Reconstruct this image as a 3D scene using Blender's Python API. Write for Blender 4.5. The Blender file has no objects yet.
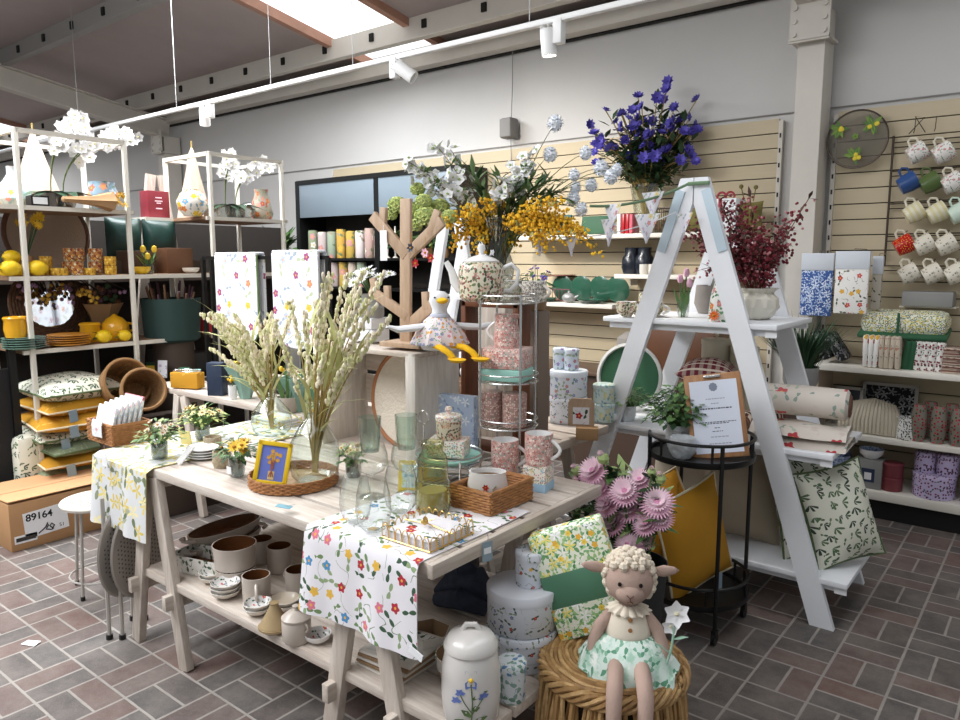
import bpy, bmesh, math, random
from mathutils import Vector, Matrix, Euler
random.seed(7)
SC = bpy.context.scene
COL = SC.collection
PI = math.pi
rnd = random.uniform

# ---------------------------------------------------------------- camera
YAW, PITCH, FPX, EYE = math.radians(38.517), math.radians(7.70), 738.3, 1.6
cd = bpy.data.cameras.new('camera'); cam = bpy.data.objects.new('camera', cd); COL.objects.link(cam)
cd.sensor_width = 36; cd.lens = FPX / 960 * 36; cd.clip_start = .05; cd.clip_end = 200
cam.location = (0, 0, EYE); cam.rotation_euler = (PI / 2 - PITCH, 0, YAW)
SC.camera = cam
_f = Vector((-math.sin(YAW) * math.cos(PITCH), math.cos(YAW) * math.cos(PITCH), -math.sin(PITCH)))
_r = Vector((math.cos(YAW), math.sin(YAW), 0)); _u = _r.cross(_f)
def _hit(u, v, ax, val):
    d = _f + _r * ((u - 480) / FPX) - _u * ((v - 360) / FPX)
    o = Vector((0, 0, EYE)); return o + d * ((val - o[ax]) / d[ax])
def on(u, v, z=0): return _hit(u, v, 2, z)      # where the sight line through a photo point meets a level surface
def atY(u, v, y): return _hit(u, v, 1, y)       # ... a plane parallel to the back wall
def atX(u, v, x): return _hit(u, v, 0, x)
def row(u, y, z):
    a = atY(u, 300, y); b = atY(u, 500, y); q = (z - a.z) / (b.z - a.z); p = a.lerp(b, q); p.y = y; p.z = z; return p
def mpp(P): return (Vector(P) - Vector((0, 0, EYE))).dot(_f) / FPX
def face(P): return math.atan2(-P[0], P[1])     # turn that makes local -Y look at where the photographer stood

# ---------------------------------------------------------------- colours and materials
def lin(h):
    if not isinstance(h, str): return tuple(h) if len(h) == 4 else (*h, 1)
    h = h.lstrip('#'); o = []
    for i in (0, 2, 4):
        c = int(h[i:i + 2], 16) / 255
        o.append(c / 12.92 if c <= .04045 else ((c + .055) / 1.055) ** 2.4)
    return (*o, 1)
class NT:
    def __init__(s, m): s.t = m.node_tree; s.n = s.t.nodes; s.l = s.t.links
    def new(s, ty, **k):
        n = s.n.new(ty)
        for a, b in k.items(): setattr(n, a, b)
        return n
    def put(s, sock, v):
        if hasattr(v, 'links') or isinstance(v, bpy.types.NodeSocket): s.l.new(v, sock)
        elif v is not None: sock.default_value = v
    def m(s, op, a, b=None, c=None, clamp=False):
        n = s.new('ShaderNodeMath', operation=op, use_clamp=clamp)
        s.put(n.inputs[0], a); s.put(n.inputs[1], b); s.put(n.inputs[2], c); return n.outputs[0]
    def v(s, op, a, b=None, out=0):
        n = s.new('ShaderNodeVectorMath', operation=op); s.put(n.inputs[0], a); s.put(n.inputs[1], b)
        return n.outputs[out]
    def mix(s, f, a, b):
        n = s.new('ShaderNodeMix', data_type='RGBA'); s.put(n.inputs[0], f); s.put(n.inputs[6], a); s.put(n.inputs[7], b)
        return n.outputs[2]
    def noise(s, vec, scale, detail=2, rough=.5, dims='3D'):
        n = s.new('ShaderNodeTexNoise', noise_dimensions=dims)
        if vec is not None: s.l.new(vec, n.inputs['Vector'])
        n.inputs['Scale'].default_value = scale; n.inputs['Detail'].default_value = detail; n.inputs['Roughness'].default_value = rough
        return n.outputs[0]
    def ramp(s, f, stops, interp='LINEAR'):
        n = s.new('ShaderNodeValToRGB'); e = n.color_ramp; e.interpolation = interp
        while len(e.elements) < len(stops): e.elements.new(.5)
        for i, (p, c) in enumerate(stops): e.elements[i].position = p; e.elements[i].color = lin(c)
        s.l.new(f, n.inputs[0]); return n.outputs[0]
_M = {}
def base_mat(name):
    m = bpy.data.materials.new(name); m.use_nodes = True
    return m, NT(m), m.node_tree.nodes['Principled BSDF']
def mat(name, col=None, rough=.6, metal=0., trans=0., spec=.5, ior=1.45, var=0., vscale=12., col2=None, bump=0., bscale=40., stretch=None, emit=0., sub=0., coat=0.):
    if name in _M: return _M[name]
    m, t, p = base_mat(name); _M[name] = m
    c = lin(col)
    p.inputs['Base Color'].default_value = c; p.inputs['Roughness'].default_value = rough; p.inputs['Metallic'].default_value = metal
    p.inputs['Transmission Weight'].default_value = trans; p.inputs['IOR'].default_value = ior; p.inputs['Specular IOR Level'].default_value = spec
    p.inputs['Coat Weight'].default_value = coat
    vec = None
    if var or col2 or bump:
        vec = t.new('ShaderNodeTexCoord').outputs['Object']
        if stretch: vec = t.v('MULTIPLY', vec, stretch)
    if var or col2:
        n = t.noise(vec, vscale, 4, .6)
        n = t.m('MULTIPLY_ADD', n, 2.2, -.6, True)
        d = lin(col2) if col2 else tuple(x * (1 - var) for x in c[:3]) + (1,)
        t.l.new(t.mix(n, d, c), p.inputs['Base Color'])
    if bump:
        b = t.new('ShaderNodeBump'); b.inputs['Strength'].default_value = bump; b.inputs['Distance'].default_value = .01
        t.l.new(t.noise(vec, bscale, 3), b.inputs['Height']); t.l.new(b.outputs[0], p.inputs['Normal'])
    if emit: p.inputs['Emission Color'].default_value = c; p.inputs['Emission Strength'].default_value = emit
    return m
def floral(name, ground, layers, rough=.75, var=.05, scale=1., spec=.3, coat=0.):
    """printed pattern in surface metres (the mesh's own unwrapping). layers: (kind, cell, size, density, colours)"""
    if name in _M: return _M[name]
    m, t, p = base_mat(name); _M[name] = m
    uv = t.new('ShaderNodeUVMap').outputs[0]
    if scale != 1: uv = t.v('MULTIPLY', uv, (scale,) * 3)
    nz = t.noise(uv, 9, 3, dims='2D')
    g = lin(ground); col = t.mix(nz, tuple(x * (1 - var) for x in g[:3]) + (1,), g)
    seed = sum(map(ord, name)) % 97
    for k, (kind, cell, size, dens, cols) in enumerate(layers):
        off = t.v('ADD', uv, (seed * .37 + k * 3.1, seed * .11 + k * 1.7, 0))
        if kind == 'vine':
            n1 = t.noise(off, 1 / cell, 1.5, .4, '2D'); a = t.m('ABSOLUTE', t.m('SUBTRACT', n1, .5))
            mask = t.m('LESS_THAN', a, size); cc = lin(cols[0])
            if dens < 1: mask = t.m('MULTIPLY', mask, t.m('LESS_THAN', t.noise(off, 2.3 / cell, 0, .5, '2D'), .3 + .4 * dens))
        elif kind == 'stripe':
            s = t.new('ShaderNodeSeparateXYZ'); t.l.new(off, s.inputs[0])
            mask = t.m('LESS_THAN', t.m('FRACT', t.m('DIVIDE', s.outputs[int(dens)], cell)), size); cc = lin(cols[0])
        elif kind == 'blotch':
            n1 = t.noise(off, 1 / cell, 3, .6, '2D'); mask = t.m('MULTIPLY', t.m('SUBTRACT', n1, 1 - dens, None), 1 / max(size, .01), None, True)
            cc = lin(cols[0])
        else:
            vo = t.new('ShaderNodeTexVoronoi', voronoi_dimensions='2D', feature='F1')
            vo.inputs['Scale'].default_value = 1 / cell; vo.inputs['Randomness'].default_value = .85
            t.l.new(off, vo.inputs['Vector'])
            d = t.v('SUBTRACT', off, vo.outputs['Position'])
            s = t.new('ShaderNodeSeparateXYZ'); t.l.new(d, s.inputs[0])
            q = t.new('ShaderNodeSeparateColor'); t.l.new(vo.outputs['Color'], q.inputs[0])
            ang = t.m('ARCTAN2', s.outputs[1], s.outputs[0]); rot = t.m('MULTIPLY', q.outputs[2], 6.283)
            r = t.v('LENGTH', d, out=1)
            if kind == 'flower':
                w = t.m('MULTIPLY_ADD', t.m('COSINE', t.m('MULTIPLY_ADD', ang, 5, rot)), .15, .85)
                mask = t.m('LESS_THAN', r, t.m('MULTIPLY', w, size))
            elif kind == 'sprig':
                w = t.m('POWER', t.m('ABSOLUTE', t.m('COSINE', t.m('MULTIPLY_ADD', ang, 2.5, rot))), 2.)
                mask = t.m('LESS_THAN', r, t.m('MULTIPLY', w, size))
            elif kind == 'frond':
                w = t.m('POWER', t.m('ABSOLUTE', t.m('COSINE', t.m('MULTIPLY_ADD', ang, 4., rot))), 1.5)
                mask = t.m('MULTIPLY', t.m('LESS_THAN', r, t.m('MULTIPLY', w, size)), t.m('GREATER_THAN', t.m('COSINE', t.m('ADD', ang, t.m('MULTIPLY', rot, .25))), .25))
            elif kind == 'leaf':
                a2 = t.m('ADD', ang, rot)
                w = t.m('POWER', t.m('ABSOLUTE', t.m('COSINE', a2)), 5.)
                mask = t.m('LESS_THAN', r, t.m('MULTIPLY', w, size))
            else:
                mask = t.m('LESS_THAN', r, size)
            mask = t.m('MULTIPLY', mask, t.m('LESS_THAN', q.outputs[0], dens))
            cc = t.ramp(q.outputs[1], [(i / len(cols), c) for i, c in enumerate(cols)], 'CONSTANT') if len(cols) > 1 else lin(cols[0])
            col = t.mix(mask, col, cc)
            if kind == 'flower':
                mask = t.m('MULTIPLY', t.m('LESS_THAN', r, size * .25), t.m('LESS_THAN', q.outputs[0], dens)); cc = lin('#e3b04a')
        col = t.mix(mask, col, cc)
    t.l.new(col, p.inputs['Base Color']); p.inputs['Roughness'].default_value = rough; p.inputs['Specular IOR Level'].default_value = spec
    p.inputs['Coat Weight'].default_value = coat
    return m
def glass(name, col='#f4faf6', rough=.03, ior=1.12):
    """thin-walled glass: clear seen straight on, shining at its edges"""
    if name in _M: return _M[name]
    m, t, p = base_mat(name); _M[name] = m
    t.n.remove(p)
    tr = t.new('ShaderNodeBsdfTransparent'); tr.inputs[0].default_value = lin(col)
    gl = t.new('ShaderNodeBsdfGlossy'); gl.inputs['Roughness'].default_value = rough; gl.inputs[0].default_value = (1, 1, 1, 1)
    lw = t.new('ShaderNodeLayerWeight'); lw.inputs[0].default_value = .5; e = t.m('POWER', lw.outputs['Facing'], 3.)
    t.l.new(t.mix(e, lin(col), tuple(x * .32 for x in lin(col)[:3]) + (1,)), tr.inputs[0])
    f = t.m('MULTIPLY_ADD', t.m('POWER', lw.outputs['Facing'], 1.6), .42, .07, True)
    mx = t.new('ShaderNodeMixShader'); t.l.new(f, mx.inputs[0]); t.l.new(tr.outputs[0], mx.inputs[1]); t.l.new(gl.outputs[0], mx.inputs[2])
    t.l.new(mx.outputs[0], t.n['Material Output'].inputs[0]); return m

# ---------------------------------------------------------------- mesh maker
class B:
    def __init__(s): s.v = []; s.f = []; s.mi = []; s.sm = []; s.uv = []
    def add(s, vs, fs, mi=0, smooth=False, uvs=None, M=None):
        o = len(s.v)
        for v in vs: s.v.append(tuple(M @ Vector(v)) if M else tuple(v))
        for i, f in enumerate(fs):
            s.f.append([o + k for k in f]); s.mi.append(mi); s.sm.append(smooth); s.uv.append(uvs[i] if uvs else None)
        return s
    def box(s, c, d, rot=(0, 0, 0), mi=0, bev=0., M=None):
        R = Matrix.Translation(c) @ Euler(rot).to_matrix().to_4x4()
        if M: R = M @ R
        x, y, z = d[0] / 2, d[1] / 2, d[2] / 2
        if bev <= 0:
            vs = [(i * x, j * y, k * z) for k in (-1, 1) for j in (-1, 1) for i in (-1, 1)]
            return s.add(vs, [(0, 2, 3, 1), (4, 5, 7, 6), (0, 1, 5, 4), (2, 6, 7, 3), (0, 4, 6, 2), (1, 3, 7, 5)], mi, False, None, R)
        bm = bmesh.new(); bmesh.ops.create_cube(bm, size=1)
        for v in bm.verts: v.co = Vector((v.co.x * d[0], v.co.y * d[1], v.co.z * d[2]))
        bev = min(bev, min(d) * .45)
        bmesh.ops.bevel(bm, geom=bm.edges[:], offset=bev, segments=2, affect='EDGES', profile=.5)
        bm.verts.ensure_lookup_table(); bm.faces.ensure_lookup_table()
        vs = [v.co.copy() for v in bm.verts]; fs = [[v.index for v in f.verts] for f in bm.faces]; bm.free()
        return s.add(vs, fs, mi, True, None, R)
    def bar(s, a, b, w, t, mi=0, up=(0, 0, 1), bev=0.):
        a = Vector(a); b = Vector(b); z = (b - a); L = z.length; z.normalize()
        up = Vector(up)
        if abs(z.dot(up)) > .99: up = Vector((0, 1, 0))
        x = up.cross(z).normalized(); y = z.cross(x)
        M = Matrix((x, y, z)).transposed().to_4x4(); M.translation = (a + b) / 2
        return s.box((0, 0, 0), (w, t, L), (0, 0, 0), mi, bev, M)
    def lathe(s, prof, n=24, c=(0, 0, 0), mi=0, M=None, sx=1., sy=1., flute=0., nf=8, smooth=True, twist=0.):
        R = Matrix.Translation(c)
        if M: R = M @ R
        vs = []; rows = []; L = 0; rm = max(p[0] for p in prof) or .01; ls = []
        for i, p in enumerate(prof):
            if i: L += math.hypot(p[0] - prof[i - 1][0], p[1] - prof[i - 1][1])
            ls.append(L)
            if p[0] < 1e-6: rows.append([len(vs)]); vs.append((0, 0, p[1])); continue
            row = []
            for k in range(n):
                a = 2 * PI * k / n; r = p[0] * (1 + flute * math.cos(nf * (a + twist * p[1])))
                row.append(len(vs)); vs.append((r * math.cos(a) * sx, r * math.sin(a) * sy, p[1]))
            rows.append(row)
        fs = []; uvs = []
        for i in range(len(rows) - 1):
            a, b = rows[i], rows[i + 1]
            for k in range(n):
                k2 = (k + 1) % n; u0 = 2 * PI * rm * k / n; u1 = 2 * PI * rm * (k + 1) / n
                if len(a) == 1 and len(b) == 1: continue
                if len(a) == 1:
                    fs.append((a[0], b[k2], b[k])); rr = prof[i + 1][0]
                    uvs.append([(0, 0), (rr * math.cos(2 * PI * (k + 1) / n), rr * math.sin(2 * PI * (k + 1) / n)), (rr * math.cos(2 * PI * k / n), rr * math.sin(2 * PI * k / n))])
                elif len(b) == 1:
                    fs.append((a[k], a[k2], b[0])); rr = prof[i][0]
                    uvs.append([(rr * math.cos(2 * PI * k / n), rr * math.sin(2 * PI * k / n)), (rr * math.cos(2 * PI * (k + 1) / n), rr * math.sin(2 * PI * (k + 1) / n)), (0, 0)])
                else:
                    fs.append((a[k], a[k2], b[k2], b[k])); uvs.append([(u0, ls[i]), (u1, ls[i]), (u1, ls[i + 1]), (u0, ls[i + 1])])
        return s.add(vs, fs, mi, smooth, uvs, R)
    def tube(s, pts, r, n=8, mi=0, closed=False, caps=True, flat=1.):
        pts = [Vector(p) for p in pts]; m = len(pts)
        rs = r if isinstance(r, (list, tuple)) else [r] * m
        vs = []; X = None
        for i in range(m):
            if closed: t = pts[(i + 1) % m] - pts[i - 1]
            else: t = pts[min(i + 1, m - 1)] - pts[max(i - 1, 0)]
            if t.length < 1e-9: t = Vector((0, 0, 1))
            t.normalize()
            if X is None:
                X = t.orthogonal().normalized()
                if flat != 1:
                    X = Vector((0, 0, 1)).cross(t); X = X.normalized() if X.length > 1e-4 else t.orthogonal().normalized()
            X = (X - t * X.dot(t)); X = X.normalized() if X.length > 1e-6 else t.orthogonal().normalized()
            Y = t.cross(X)
            for k in range(n):
                a = 2 * PI * k / n; vs.append(pts[i] + (X * math.cos(a) + Y * math.sin(a) * flat) * rs[i])
        fs = []
        for i in range(m if closed else m - 1):
            j = (i + 1) % m
            for k in range(n): fs.append((i * n + k, i * n + (k + 1) % n, j * n + (k + 1) % n, j * n + k))
        if caps and not closed: fs.append(tuple(range(n))[::-1]); fs.append(tuple(range((m - 1) * n, m * n)))
        return s.add(vs, fs, mi, True)
    def ball(s, c, r, mi=0, n=10, M=None):
        if not isinstance(r, (list, tuple)): r = (r, r, r)
        k = max(4, n // 2); pr = [(math.sin(PI * i / k), -math.cos(PI * i / k)) for i in range(k + 1)]
        pr[0] = (0, -1); pr[-1] = (0, 1)
        T = Matrix.Translation(c) @ Matrix.Diagonal((*r, 1))
        return s.lathe(pr, n, (0, 0, 0), mi, (M @ T) if M else T)
    def prism(s, poly, h, M=None, mi=0, smooth=False):
        """polygon in local XZ pushed along Y by h (centred)"""
        n = len(poly); vs = [(p[0], -h / 2, p[1]) for p in poly] + [(p[0], h / 2, p[1]) for p in poly]
        fs = [tuple(range(n)), tuple(range(2 * n - 1, n - 1, -1))] + [(i, i + n, (i + 1) % n + n, (i + 1) % n) for i in range(n)]
        return s.add(vs, fs, mi, smooth, None, M)
    def sheet(s, fn, nu, nv, mi=0, size=(1, 1), thick=0., M=None, close=True):
        """grid from fn(u, v) in 0..1 with its own unwrapping in metres; optional thickness"""
        P = [[Vector(fn(i / nu, j / nv)) for j in range(nv + 1)] for i in range(nu + 1)]
        def idx(i, j): return i * (nv + 1) + j
        fs = []; uvs = []
        for i in range(nu):
            for j in range(nv):
                fs.append((idx(i, j), idx(i + 1, j), idx(i + 1, j + 1), idx(i, j + 1)))
                uvs.append([(a / nu * size[0], b / nv * size[1]) for a, b in ((i, j), (i + 1, j), (i + 1, j + 1), (i, j + 1))])
        flat = [p for row in P for p in row]
        if thick:
            N = []
            for i in range(nu + 1):
                for j in range(nv + 1):
                    a = P[min(i + 1, nu)][j] - P[max(i - 1, 0)][j]; b = P[i][min(j + 1, nv)] - P[i][max(j - 1, 0)]
                    q = a.cross(b); N.append(q.normalized() if q.length > 1e-9 else Vector((0, 0, 1)))
            k = len(flat); flat2 = flat + [p - n * thick for p, n in zip(flat, N)]
            f2 = [tuple(x + k for x in f[::-1]) for f in fs]; u2 = [u[::-1] for u in uvs]
            rim = [idx(i, 0) for i in range(nu + 1)] + [idx(nu, j) for j in range(1, nv + 1)] + [idx(i, nv) for i in range(nu - 1, -1, -1)] + [idx(0, j) for j in range(nv - 1, 0, -1)]
            f3 = [(rim[i], rim[i] + k, rim[(i + 1) % len(rim)] + k, rim[(i + 1) % len(rim)]) for i in range(len(rim))]
            return s.add(flat2, fs + f2 + f3, mi, True, uvs + u2 + [[(0, 0)] * 4] * len(f3), M)
        return s.add(flat, fs, mi, True, uvs, M)
    def pillow(s, w, h, t, mi=0, M=None, n=16, ears=.085, pip=None, seed=0):
        """cushion lying in XY, thickness along Z"""
        R = random.Random(seed); ph = R.uniform(0, 6)
        for sg in (1, -1):
            def fn(a, b, sg=sg):
                u, v = 2 * a - 1, 2 * b - 1
                q = max(0, (1 - abs(u) ** 2.2) * (1 - abs(v) ** 2.2)) ** .62
                k = 1 - ears * (1 - (u * u)) * abs(v) ** 2; k2 = 1 - ears * (1 - v * v) * abs(u) ** 2
                return (u * w / 2 * k2, v * h / 2 * k, sg * (t / 2 * q * (1 + .05 * math.sin(5 * u + ph) * math.cos(4 * v + ph))))
            s.sheet(fn if sg > 0 else (lambda a, b: fn(1 - a, b)), n, n, mi, (w, h), 0, M)
        if pip is not None:
            pts = []
            for e in range(4):
                for i in range(8):
                    a = i / 8 * 2 - 1
                    u, v = ((a, -1), (1, a), (-a, 1), (-1, -a))[e]
                    k = 1 - ears * (1 - u * u) * abs(v) ** 2; k2 = 1 - ears * (1 - v * v) * abs(u) ** 2
                    p = Vector((u * w / 2 * k2, v * h / 2 * k, 0)); pts.append(M @ p if M else p)
            s.tube(pts, .006, 6, pip, True)
        return s
    def leaf(s, p, d, L, w, mi=0, bend=.2, up=(0, 0, 1), n=2):
        p = Vector(p); d = Vector(d).normalized(); up = Vector(up); sd = d.cross(up)
        sd = sd.normalized() if sd.length > .05 else d.orthogonal().normalized(); nn = sd.cross(d)
        vs = []
        for i in range(n + 1):
            k = i / n; ww = w / 2 * (math.sin(PI * min(.97, .12 + k * .88)) if n > 2 else (.35, 1, .12)[i] if n == 2 else 1)
            c = p + d * (L * k) - nn * (bend * L * k * k)
            vs += [c - sd * ww, c + nn * ww * -.25, c + sd * ww]
        fs = []
        for i in range(n): a = i * 3; fs += [(a, a + 1, a + 4, a + 3), (a + 1, a + 2, a + 5, a + 4)]
        return s.add(vs, fs, mi, True)
    def bloom(s, p, nrm, r, n=9, mi=0, mc=1, cup=.15, w=.55, rc=.28, layers=1):
        """petals round a domed centre"""
        p = Vector(p); nrm = Vector(nrm).normalized(); a0 = nrm.orthogonal().normalized(); b0 = nrm.cross(a0); off = rnd(0, 6)
        for l in range(layers):
            rr = r * (1 - .25 * l)
            for k in range(n):
                a = 2 * PI * (k + .5 * l) / n + off; d = a0 * math.cos(a) + b0 * math.sin(a)
                s.leaf(p + nrm * (.12 * r * l), d + nrm * (cup + .35 * l), rr, rr * w * 2 * PI / n * 1.1, mi, -cup * .3, nrm)
        if rc: s.ball(p + nrm * .06 * r, (r * rc, r * rc, r * rc * .8), mc, 7)
        return s
    def build(s, name, mats, parent=None, loc=(0, 0, 0), rz=0., rot=None, sharp=.7):
        me = bpy.data.meshes.new(name); me.from_pydata(s.v, [], s.f); me.update()
        if not isinstance(mats, (list, tuple)): mats = [mats]
        for m in mats: me.materials.append(m)
        me.polygons.foreach_set('material_index', [min(i, len(mats) - 1) for i in s.mi]); me.polygons.foreach_set('use_smooth', s.sm)
        lay = me.uv_layers.new(name='surface'); co = []
        for f, p, uv in zip(s.f, me.polygons, s.uv):
            if uv: 
                for q in uv: co += [q[0], q[1]]
            else:
                n = p.normal; ax = max(range(3), key=lambda i: abs(n[i]))
                for k in f:
                    v = s.v[k]; co += ([v[1], v[2]], [v[0], v[2]], [v[0], v[1]])[ax]
        lay.data.foreach_set('uv', co)
        if sharp: me.set_sharp_from_angle(angle=sharp)
        o = bpy.data.objects.new(name, me); COL.objects.link(o)
        o.location = loc; o.rotation_euler = rot if rot is not None else (0, 0, rz)
        if parent: o.parent = parent
        return o
_labels = {}
def tag(o, label, cat, group=None):
    o['label'] = label; o['category'] = cat
    if group: o['group'] = group
    return o
def thing(name, label, cat, loc=(0, 0, 0), rz=0., group=None, rot=None):
    o = bpy.data.objects.new(name, None); COL.objects.link(o); o.empty_display_size = .05
    o.location = loc; o.rotation_euler = rot if rot is not None else (0, 0, rz)
    return tag(o, label, cat, group)
def stuff(o): o['kind'] = 'stuff'; return o
def one(name, label, cat, b, mats, loc=(0, 0, 0), rz=0., group=None, rot=None):
    return tag(b.build(name, mats, None, loc, rz, rot), label, cat, group)
def struct(name, b, mats, parent=None):
    o = b.build(name, mats, parent); o['kind'] = 'structure'; return o
def clone(o, loc, rz=None, label=None, group=None):
    r = o.copy(); COL.objects.link(r); r.location = loc
    if rz is not None: r.rotation_euler = (0, 0, rz)
    if label: r['label'] = label
    if group: r['group'] = group
    for ch in list(o.children):
        c = ch.copy(); COL.objects.link(c); c.parent = r
        for g in ch.children:
            d = g.copy(); COL.objects.link(d); d.parent = c
    return r
def text_mesh(txt, size, mtl, parent, loc, rot, name='lettering', bold=0., ex=.0004):
    cu = bpy.data.curves.new('t', 'FONT'); cu.body = txt; cu.size = size; cu.extrude = ex; cu.align_x = 'CENTER'; cu.align_y = 'CENTER'; cu.offset = bold
    ob = bpy.data.objects.new('t', cu); COL.objects.link(ob)
    bpy.context.view_layer.update()
    me = bpy.data.meshes.new_from_object(ob.evaluated_get(bpy.context.evaluated_depsgraph_get()))
    bpy.data.objects.remove(ob); me.name = name
    me.materials.clear(); me.materials.append(mtl)
    o = bpy.data.objects.new(name, me); COL.objects.link(o); o.parent = parent; o.location = loc; o.rotation_euler = rot
    return o
def arc(c, r, a0, a1, n, ax='xz'):
    o = []
    for i in range(n + 1):
        a = a0 + (a1 - a0) * i / n; x, y = r * math.cos(a), r * math.sin(a)
        o.append((c[0] + x, c[1], c[2] + y) if ax == 'xz' else (c[0] + x, c[1] + y, c[2]) if ax == 'xy' else (c[0], c[1] + x, c[2] + y))
    return o
# ================================================================ the room
WALL = 5.42
def floor_mat():
    m, t, p = base_mat('block paving'); MOD = .2195
    s = t.new('ShaderNodeSeparateXYZ'); t.l.new(t.new('ShaderNodeTexCoord').outputs['Object'], s.inputs[0])
    u = t.m('DIVIDE', t.m('ADD', s.outputs[0], 2.602), MOD); v = t.m('DIVIDE', t.m('SUBTRACT', s.outputs[1], 1.165), MOD)
    cu = t.m('FLOOR', u); cv = t.m('FLOOR', v); fu = t.m('FRACT', u); fv = t.m('FRACT', v)
    par = t.m('FLOORED_MODULO', t.m('ADD', cu, cv), 2)          # 1: blocks laid along Y
    par = t.m('GREATER_THAN', par, .5)
    ipar = t.m('SUBTRACT', 1, par)
    su = t.m('MULTIPLY', fu, t.m('ADD', 1, par)); sv = t.m('MULTIPLY', fv, t.m('ADD', 1, ipar))
    bu = t.m('FRACT', su); bv = t.m('FRACT', sv); hu = t.m('FLOOR', su); hv = t.m('FLOOR', sv)
    eu = t.m('DIVIDE', t.m('MULTIPLY', t.m('MINIMUM', bu, t.m('SUBTRACT', 1, bu)), MOD), t.m('ADD', 1, par))
    ev = t.m('DIVIDE', t.m('MULTIPLY', t.m('MINIMUM', bv, t.m('SUBTRACT', 1, bv)), MOD), t.m('ADD', 1, ipar))
    e = t.m('MINIMUM', eu, ev)
    wob = t.noise(t.n[t.n.find('Texture Coordinate')].outputs['Object'], 30, 3)
    e = t.m('ADD', e, t.m('MULTIPLY_ADD', wob, .004, -.002))
    mask = t.m('MULTIPLY', t.m('SUBTRACT', e, .0038), 380, None, True)
    w = t.new('ShaderNodeTexWhiteNoise', noise_dimensions='3D'); cmb = t.new('ShaderNodeCombineXYZ')
    t.l.new(t.m('ADD', cu, t.m('MULTIPLY', hu, .37)), cmb.inputs[0]); t.l.new(t.m('ADD', cv, t.m('MULTIPLY', hv, .61)), cmb.inputs[1]); t.l.new(par, cmb.inputs[2])
    t.l.new(cmb.outputs[0], w.inputs['Vector'])
    bc = t.ramp(w.outputs['Value'], [(0, '#4d4744'), (.14, '#6a5049'), (.28, '#544f4c'), (.42, '#674f4a'), (.55, '#4c4c4b'), (.68, '#5d4c48'), (.8, '#73544b'), (.9, '#51504f')], 'CONSTANT')
    tc = t.n[t.n.find('Texture Coordinate')].outputs['Object']
    bc = t.mix(t.m('MULTIPLY', t.noise(tc, 14, 5, .7), .75), bc, lin('#5a524f'))
    bc = t.mix(t.m('MULTIPLY_ADD', t.noise(tc, 5, 6, .75), 1.6, -.62, True), bc, lin('#938880'))
    bc = t.mix(t.m('MULTIPLY', t.m('GREATER_THAN', t.noise(tc, 220, 2), .63), .35), bc, lin('#938b85'))
    mc = t.mix(t.noise(tc, 8, 4), lin('#827c76'), lin('#aba49c'))
    t.l.new(t.mix(mask, mc, bc), p.inputs['Base Color']); p.inputs['Roughness'].default_value = .62
    b = t.new('ShaderNodeBump'); b.inputs['Strength'].default_value = .5; b.inputs['Distance'].default_value = .004
    t.l.new(t.m('ADD', mask, t.m('MULTIPLY', t.noise(tc, 90, 4), .35)), b.inputs['Height']); t.l.new(b.outputs[0], p.inputs['Normal'])
    return m
struct('floor', B().box((-11, 1.6, -.05), (28, 9, .1)), floor_mat())
M_wall = mat('pale wall paint', '#c9c7c4', .8, var=.04, vscale=2)
M_steel = mat('cream steelwork', '#cfc9bf', .55, var=.06, vscale=5)
M_ceil = mat('grey mauve roof lining', '#b3a7a4', .75, var=.08, vscale=3)
M_rib = mat('grey roof steel', '#8f8c88', .5)
M_dark = mat('shadow gap black', '#15140f', .8)
struct('wall_back', B().box((-11, WALL + .06, 1.9), (28, .1, 3.8)), M_wall)
# seam, flashing and eave channel along the wall
struct('trim_1', B().box((-11, WALL - .004, 2.60), (28, .012, .006)), mat('panel seam', '#8c8a88', .7))
struct('trim_2', B().box((-11, WALL - .09, 3.455), (28, .18, .15)).box((-11, WALL - .03, 3.374), (28, .05, .012), mi=1), [M_steel, M_dark])
# sloping roof with translucent strips
RS = .165
def rz(y): return 3.60 + RS * (5.4 - y)
def roof(x0, x1, y0, y1, z=0., th=.03):
    b = B(); vs = [(x, y, rz(y) + z + k) for k in (0, th) for (x, y) in ((x0, y0), (x1, y0), (x1, y1), (x0, y1))]
    return b.add(vs, [(0, 3, 2, 1), (4, 5, 6, 7), (0, 1, 5, 4), (1, 2, 6, 5), (2, 3, 7, 6), (3, 0, 4, 7)])
SKY = [(-5.74, -4.72), (-13.9, -12.95), (-.6, .4)]
xs = [-25] + [k for a in sorted(SKY) for k in a] + [3]
b = B()
for i in range(0, len(xs), 2):
    q = roof(xs[i], xs[i + 1], -2.9, WALL); b.add(q.v, q.f)
struct('ceiling', b, M_ceil)
M_sky = mat('translucent rooflight', '#f2f6fb', .5, emit=1.0)
for i, (a, c) in enumerate(SKY): struct('window_%d' % (i + 1), roof(a, c, -2.9, WALL, .02), M_sky)
M_wood_red = mat('raw timber kerb', '#b98d78', .7, var=.2, vscale=9)
b = B()
for a, c in SKY:
    for x in (a, c):
        for y0, y1 in ((-2.9, WALL),):
            b.bar((x, y0, rz(y0) - .02), (x, y1, rz(y1) - .02), .07, .09)
struct('trim_3', b, M_wood_red)
def beam(y, name, h=.2):
    z = rz(y) - h / 2
    b = B().box((-11, y, z), (28, .012, h)).box((-11, y - .035, z - h / 2), (28, .08, .012)).box((-11, y + .035, z + h / 2 - .01), (28, .08, .012))
    for k in range(40):
        b.box((-24 + k * .65, y - .012, z + .02), (.05, .02, .07), mi=1)
    struct(name, b, [M_steel if y > 4 else M_rib, M_dark])
beam(4.9, 'trim_4'); beam(3.42, 'trim_5'); beam(1.3, 'trim_6')
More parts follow.
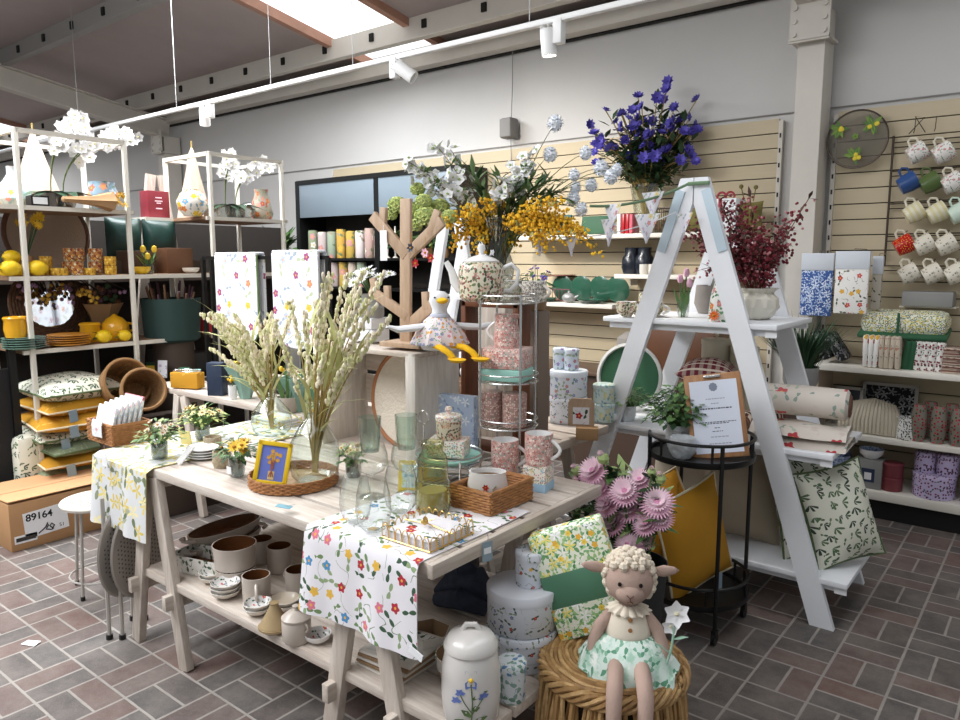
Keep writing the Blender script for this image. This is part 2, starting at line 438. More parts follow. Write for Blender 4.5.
for i, x in enumerate((-1.42, -9.45)):
    b = B()
    # column: web and flanges, then haunched rafter
    b.box((x, WALL - .13, 1.6), (.15, .014, 3.2)).box((x - .075, WALL - .13, 1.6), (.014, .22, 3.2)).box((x + .075, WALL - .13, 1.6), (.014, .22, 3.2)).box((x, WALL - .235, 1.6), (.16, .014, 3.2))
    y0, y1 = 5.3, -2.8
    d = .24
    b.bar((x, y0, rz(y0) - .2 - d), (x, y1, rz(y1) - .2 - d), .16, .014); b.bar((x, y0, rz(y0) - .2 - d / 2), (x, y1, rz(y1) - .2 - d / 2), .014, d); b.bar((x, y0, rz(y0) - .21), (x, y1, rz(y1) - .21), .16, .014)
    b.box((x, WALL - .3, 3.12), (.24, .02, .3)); b.box((x, WALL - .2, 2.99), (.24, .24, .016))
    for q in (-.09, .09):
        for k in range(3): b.lathe([(0, 0), (.016, 0), (.016, .014), (0, .014)], 8, (0, 0, 0), 0, Matrix.Translation((x + q, WALL - .31, 3.02 + k * .08)) @ Matrix.Rotation(PI / 2, 4, 'X'))
    struct('trim_%d' % (7 + i), b, M_steel)
# slatted display wall either side of the column
M_slat = mat('beige slat board', '#c4b598', .6, var=.05, vscale=6, stretch=(.4, 1, 6))
def slatwall(x0, x1, label):
    t = thing('slatwall_panel', label, 'slatwall', ((x0 + x1) / 2, WALL, 0)); w = x1 - x0
    B().box((0, -.004, 1.3), (w, .008, 2.5), mi=1).build('backing', [M_dark, M_dark], t)
    b = B(); z = .06
    while z < 2.52:
        b.box((0, -.018, z + .0465), (w, .022, .093)); z += .1005
    b.build('boards', M_slat, t)
    for sx in (-1, 1):
        b = B().box((sx * (w / 2 + .015), -.022, 1.28), (.028, .03, 2.54))
        for k in range(24): b.box((sx * (w / 2 + .015), -.038, .15 + k * .1), (.01, .004, .03), mi=1)
        b.build('upright_channel', [M_steel, M_dark], t)
    return t
slatwall(-6.3, -1.66, 'long beige slatted wall panel behind the white trestle shelves and purple flowers')
slatwall(-1.28, .9, 'beige slatted wall panel behind the hanging mugs and round mesh disc')

# ---- lighting track
M_white = mat('white enamel', '#e9e9e8', .4)
M_wire = mat('thin steel wire', '#a9a9a9', .4, metal=.6)
TZ = 2.8
t = thing('track_rail', 'long white lighting track hung on wires below the roof', 'lighting track', (-5, 3.3, TZ))
B().box((0, 0, 0), (12, .035, .03), bev=.004).build('rail', M_white, t)
for x in (-2.5, -.75, .5, 1.35, 2.7):
    zt = rz(3.3) - TZ; B().tube([(x, 0, .01), (x, 0, zt)], .0025, 5).build('suspension_wire', M_wire, t)
def spot(u, v, aim, label, lit=0, sd=-1):
    P = on(u, v, TZ); P.y = 3.3
    t = thing('track_spotlight', label, 'spotlight', (P.x, 3.3, TZ), 0, 'spotlights on the track')
    B().box((0, 0, -.06), (.05, .05, .12), bev=.005).build('adapter_box', M_white, t)
    d = Vector(aim).normalized(); q = Vector((0, 0, 1)).rotation_difference(d).to_matrix().to_4x4(); q.translation = Vector((sd * .06, -.01, -.07))
    b = B().lathe([(0, -.03), (.036, -.03), (.04, -.02), (.04, .1), (.034, .1), (.03, .085), (0, .085)], 16, M=q)
    for k in range(7): b.box((.036 * math.cos(k * .9), .036 * math.sin(k * .9), -.035), (.006, .006, .03), mi=0, M=q)
    h = b.build('lamp_head', M_white, t)
    B().lathe([(0, .088), (.031, .088), (.031, .084), (0, .084)], 16, M=q).build('lens', mat('lit lamp', '#fff6e4', .4, emit=14) if lit else mat('unlit lamp glass', '#c9c9c6', .2), h)
    return P, d
s1 = spot(566, 22, (.05, .1, -1), 'cylindrical track spotlight shining, the rightmost on the rail', 1)
s2 = spot(408, 62, (.75, .35, -.6), 'white track spotlight tilted towards the right, in the middle of the rail', 0, 1)
s3 = spot(221, 104, (-.35, .2, -.8), 'white track spotlight above the second rack, pointing down left')
s4 = spot(103, 132, (-.3, .4, -.5), 'white track spotlight behind the white orchids')
P = atY(507, 128, 5.3)
t = thing('wall_speaker', 'small grey box speaker on a cable high on the pale wall', 'speaker', P)
B().box((0, .03, 0), (.13, .12, .17), bev=.02).build('cabinet', mat('speaker grey', '#6f6d6b', .6), t)
B().box((0, -.032, 0), (.11, .006, .15), bev=.003).build('grille', mat('speaker cloth', '#8b8987', .8, bump=.4, bscale=300), t)
B().tube([(.01, .05, .08), (.012, .06, .4), (.01, .06, .75)], .004, 5).tube([(.005, .05, -.08), (.006, .06, -.3), (.004, .08, -.45)], .004, 5).build('cable', mat('grey cable', '#858381', .6), t)

# ---- daylight and lamps
w = bpy.data.worlds.new('overcast'); SC.world = w; w.use_nodes = True
bg = w.node_tree.nodes['Background']; bg.inputs[0].default_value = (.9, .96, 1.0, 1); bg.inputs[1].default_value = .29
def area(loc, size, power, rot, col=(1, 1, 1)):
    l = bpy.data.lights.new('daylight', 'AREA'); l.shape = 'RECTANGLE'; l.size, l.size_y = size; l.energy = power; l.color = col
    o = bpy.data.objects.new('daylight', l); COL.objects.link(o); o.location = loc; o.rotation_euler = rot; return o
for (a, c), pw in zip(SKY, (350, 220, 25)):
    area(((a + c) / 2, 1.2, rz(1.2) - .3), (c - a, 6.5), pw, (math.atan(-RS) * 1, 0, 0), (.94, .97, 1))
area((-3.4, -.7, 4.1), (4, 2.4), 150, (math.radians(35), 0, 0), (.97, .98, 1))
def lamp(P, d, pw, ang=70, bl=.8, r=.03):
    l = bpy.data.lights.new('spot', 'SPOT'); l.energy = pw; l.spot_size = math.radians(ang); l.spot_blend = bl; l.shadow_soft_size = r; l.color = (1, .93, .84)
    o = bpy.data.objects.new('spot', l); COL.objects.link(o); o.location = Vector(P) + d * .12 + Vector((-.06, -.01, -.07)); o.rotation_euler = Vector((0, 0, -1)).rotation_difference(d).to_euler()
lamp(Vector((s1[0].x, 3.3, TZ)), s1[1], 60); lamp(Vector((s2[0].x, 3.3, TZ)), Vector((-.1, .8, -.5)).normalized(), 90, 100)
SC.view_settings.view_transform = 'Standard'; SC.view_settings.look = 'None'; SC.view_settings.exposure = 0.42; SC.view_settings.gamma = 1
# ================================================================ furniture
M_lime = mat('lime washed timber', '#d9d0c6', .7, col2='#b9a99b', vscale=7, stretch=(1, 9, 9), bump=.15, bscale=30)
M_limeV = mat('lime washed timber upright', '#d6cdc3', .7, col2='#b5a698', vscale=7, stretch=(9, 9, 1), bump=.15, bscale=30)
M_limeY = mat('lime washed timber crosswise', '#d0c6bb', .7, col2='#b0a193', vscale=7, stretch=(9, 1, 9))
M_wpaint = mat('white painted board', '#eceef2', .5, var=.05, vscale=8)
M_black = mat('black powder coated steel', '#121212', .4)
M_cream = mat('cream shop steel', '#ddd8cd', .5)
M_brownwood = mat('brown shelf board', '#9d7d63', .6, col2='#80634c', vscale=6, stretch=(8, 1, 8))
M_oak = mat('pale oak', '#c2a78d', .6, col2='#ac9076', vscale=10, stretch=(6, 6, 1))
M_chrome = mat('polished wire', '#c9c9c7', .25, metal=.9)
M_brass = mat('gold wire', '#d8b36a', .3, metal=.85)
M_tagw = mat('white card', '#f0f1f3', .6)
M_tagb = mat('blue grey price tag', '#8fa3ae', .6)
M_shelfedge = mat('cream shelf edge', '#e6e1d6', .5)
TT = .79; LS = .345
def trestle_table(name, label, x0, x1, y0, y1, full=True):
    t = thing(name, label, 'table', ((x0 + x1) / 2, (y0 + y1) / 2, 0)); cx = (x0 + x1) / 2; cy = (y0 + y1) / 2
    n = 6; d = (y1 - y0) / n; b = B()
    for i in range(n): b.box((0, y0 - cy + d * (i + .5), TT - .018), (x1 - x0 - .046, d - .016, .036), bev=.004)
    b.build('tabletop', M_lime, t)
    for s in (-1, 1): B().box((s * ((x1 - x0) / 2 - .011), 0, TT - .02), (.022, y1 - y0 - .004, .042), bev=.004).build('end_batten', M_limeY, t)
    for tx in (x0 + .36, x1 - .29):
        for yy in (y0 + .02, y1 - .02):
            for s in (-1, 1):
                B().bar((tx - cx + s * .19, yy - cy, .0), (tx - cx + s * .035, yy - cy, TT - .037), .062, .032, up=(0, 1, 0), bev=.003).build('leg', M_limeV, t)
        for s in (-1, 1): B().box((tx - cx + s * .135, 0, LS - .072), (.028, y1 - y0 + .06, .06), bev=.003).build('crossbar', M_limeY, t)
        B().box((tx - cx, 0, TT - .062), (.07, y1 - y0 - .1, .05), bev=.003).build('top_rail', M_limeY, t)
    if full:
        b = B(); n = 5; yy0, yy1 = y0 + .01, y1 - .04; d = (yy1 - yy0) / n
        for i in range(n): b.box(((x0 + .25 + x1 + .14) / 2 - cx, yy0 - cy + d * (i + .5), LS - .018), (x1 - x0 - .11, d - .014, .034), bev=.004)
        b.build('lower_shelf', M_lime, t)
    return t
trestle_table('trestle_table', 'long limewashed trestle table with slatted top and lower shelf full of china', -3.15, -1.27, 1.39, 2.31)
trestle_table('display_table', 'weathered grey slatted table behind the trestle table, carrying floral cake tins', -4.7, -1.73, 2.4, 3.2, False)

# ---- white painted A-frame with three shelves
def ladder_frame():
    cx, y0, y1 = -1.39, 3.335, 3.93
    t = thing('ladder_shelf', 'big white painted A-frame shelf with three boards and a garland tied to its top', 'shelf', (cx, (y0 + y1) / 2, 0)); ym = (y0 + y1) / 2
    for y in (y0, y1):
        for s in (-1, 1):
            zt = 1.975 if y == y0 else 1.7; xo = .71 - .3266 * zt; poly = [(.61, 0), (.71, 0), (xo, zt)] + ([(.003, zt), (.003, 1.858)] if y == y0 else [(xo - .1, zt)]); b = B().prism([(s * x, z) for x, z in (poly if s > 0 else poly[::-1])], .03, Matrix.Translation((0, y - ym, 0)))
            l = b.build('leg', M_wpaint, t)
            if y == y0:
                B().bar((s * .06, y - ym - .018, 1.92), (s * .15, y - ym - .018, 1.64), .045, .005, up=(0, 1, 0)).build('hinge_plate', mat('galvanised plate', '#b9c9d3', .4, metal=.4), l)
    B().box((0, y1 - ym, 1.68), (.3, .05, .03)).build('top_rail', M_wpaint, t)
    for z, a, c in ((1.305, -.46, .40), (.762, -.60, .66), (.208, -.72, .75)):
        b = B().box(((a + c) / 2, -.02, z), (c - a, y1 - y0 - .09 + .06, .024), bev=.003)
        s = b.build('shelf', M_wpaint, t)
        for y in (y0 + .045, y1 - .035):
            B().box(((a + c) / 2, y - ym, z - .028), (c - a - .04, .03, .032), bev=.002).build('cleat', M_wpaint, s)
        B().box((c - .03, y0 + .02 - ym, z - .03), (.05, .004, .035)).build('price_holder', M_tagw, s)
    return t
ladder_frame()
LX, LY0, LY1 = -1.39, 3.335, 3.93
Lz = (1.318, .775, .221)

# ---- small folding stepladder behind the goose
def steps():
    P = atY(452, 292, 2.9)
    t = thing('stepladder', 'small white stepladder with splayed legs behind the wooden tree', 'ladder', (P.x, 2.9, TT + .001))
    for y in (0, .18):
        for s in (-1, 1): B().bar((s * .27, y, 0), (s * .045, y, 1.02), .06, .025, up=(0, 1, 0), bev=.003).build('leg', M_wpaint, t)
    for z, w in ((.3, .36), (.62, .2)): B().box((0, .09, z), (w, .2, .02)).build('tread', M_wpaint, t)
steps()

# ---- round black bar cart
CX, CY, CR, CTZ = -1.2, 3.055, .22, .765
def cart():
    t = thing('bar_cart', 'round black metal bar cart on castors holding plants and a clipboard', 'trolley', (CX, CY, 0))
    for z, nm in ((CTZ, 'top_tray'), (.15, 'lower_tray')):
        tr = B().lathe([(0, z - .012), (CR, z - .012), (CR + .006, z - .004), (CR + .006, z + .016), (CR - .004, z + .016), (CR - .006, z), (0, z)], 40).build(nm, M_black, t)
        a0 = -2.75; b = B()
        pts = [(CR * math.cos(a0 + 4.4 * i / 30), CR * math.sin(a0 + 4.4 * i / 30), z + .085) for i in range(31)]
        pts = [(pts[0][0], pts[0][1], z + .01), (pts[0][0], pts[0][1], z + .07)] + pts + [(pts[-1][0], pts[-1][1], z + .07), (pts[-1][0], pts[-1][1], z + .01)]
        b.tube(pts, .0075, 8)
        for k in (5, 12, 19, 26): x, y = CR * math.cos(a0 + 4.4 * k / 30), CR * math.sin(a0 + 4.4 * k / 30); b.tube([(x, y, z), (x, y, z + .085)], .006, 8)
        b.build('guard_rail', M_black, t)
    for k in range(4):
        a = -.82 + k * PI / 2; x, y = (CR + .008) * math.cos(a), (CR + .008) * math.sin(a)
        l = B().tube([(x, y, .06), (x, y, CTZ + .08)], .009, 8).build('leg', M_black, t)
        c = B().tube([(x - .008, y, .026), (x + .008, y, .026)], .026, 12).box((x, y, .05), (.02, .03, .03)).build('castor', M_black, l)
cart()

# ---- shop fitting on the right wall
GY = 4.97
def wall_bay():
    t = thing('shelf_bay', 'cream wall shelf bay with three levels below the hanging mugs', 'shelving', (-.35, 5.18, 0))
    x0, x1 = -1.24, .9; cx = -.35
    for z, th in ((.945, .035), (.525, .035), (.185, .055)):
        B().box(((x0 + x1) / 2 - cx, (GY + 5.38) / 2 - 5.18, z - th / 2), (x1 - x0, 5.38 - GY, th), bev=.003).build('shelf', M_shelfedge, t)
    B().box(((x0 + x1) / 2 - cx, (GY + .05 + 5.38) / 2 - 5.18, .065), (x1 - x0 - .04, 5.32 - GY, .13)).build('plinth', mat('black plinth', '#151313', .7), t)
    B().box((x0 + .02 - cx, .0, .47), (.025, .38, .9)).build('side_panel', mat('beige end panel', '#b7a58f', .6), t)
wall_bay()
GZ = (.945, .525, .185)
# ---- shelves on the left slatted panel
def wall_shelf(x0, x1, z, label, yf=5.05):
    t = thing('wall_shelf', label, 'shelf', ((x0 + x1) / 2, 5.2, z))
    B().box((0, (yf + 5.38) / 2 - 5.2, -.016), (x1 - x0, 5.38 - yf, .032), bev=.003).build('board', M_shelfedge, t)
    for s in (-1, 1): B().box((s * ((x1 - x0) / 2 - .03), .12, -.06), (.008, .13, .06)).build('bracket', M_shelfedge, t)
SH = []
for (u0, u1, v, lab) in ((515, 735, 237, 'cream top shelf across the slatted wall under the purple flowers'), (614, 742, 278, 'short cream shelf on the slatted wall holding the black pots'), (470, 612, 305, 'cream shelf on the slatted wall holding green glass plates')):
    a = atY(u0, v, 5.05); c = atY(u1, v, 5.05); m = atY((u0 + u1) / 2 if u1 - u0 < 200 else 610, v - 3, 5.05)
    SH.append(m.z); wall_shelf(a.x, c.x, m.z, lab)
# lower plinth counter below
t = thing('low_counter', 'dark brown low counter against the slatted wall behind the ladder shelf', 'counter', (-2.9, 5.15, 0))
B().box((0, 0, .36), (2.3, .44, .72)).build('carcass', mat('dark brown laminate', '#4a3a30', .5), t); B().box((0, -.01, .735), (2.34, .48, .03), bev=.004).build('top', mat('brown laminate top', '#5d493b', .5), t)

# ---- black cabinet with roller blind panels
def cabinet():
    x0, x1, y0, h = -6.45, -4.22, 5.0, 2.42
    t = thing('black_cabinet', 'tall black display cabinet with blue grey top panels against the back wall', 'cabinet', ((x0 + x1) / 2, 5.19, 0)); cx = (x0 + x1) / 2
    w = (x1 - x0)
    b = B().box((0, .18, h / 2), (w, .02, h)); b.build('back_panel', mat('cabinet interior', '#2b2724', .7), t)
    for x in (x0, x0 + 1.19, x1): B().box((x - cx, 0, h / 2), (.06, .36, h)).build('side_panel', M_black, t)
    B().box((0, 0, h - .02), (w, .37, .045)).build('top', M_black, t)
    for a, c in ((x0 + .03, x0 + 1.16), (x0 + 1.22, x1 - .03)):
        B().box(((a + c) / 2 - cx, -.165, h - .21), (c - a, .02, .34), bev=.003).build('header_panel', mat('blue grey panel', '#7d8a94', .35, var=.05, vscale=3), t)
        for z in (1.62, 1.33, .95, .5, .08): B().box(((a + c) / 2 - cx, 0, z - .012), (c - a, .35, .024)).build('shelf', M_black, t)
cabinet()

# ---- cream steel racks on the left
RX = -4.9
def rack(y0, y1, label, shelves, ext=0):
    t = thing('steel_rack', label, 'rack', (RX - .3, (y0 + y1) / 2, 0), 0, 'cream steel racks'); cy = (y0 + y1) / 2
    for x in (.3, -.3):
        for y in (y0, y1): B().box((x, y - cy, 1.185), (.028, .028, 2.37), bev=.003).build('post', M_cream, t)
    for z in (2.357,):
        B().box((.3, 0, z), (.028, y1 - y0, .026)).box((-.3, 0, z), (.028, y1 - y0, .026)).box((0, y0 - cy, z), (.6, .028, .026)).box((0, y1 - cy, z), (.6, .028, .026)).build('top_frame', M_cream, t)
    for z, a, c in shelves:
        s = B().box((0, (a + c) / 2 - cy, z - .012), (.57, c - a, .024)).build('shelf', M_brownwood, t)
        B().box((.296, (a + c) / 2 - cy, z - .014), (.024, c - a, .026)).build('edge_rail', M_cream, s)
    return t
rack(1.79, 2.43, 'cream steel rack nearest the cardboard box, with lemons and yellow china', ((1.925, 1.45, 2.47), (1.505, 1.7, 3.0), (1.06, 1.74, 2.66)))
rack(3.04, 3.66, 'second cream steel rack, nearer the black cabinet, with an orchid on top', ((1.915, 3.0, 3.7), (1.505, 3.06, 3.66), (1.06, 3.0, 3.66)))
t = thing('back_display', 'dark display unit standing behind the cream racks', 'display unit', (-6.0, 2.6, 0))
B().box((0, 0, .95), (.3, 3.6, 1.9)).build('carcass', mat('dark umber board', '#2c2622', .8), t)
for z in (.5, 1.0, 1.45): B().box((.2, 0, z), (.2, 3.6, .03)).build('shelf', mat('dark umber edge', '#4d4038', .7), t)
t = thing('black_stand', 'black display stand cut off at the left edge of the photo', 'stand', (-4.98, 1.58, 0))
for y in (-.12, .12): B().box((0, y, .62), (.04, .04, 1.24)).build('post', M_black, t)
B().box((-.02, 0, .5), (.02, .2, .9)).build('panel', mat('charcoal panel', '#1d1d1f', .7), t)
t = thing('plank_trestle', 'whitewashed plank trestle leaning between the two cream racks', 'trestle', (-5.58, 3.0, 0))
for s in (-1, 1): B().bar((0, s * .32, 0), (0, s * .04, 2.25), .07, .03, up=(1, 0, 0)).build('leg', M_limeV, t)

# ---- black clothes-rail style hanger for oven gloves
P = atY(203, 258, 2.75); Q = atY(328, 262, 2.75)
t = thing('hanging_rail', 'black steel rail stand from which two floral double oven gloves hang', 'stand', ((P.x + Q.x) / 2, 2.75, TT)); c = (P.x + Q.x) / 2; hz = P.z - TT
B().box((0, 0, hz), (Q.x - P.x, .022, .022)).build('rail', M_black, t)
for x in (P.x, P.x + .1, Q.x): B().box((x - c, 0, hz / 2), (.024, .024, hz)).build('post', M_black, t)
B().box((0, .1, .012), (Q.x - P.x, .3, .02)).build('foot_plate', M_black, t)
RAIL = (P, Q)

# ---- open crate on the table, seat of the goose
def crate():
    x0, x1, y0, y1, h = -2.5, -1.95, 2.02, 2.3, .455
    P = on(350, 448, TT)
    t = thing('wooden_crate', 'whitewashed open crate standing on its side, goose toy sitting on top', 'crate', ((x0 + x1) / 2, (y0 + y1) / 2, TT)); cx = (x0 + x1) / 2
    M_ww = mat('whitewashed crate board', '#e6e1da', .7, col2='#cbc2b8', vscale=7, stretch=(9, 9, 1))
    for x in (x0, x1): B().box((x - cx, 0, h / 2), (.02, y1 - y0, h), bev=.002).box((x - cx, -.13, h / 2), (.05, .022, h - .02), bev=.002).build('side', M_ww, t)
    b = B()
    for k in range(2): b.box((0, -.07 + .14 * k, h - .008), (x1 - x0 + .04, .132, .018), bev=.002)
    b.build('top', M_lime, t)
    B().box((0, 0, .01), (x1 - x0, y1 - y0, .018)).build('base', M_lime, t)
    b = B()
    for k in range(3): b.box((0, .135, .08 + k * .15), (x1 - x0, .014, .13))
    b.build('back', M_lime, t)
crate()
CRZ = TT + .456
# ---- cardboard box with its label
def carton():
    A = on(12, 553); Bq = on(97, 530)
    x1 = A.x; y0 = A.y; w, d, h = .42, .62, .27
    t = thing('cardboard_box', 'brown cardboard box with a white number label on the paving', 'box', (x1 - w / 2, y0 + d / 2, 0))
    M_card = mat('corrugated card', '#b78d63', .8, var=.08, vscale=6); M_tape = mat('card edge', '#c89f74', .8)
    B().box((0, 0, h / 2), (w, d, h), bev=.004).build('body', M_card, t)
    top = B(); M_lid = mat('card flap', '#cda074', .8, var=.05)
    B().box((.09, 0, h + .008), (.24, d, .005), (0, -.06, 0)).build('flap', M_lid, t)
    B().box((-.12, 0, h + .012), (.2, d, .005), (0, .08, 0)).build('flap', M_lid, t)
    l = B().box((w / 2 + .0012, -.125, .135), (.0016, .23, .15), (.06, .0, .0)).build('shipping_label', M_tagw, t)
    ink = mat('black ink', '#17181c', .6)
    text_mesh('89164', .056, ink, l, (w / 2 + .0022, -.16, .172), (PI / 2, 0, PI / 2), 'number', .0012)
    text_mesh('51', .03, ink, l, (w / 2 + .0022, -.045, .09), (PI / 2, 0, PI / 2), 'number')
    b = B()
    pts = [(-.19, .072), (-.165, .088), (-.15, .1), (-.14, .122), (-.137, .105), (-.15, .085), (-.12, .075), (-.105, .098), (-.118, .112), (-.13, .1), (-.112, .078)]
    b.tube([(w / 2 + .0026, y, z) for y, z in [(y + .02, z) for y, z in pts]], .0035, 6)
    b.build('scribble', ink, l)
    s = B().box((w / 2 + .0012, -.235, .062), (.0016, .115, .045)).build('address_label', M_tagw, t)
    B().box((w / 2 + .0024, -.235, .062), (.0012, .1, .022)).build('barcode', mat('printed grey', '#3d3a38', .7), s)
carton()
# ---- folding bistro furniture
M_steelgrey = mat('pale grey steel', '#b5b0aa', .45, metal=.3)
def holes(b, c, R, n, M=None, mi=1):
    for i in range(-n, n + 1):
        for j in range(-n, n + 1):
            x, y = i * R / n * .92 + (.5 * R / n if j % 2 else 0), j * R / n * .9
            if x * x + y * y < (R * .88) ** 2: b.lathe([(0, 0), (R / n * .22, 0)], 6, (c[0] + x, c[1] + y, c[2]), mi, M)
def stool():
    c = on(98, 499, .45)
    t = thing('bistro_stool', 'pale perforated round metal stool in front of the cardboard box', 'stool', (c.x, c.y, 0)); R = .165
    b = B().lathe([(0, .438), (R - .006, .438), (R, .434), (R + .004, .446), (R, .452), (0, .45)], 36); holes(b, (0, 0, .4529), R, 8)
    b.build('seat', [mat('cream painted metal', '#d6d0c6', .45), mat('punched hole', '#5d5751', .8)], t)
    for k in range(4):
        a = .5 + k * PI / 2; l = B().tube([(.12 * math.cos(a), .12 * math.sin(a), .44), (.15 * math.cos(a), .15 * math.sin(a), 0.01)], .008, 8).build('leg', M_steelgrey, t)
        B().tube([(.15 * math.cos(a), .15 * math.sin(a), 0), (.15 * math.cos(a), .15 * math.sin(a), .02)], .011, 8).build('rubber_foot', M_black, l)
    B().tube([(.145 * math.cos(a), .145 * math.sin(a), .08) for a in [2 * PI * k / 32 for k in range(32)]], .005, 6, 0, True).build('foot_ring', M_steelgrey, t)
stool()
def folded(dx, label):
    P = on(118 + dx, 640); t = thing('folding_table', label, 'folding table', (P.x - .02, P.y + .06, 0), .55, 'folded bistro tables')
    R = .165; M = Matrix.Translation((.05, .03, .37)) @ Matrix.Rotation(PI / 2, 4, 'Y') @ Matrix.Rotation(.12, 4, 'X')
    b = B().lathe([(0, -.006), (R, -.006), (R + .006, 0), (R, .006), (0, .006)], 36, M=M, sx=1.2); 
    holes(b, (0, 0, .0065), R, 8, M)
    b.build('tabletop', [mat('grey painted metal', '#a19a93', .5), mat('punched hole', '#5d5751', .8)], t)
    for y in (-.05, .12):
        l = B().tube([(0, y, .012), (.01, y, .62)], .0085, 8).build('leg', M_steelgrey, t)
        B().tube([(0, y, 0), (0, y, .02)], .014, 8).build('rubber_foot', M_black, l)
folded(0, 'folded grey perforated bistro table leaning beside the table leg, front one')
folded(-13, 'folded grey perforated bistro table, the rear one beside the stool')
# storage tubs standing under the table
t = thing('storage_crate', 'grey plastic crate with open top on the floor behind the table legs', 'crate', (-3.05, 2.75, 0), .0)
B().box((0, 0, .24), (.7, .5, .46), bev=.01).build('body', mat('grey plastic crate', '#6f6b6c', .5), t); B().box((0, 0, .475), (.74, .54, .03), bev=.008).build('rim', mat('pale plastic rim', '#b9b5b0', .5), t)
# ================================================================ patterned materials and shared makers
RED, BLU, YEL, GRN, PNK, DKG = '#b3303f', '#4f8fc0', '#e3b64d', '#6f8a5a', '#d9788c', '#3f5a43'
F_runner = floral('runner print', '#e9e6ea', [('vine', .09, .006, .7, ['#7d8a72']), ('leaf', .042, .025, .45, [GRN, DKG, '#8fa37a']), ('flower', .07, .0165, .6, [RED, PNK, BLU, YEL, RED])])
F_lily = floral('lily print', '#d9dadb', [('leaf', .06, .045, .5, ['#8c9478', '#a6aa8e']), ('sprig', .075, .036, .85, ['#e6d27a', '#d9c15c', '#efe2a6']), ('leaf', .08, .04, .35, ['#6f7c5c'])])
F_blanket = floral('meadow blanket print', '#eef0df', [('leaf', .03, .03, .85, ['#6fa06a', '#9cc07e', '#4f8c5c']), ('leaf', .022, .02, .6, ['#a9cf8c', '#7fb077']), ('sprig', .05, .026, .7, ['#f6f3ea', '#f3e27a', '#ffffff']), ('flower', .055, .014, .5, ['#e6b13c', '#f0cf52'])], scale=1.35)
F_pink = floral('pink chintz', '#dcb4ac', [('blotch', .012, .1, .5, ['#cf958c']), ('sprig', .016, .009, .7, ['#efe0d6', '#b9786f', '#9bb0a6']), ('dot', .009, .003, .6, ['#8fa59a', '#f1e6dc', '#b36d66'])], rough=.3)
F_mint = floral('cream chintz', '#ece6da', [('leaf', .016, .012, .7, ['#9db398', '#c7a0a0']), ('sprig', .018, .009, .7, ['#d69a9a', '#e3c58c', '#9db7c9']), ('dot', .008, .0025, .5, ['#8f9a80', '#c98a86'])], rough=.35)
F_strawb = floral('bird chintz', '#ded6c0', [('leaf', .022, .018, .8, ['#5c6b4a', '#7c8559', '#4a5a44']), ('sprig', .026, .012, .6, ['#c98a84', '#d9b39a', '#8a5f5c']), ('dot', .014, .004, .5, ['#7c8559', '#a05f58'])], rough=.25)
F_wild = floral('wild flower tin print', '#dde1ea', [('vine', .05, .007, .6, ['#8d9a8a']), ('leaf', .022, .013, .45, ['#6f8470', '#50665a', '#8ea088']), ('flower', .036, .0065, .4, [RED, '#6a86b8', YEL, '#b86a7c'])], rough=.3)
F_bluefl = floral('blue sprig tin print', '#dfe8f4', [('leaf', .028, .02, .5, ['#7e9a8e', '#9fb79c']), ('flower', .035, .01, .55, ['#7d9dd0', '#c58aa2', '#8f7fc0'])], rough=.3)
F_aqua = floral('aqua lemon tin print', '#cfe0de', [('leaf', .03, .026, .7, ['#9fc3c9', '#bcd2b0', '#84abb8']), ('sprig', .04, .016, .6, ['#e3d98f', '#d6cf80'])], rough=.3)
F_cherry = floral('cherry print', '#c9bcdc', [('leaf', .03, .016, .5, ['#5a5a6a']), ('dot', .02, .0055, .7, ['#6a2a4c', '#7c3558', '#4f2a48'])], rough=.4)
F_leafc = floral('green leaf cushion print', '#e0dfcf', [('frond', .05, .042, .8, ['#41573f', '#57704f', '#36493a']), ('leaf', .04, .018, .3, ['#6f8462', '#57704f'])])
F_toile = floral('blue toile', '#3f5f9e', [('sprig', .05, .026, .9, ['#c9d6ea', '#a9bfe0']), ('leaf', .022, .014, .6, ['#dfe8f4', '#9fb4d9']), ('dot', .014, .003, .5, ['#dfe8f4'])])
F_redfl = floral('red poppy towel print', '#efece7', [('vine', .08, .005, .5, ['#7d7a66']), ('leaf', .04, .02, .4, ['#5b6048']), ('flower', .06, .016, .6, ['#b8323c', '#c9505c', '#e0b04a'])])
F_bag = floral('lemon leaf bag print', '#eceadb', [('leaf', .016, .014, .85, ['#8fa04c', '#6f8a44', '#b9bd5c']), ('leaf', .013, .01, .5, ['#3f4a58', '#5a6a80']), ('dot', .02, .005, .5, ['#e0c84f'])])
F_berry = floral('berry napkin print', '#e9e6e1', [('leaf', .02, .012, .4, ['#3d4a3c']), ('dot', .016, .006, .7, ['#6f2330', '#8a2f3e', '#4f1f2a'])])
F_leopard = floral('black spot print', '#e9e3d8', [('sprig', .012, .0075, .95, ['#2b2725', '#3b3430'])], rough=.3)
F_mosaic = floral('spice tumbler print', '#b5793f', [('dot', .02, .008, .8, ['#8a3f2c', '#d9a04a', '#5f6f7a', '#c9c2a4']), ('dot', .011, .003, .6, ['#efe2b8', '#7c2f28'])], rough=.35)
F_yellowk = floral('yellow basket tumbler print', '#d9a83a', [('dot', .02, .007, .9, ['#b57f24', '#f0cf6a', '#a06f2a'])], rough=.4)
F_must = floral('mustard cushion print', '#c8912a', [('vine', .12, .006, .4, ['#8a7a3a']), ('leaf', .07, .03, .3, ['#a87c28', '#d9a84a'])], rough=.8)
F_green = floral('sage cushion print', '#8a977a', [('leaf', .03, .02, .5, ['#6f7f62', '#a0aa8c'])], rough=.85)
F_glove = floral('glove print', '#eef0f4', [('vine', .09, .006, .5, ['#9aa8b8']), ('leaf', .04, .025, .5, ['#b9c3a4', '#a3b0c0']), ('flower', .065, .016, .5, ['#e3c34a', '#d98a6a', '#b9c3e0', '#a34f80'])], scale=.6)
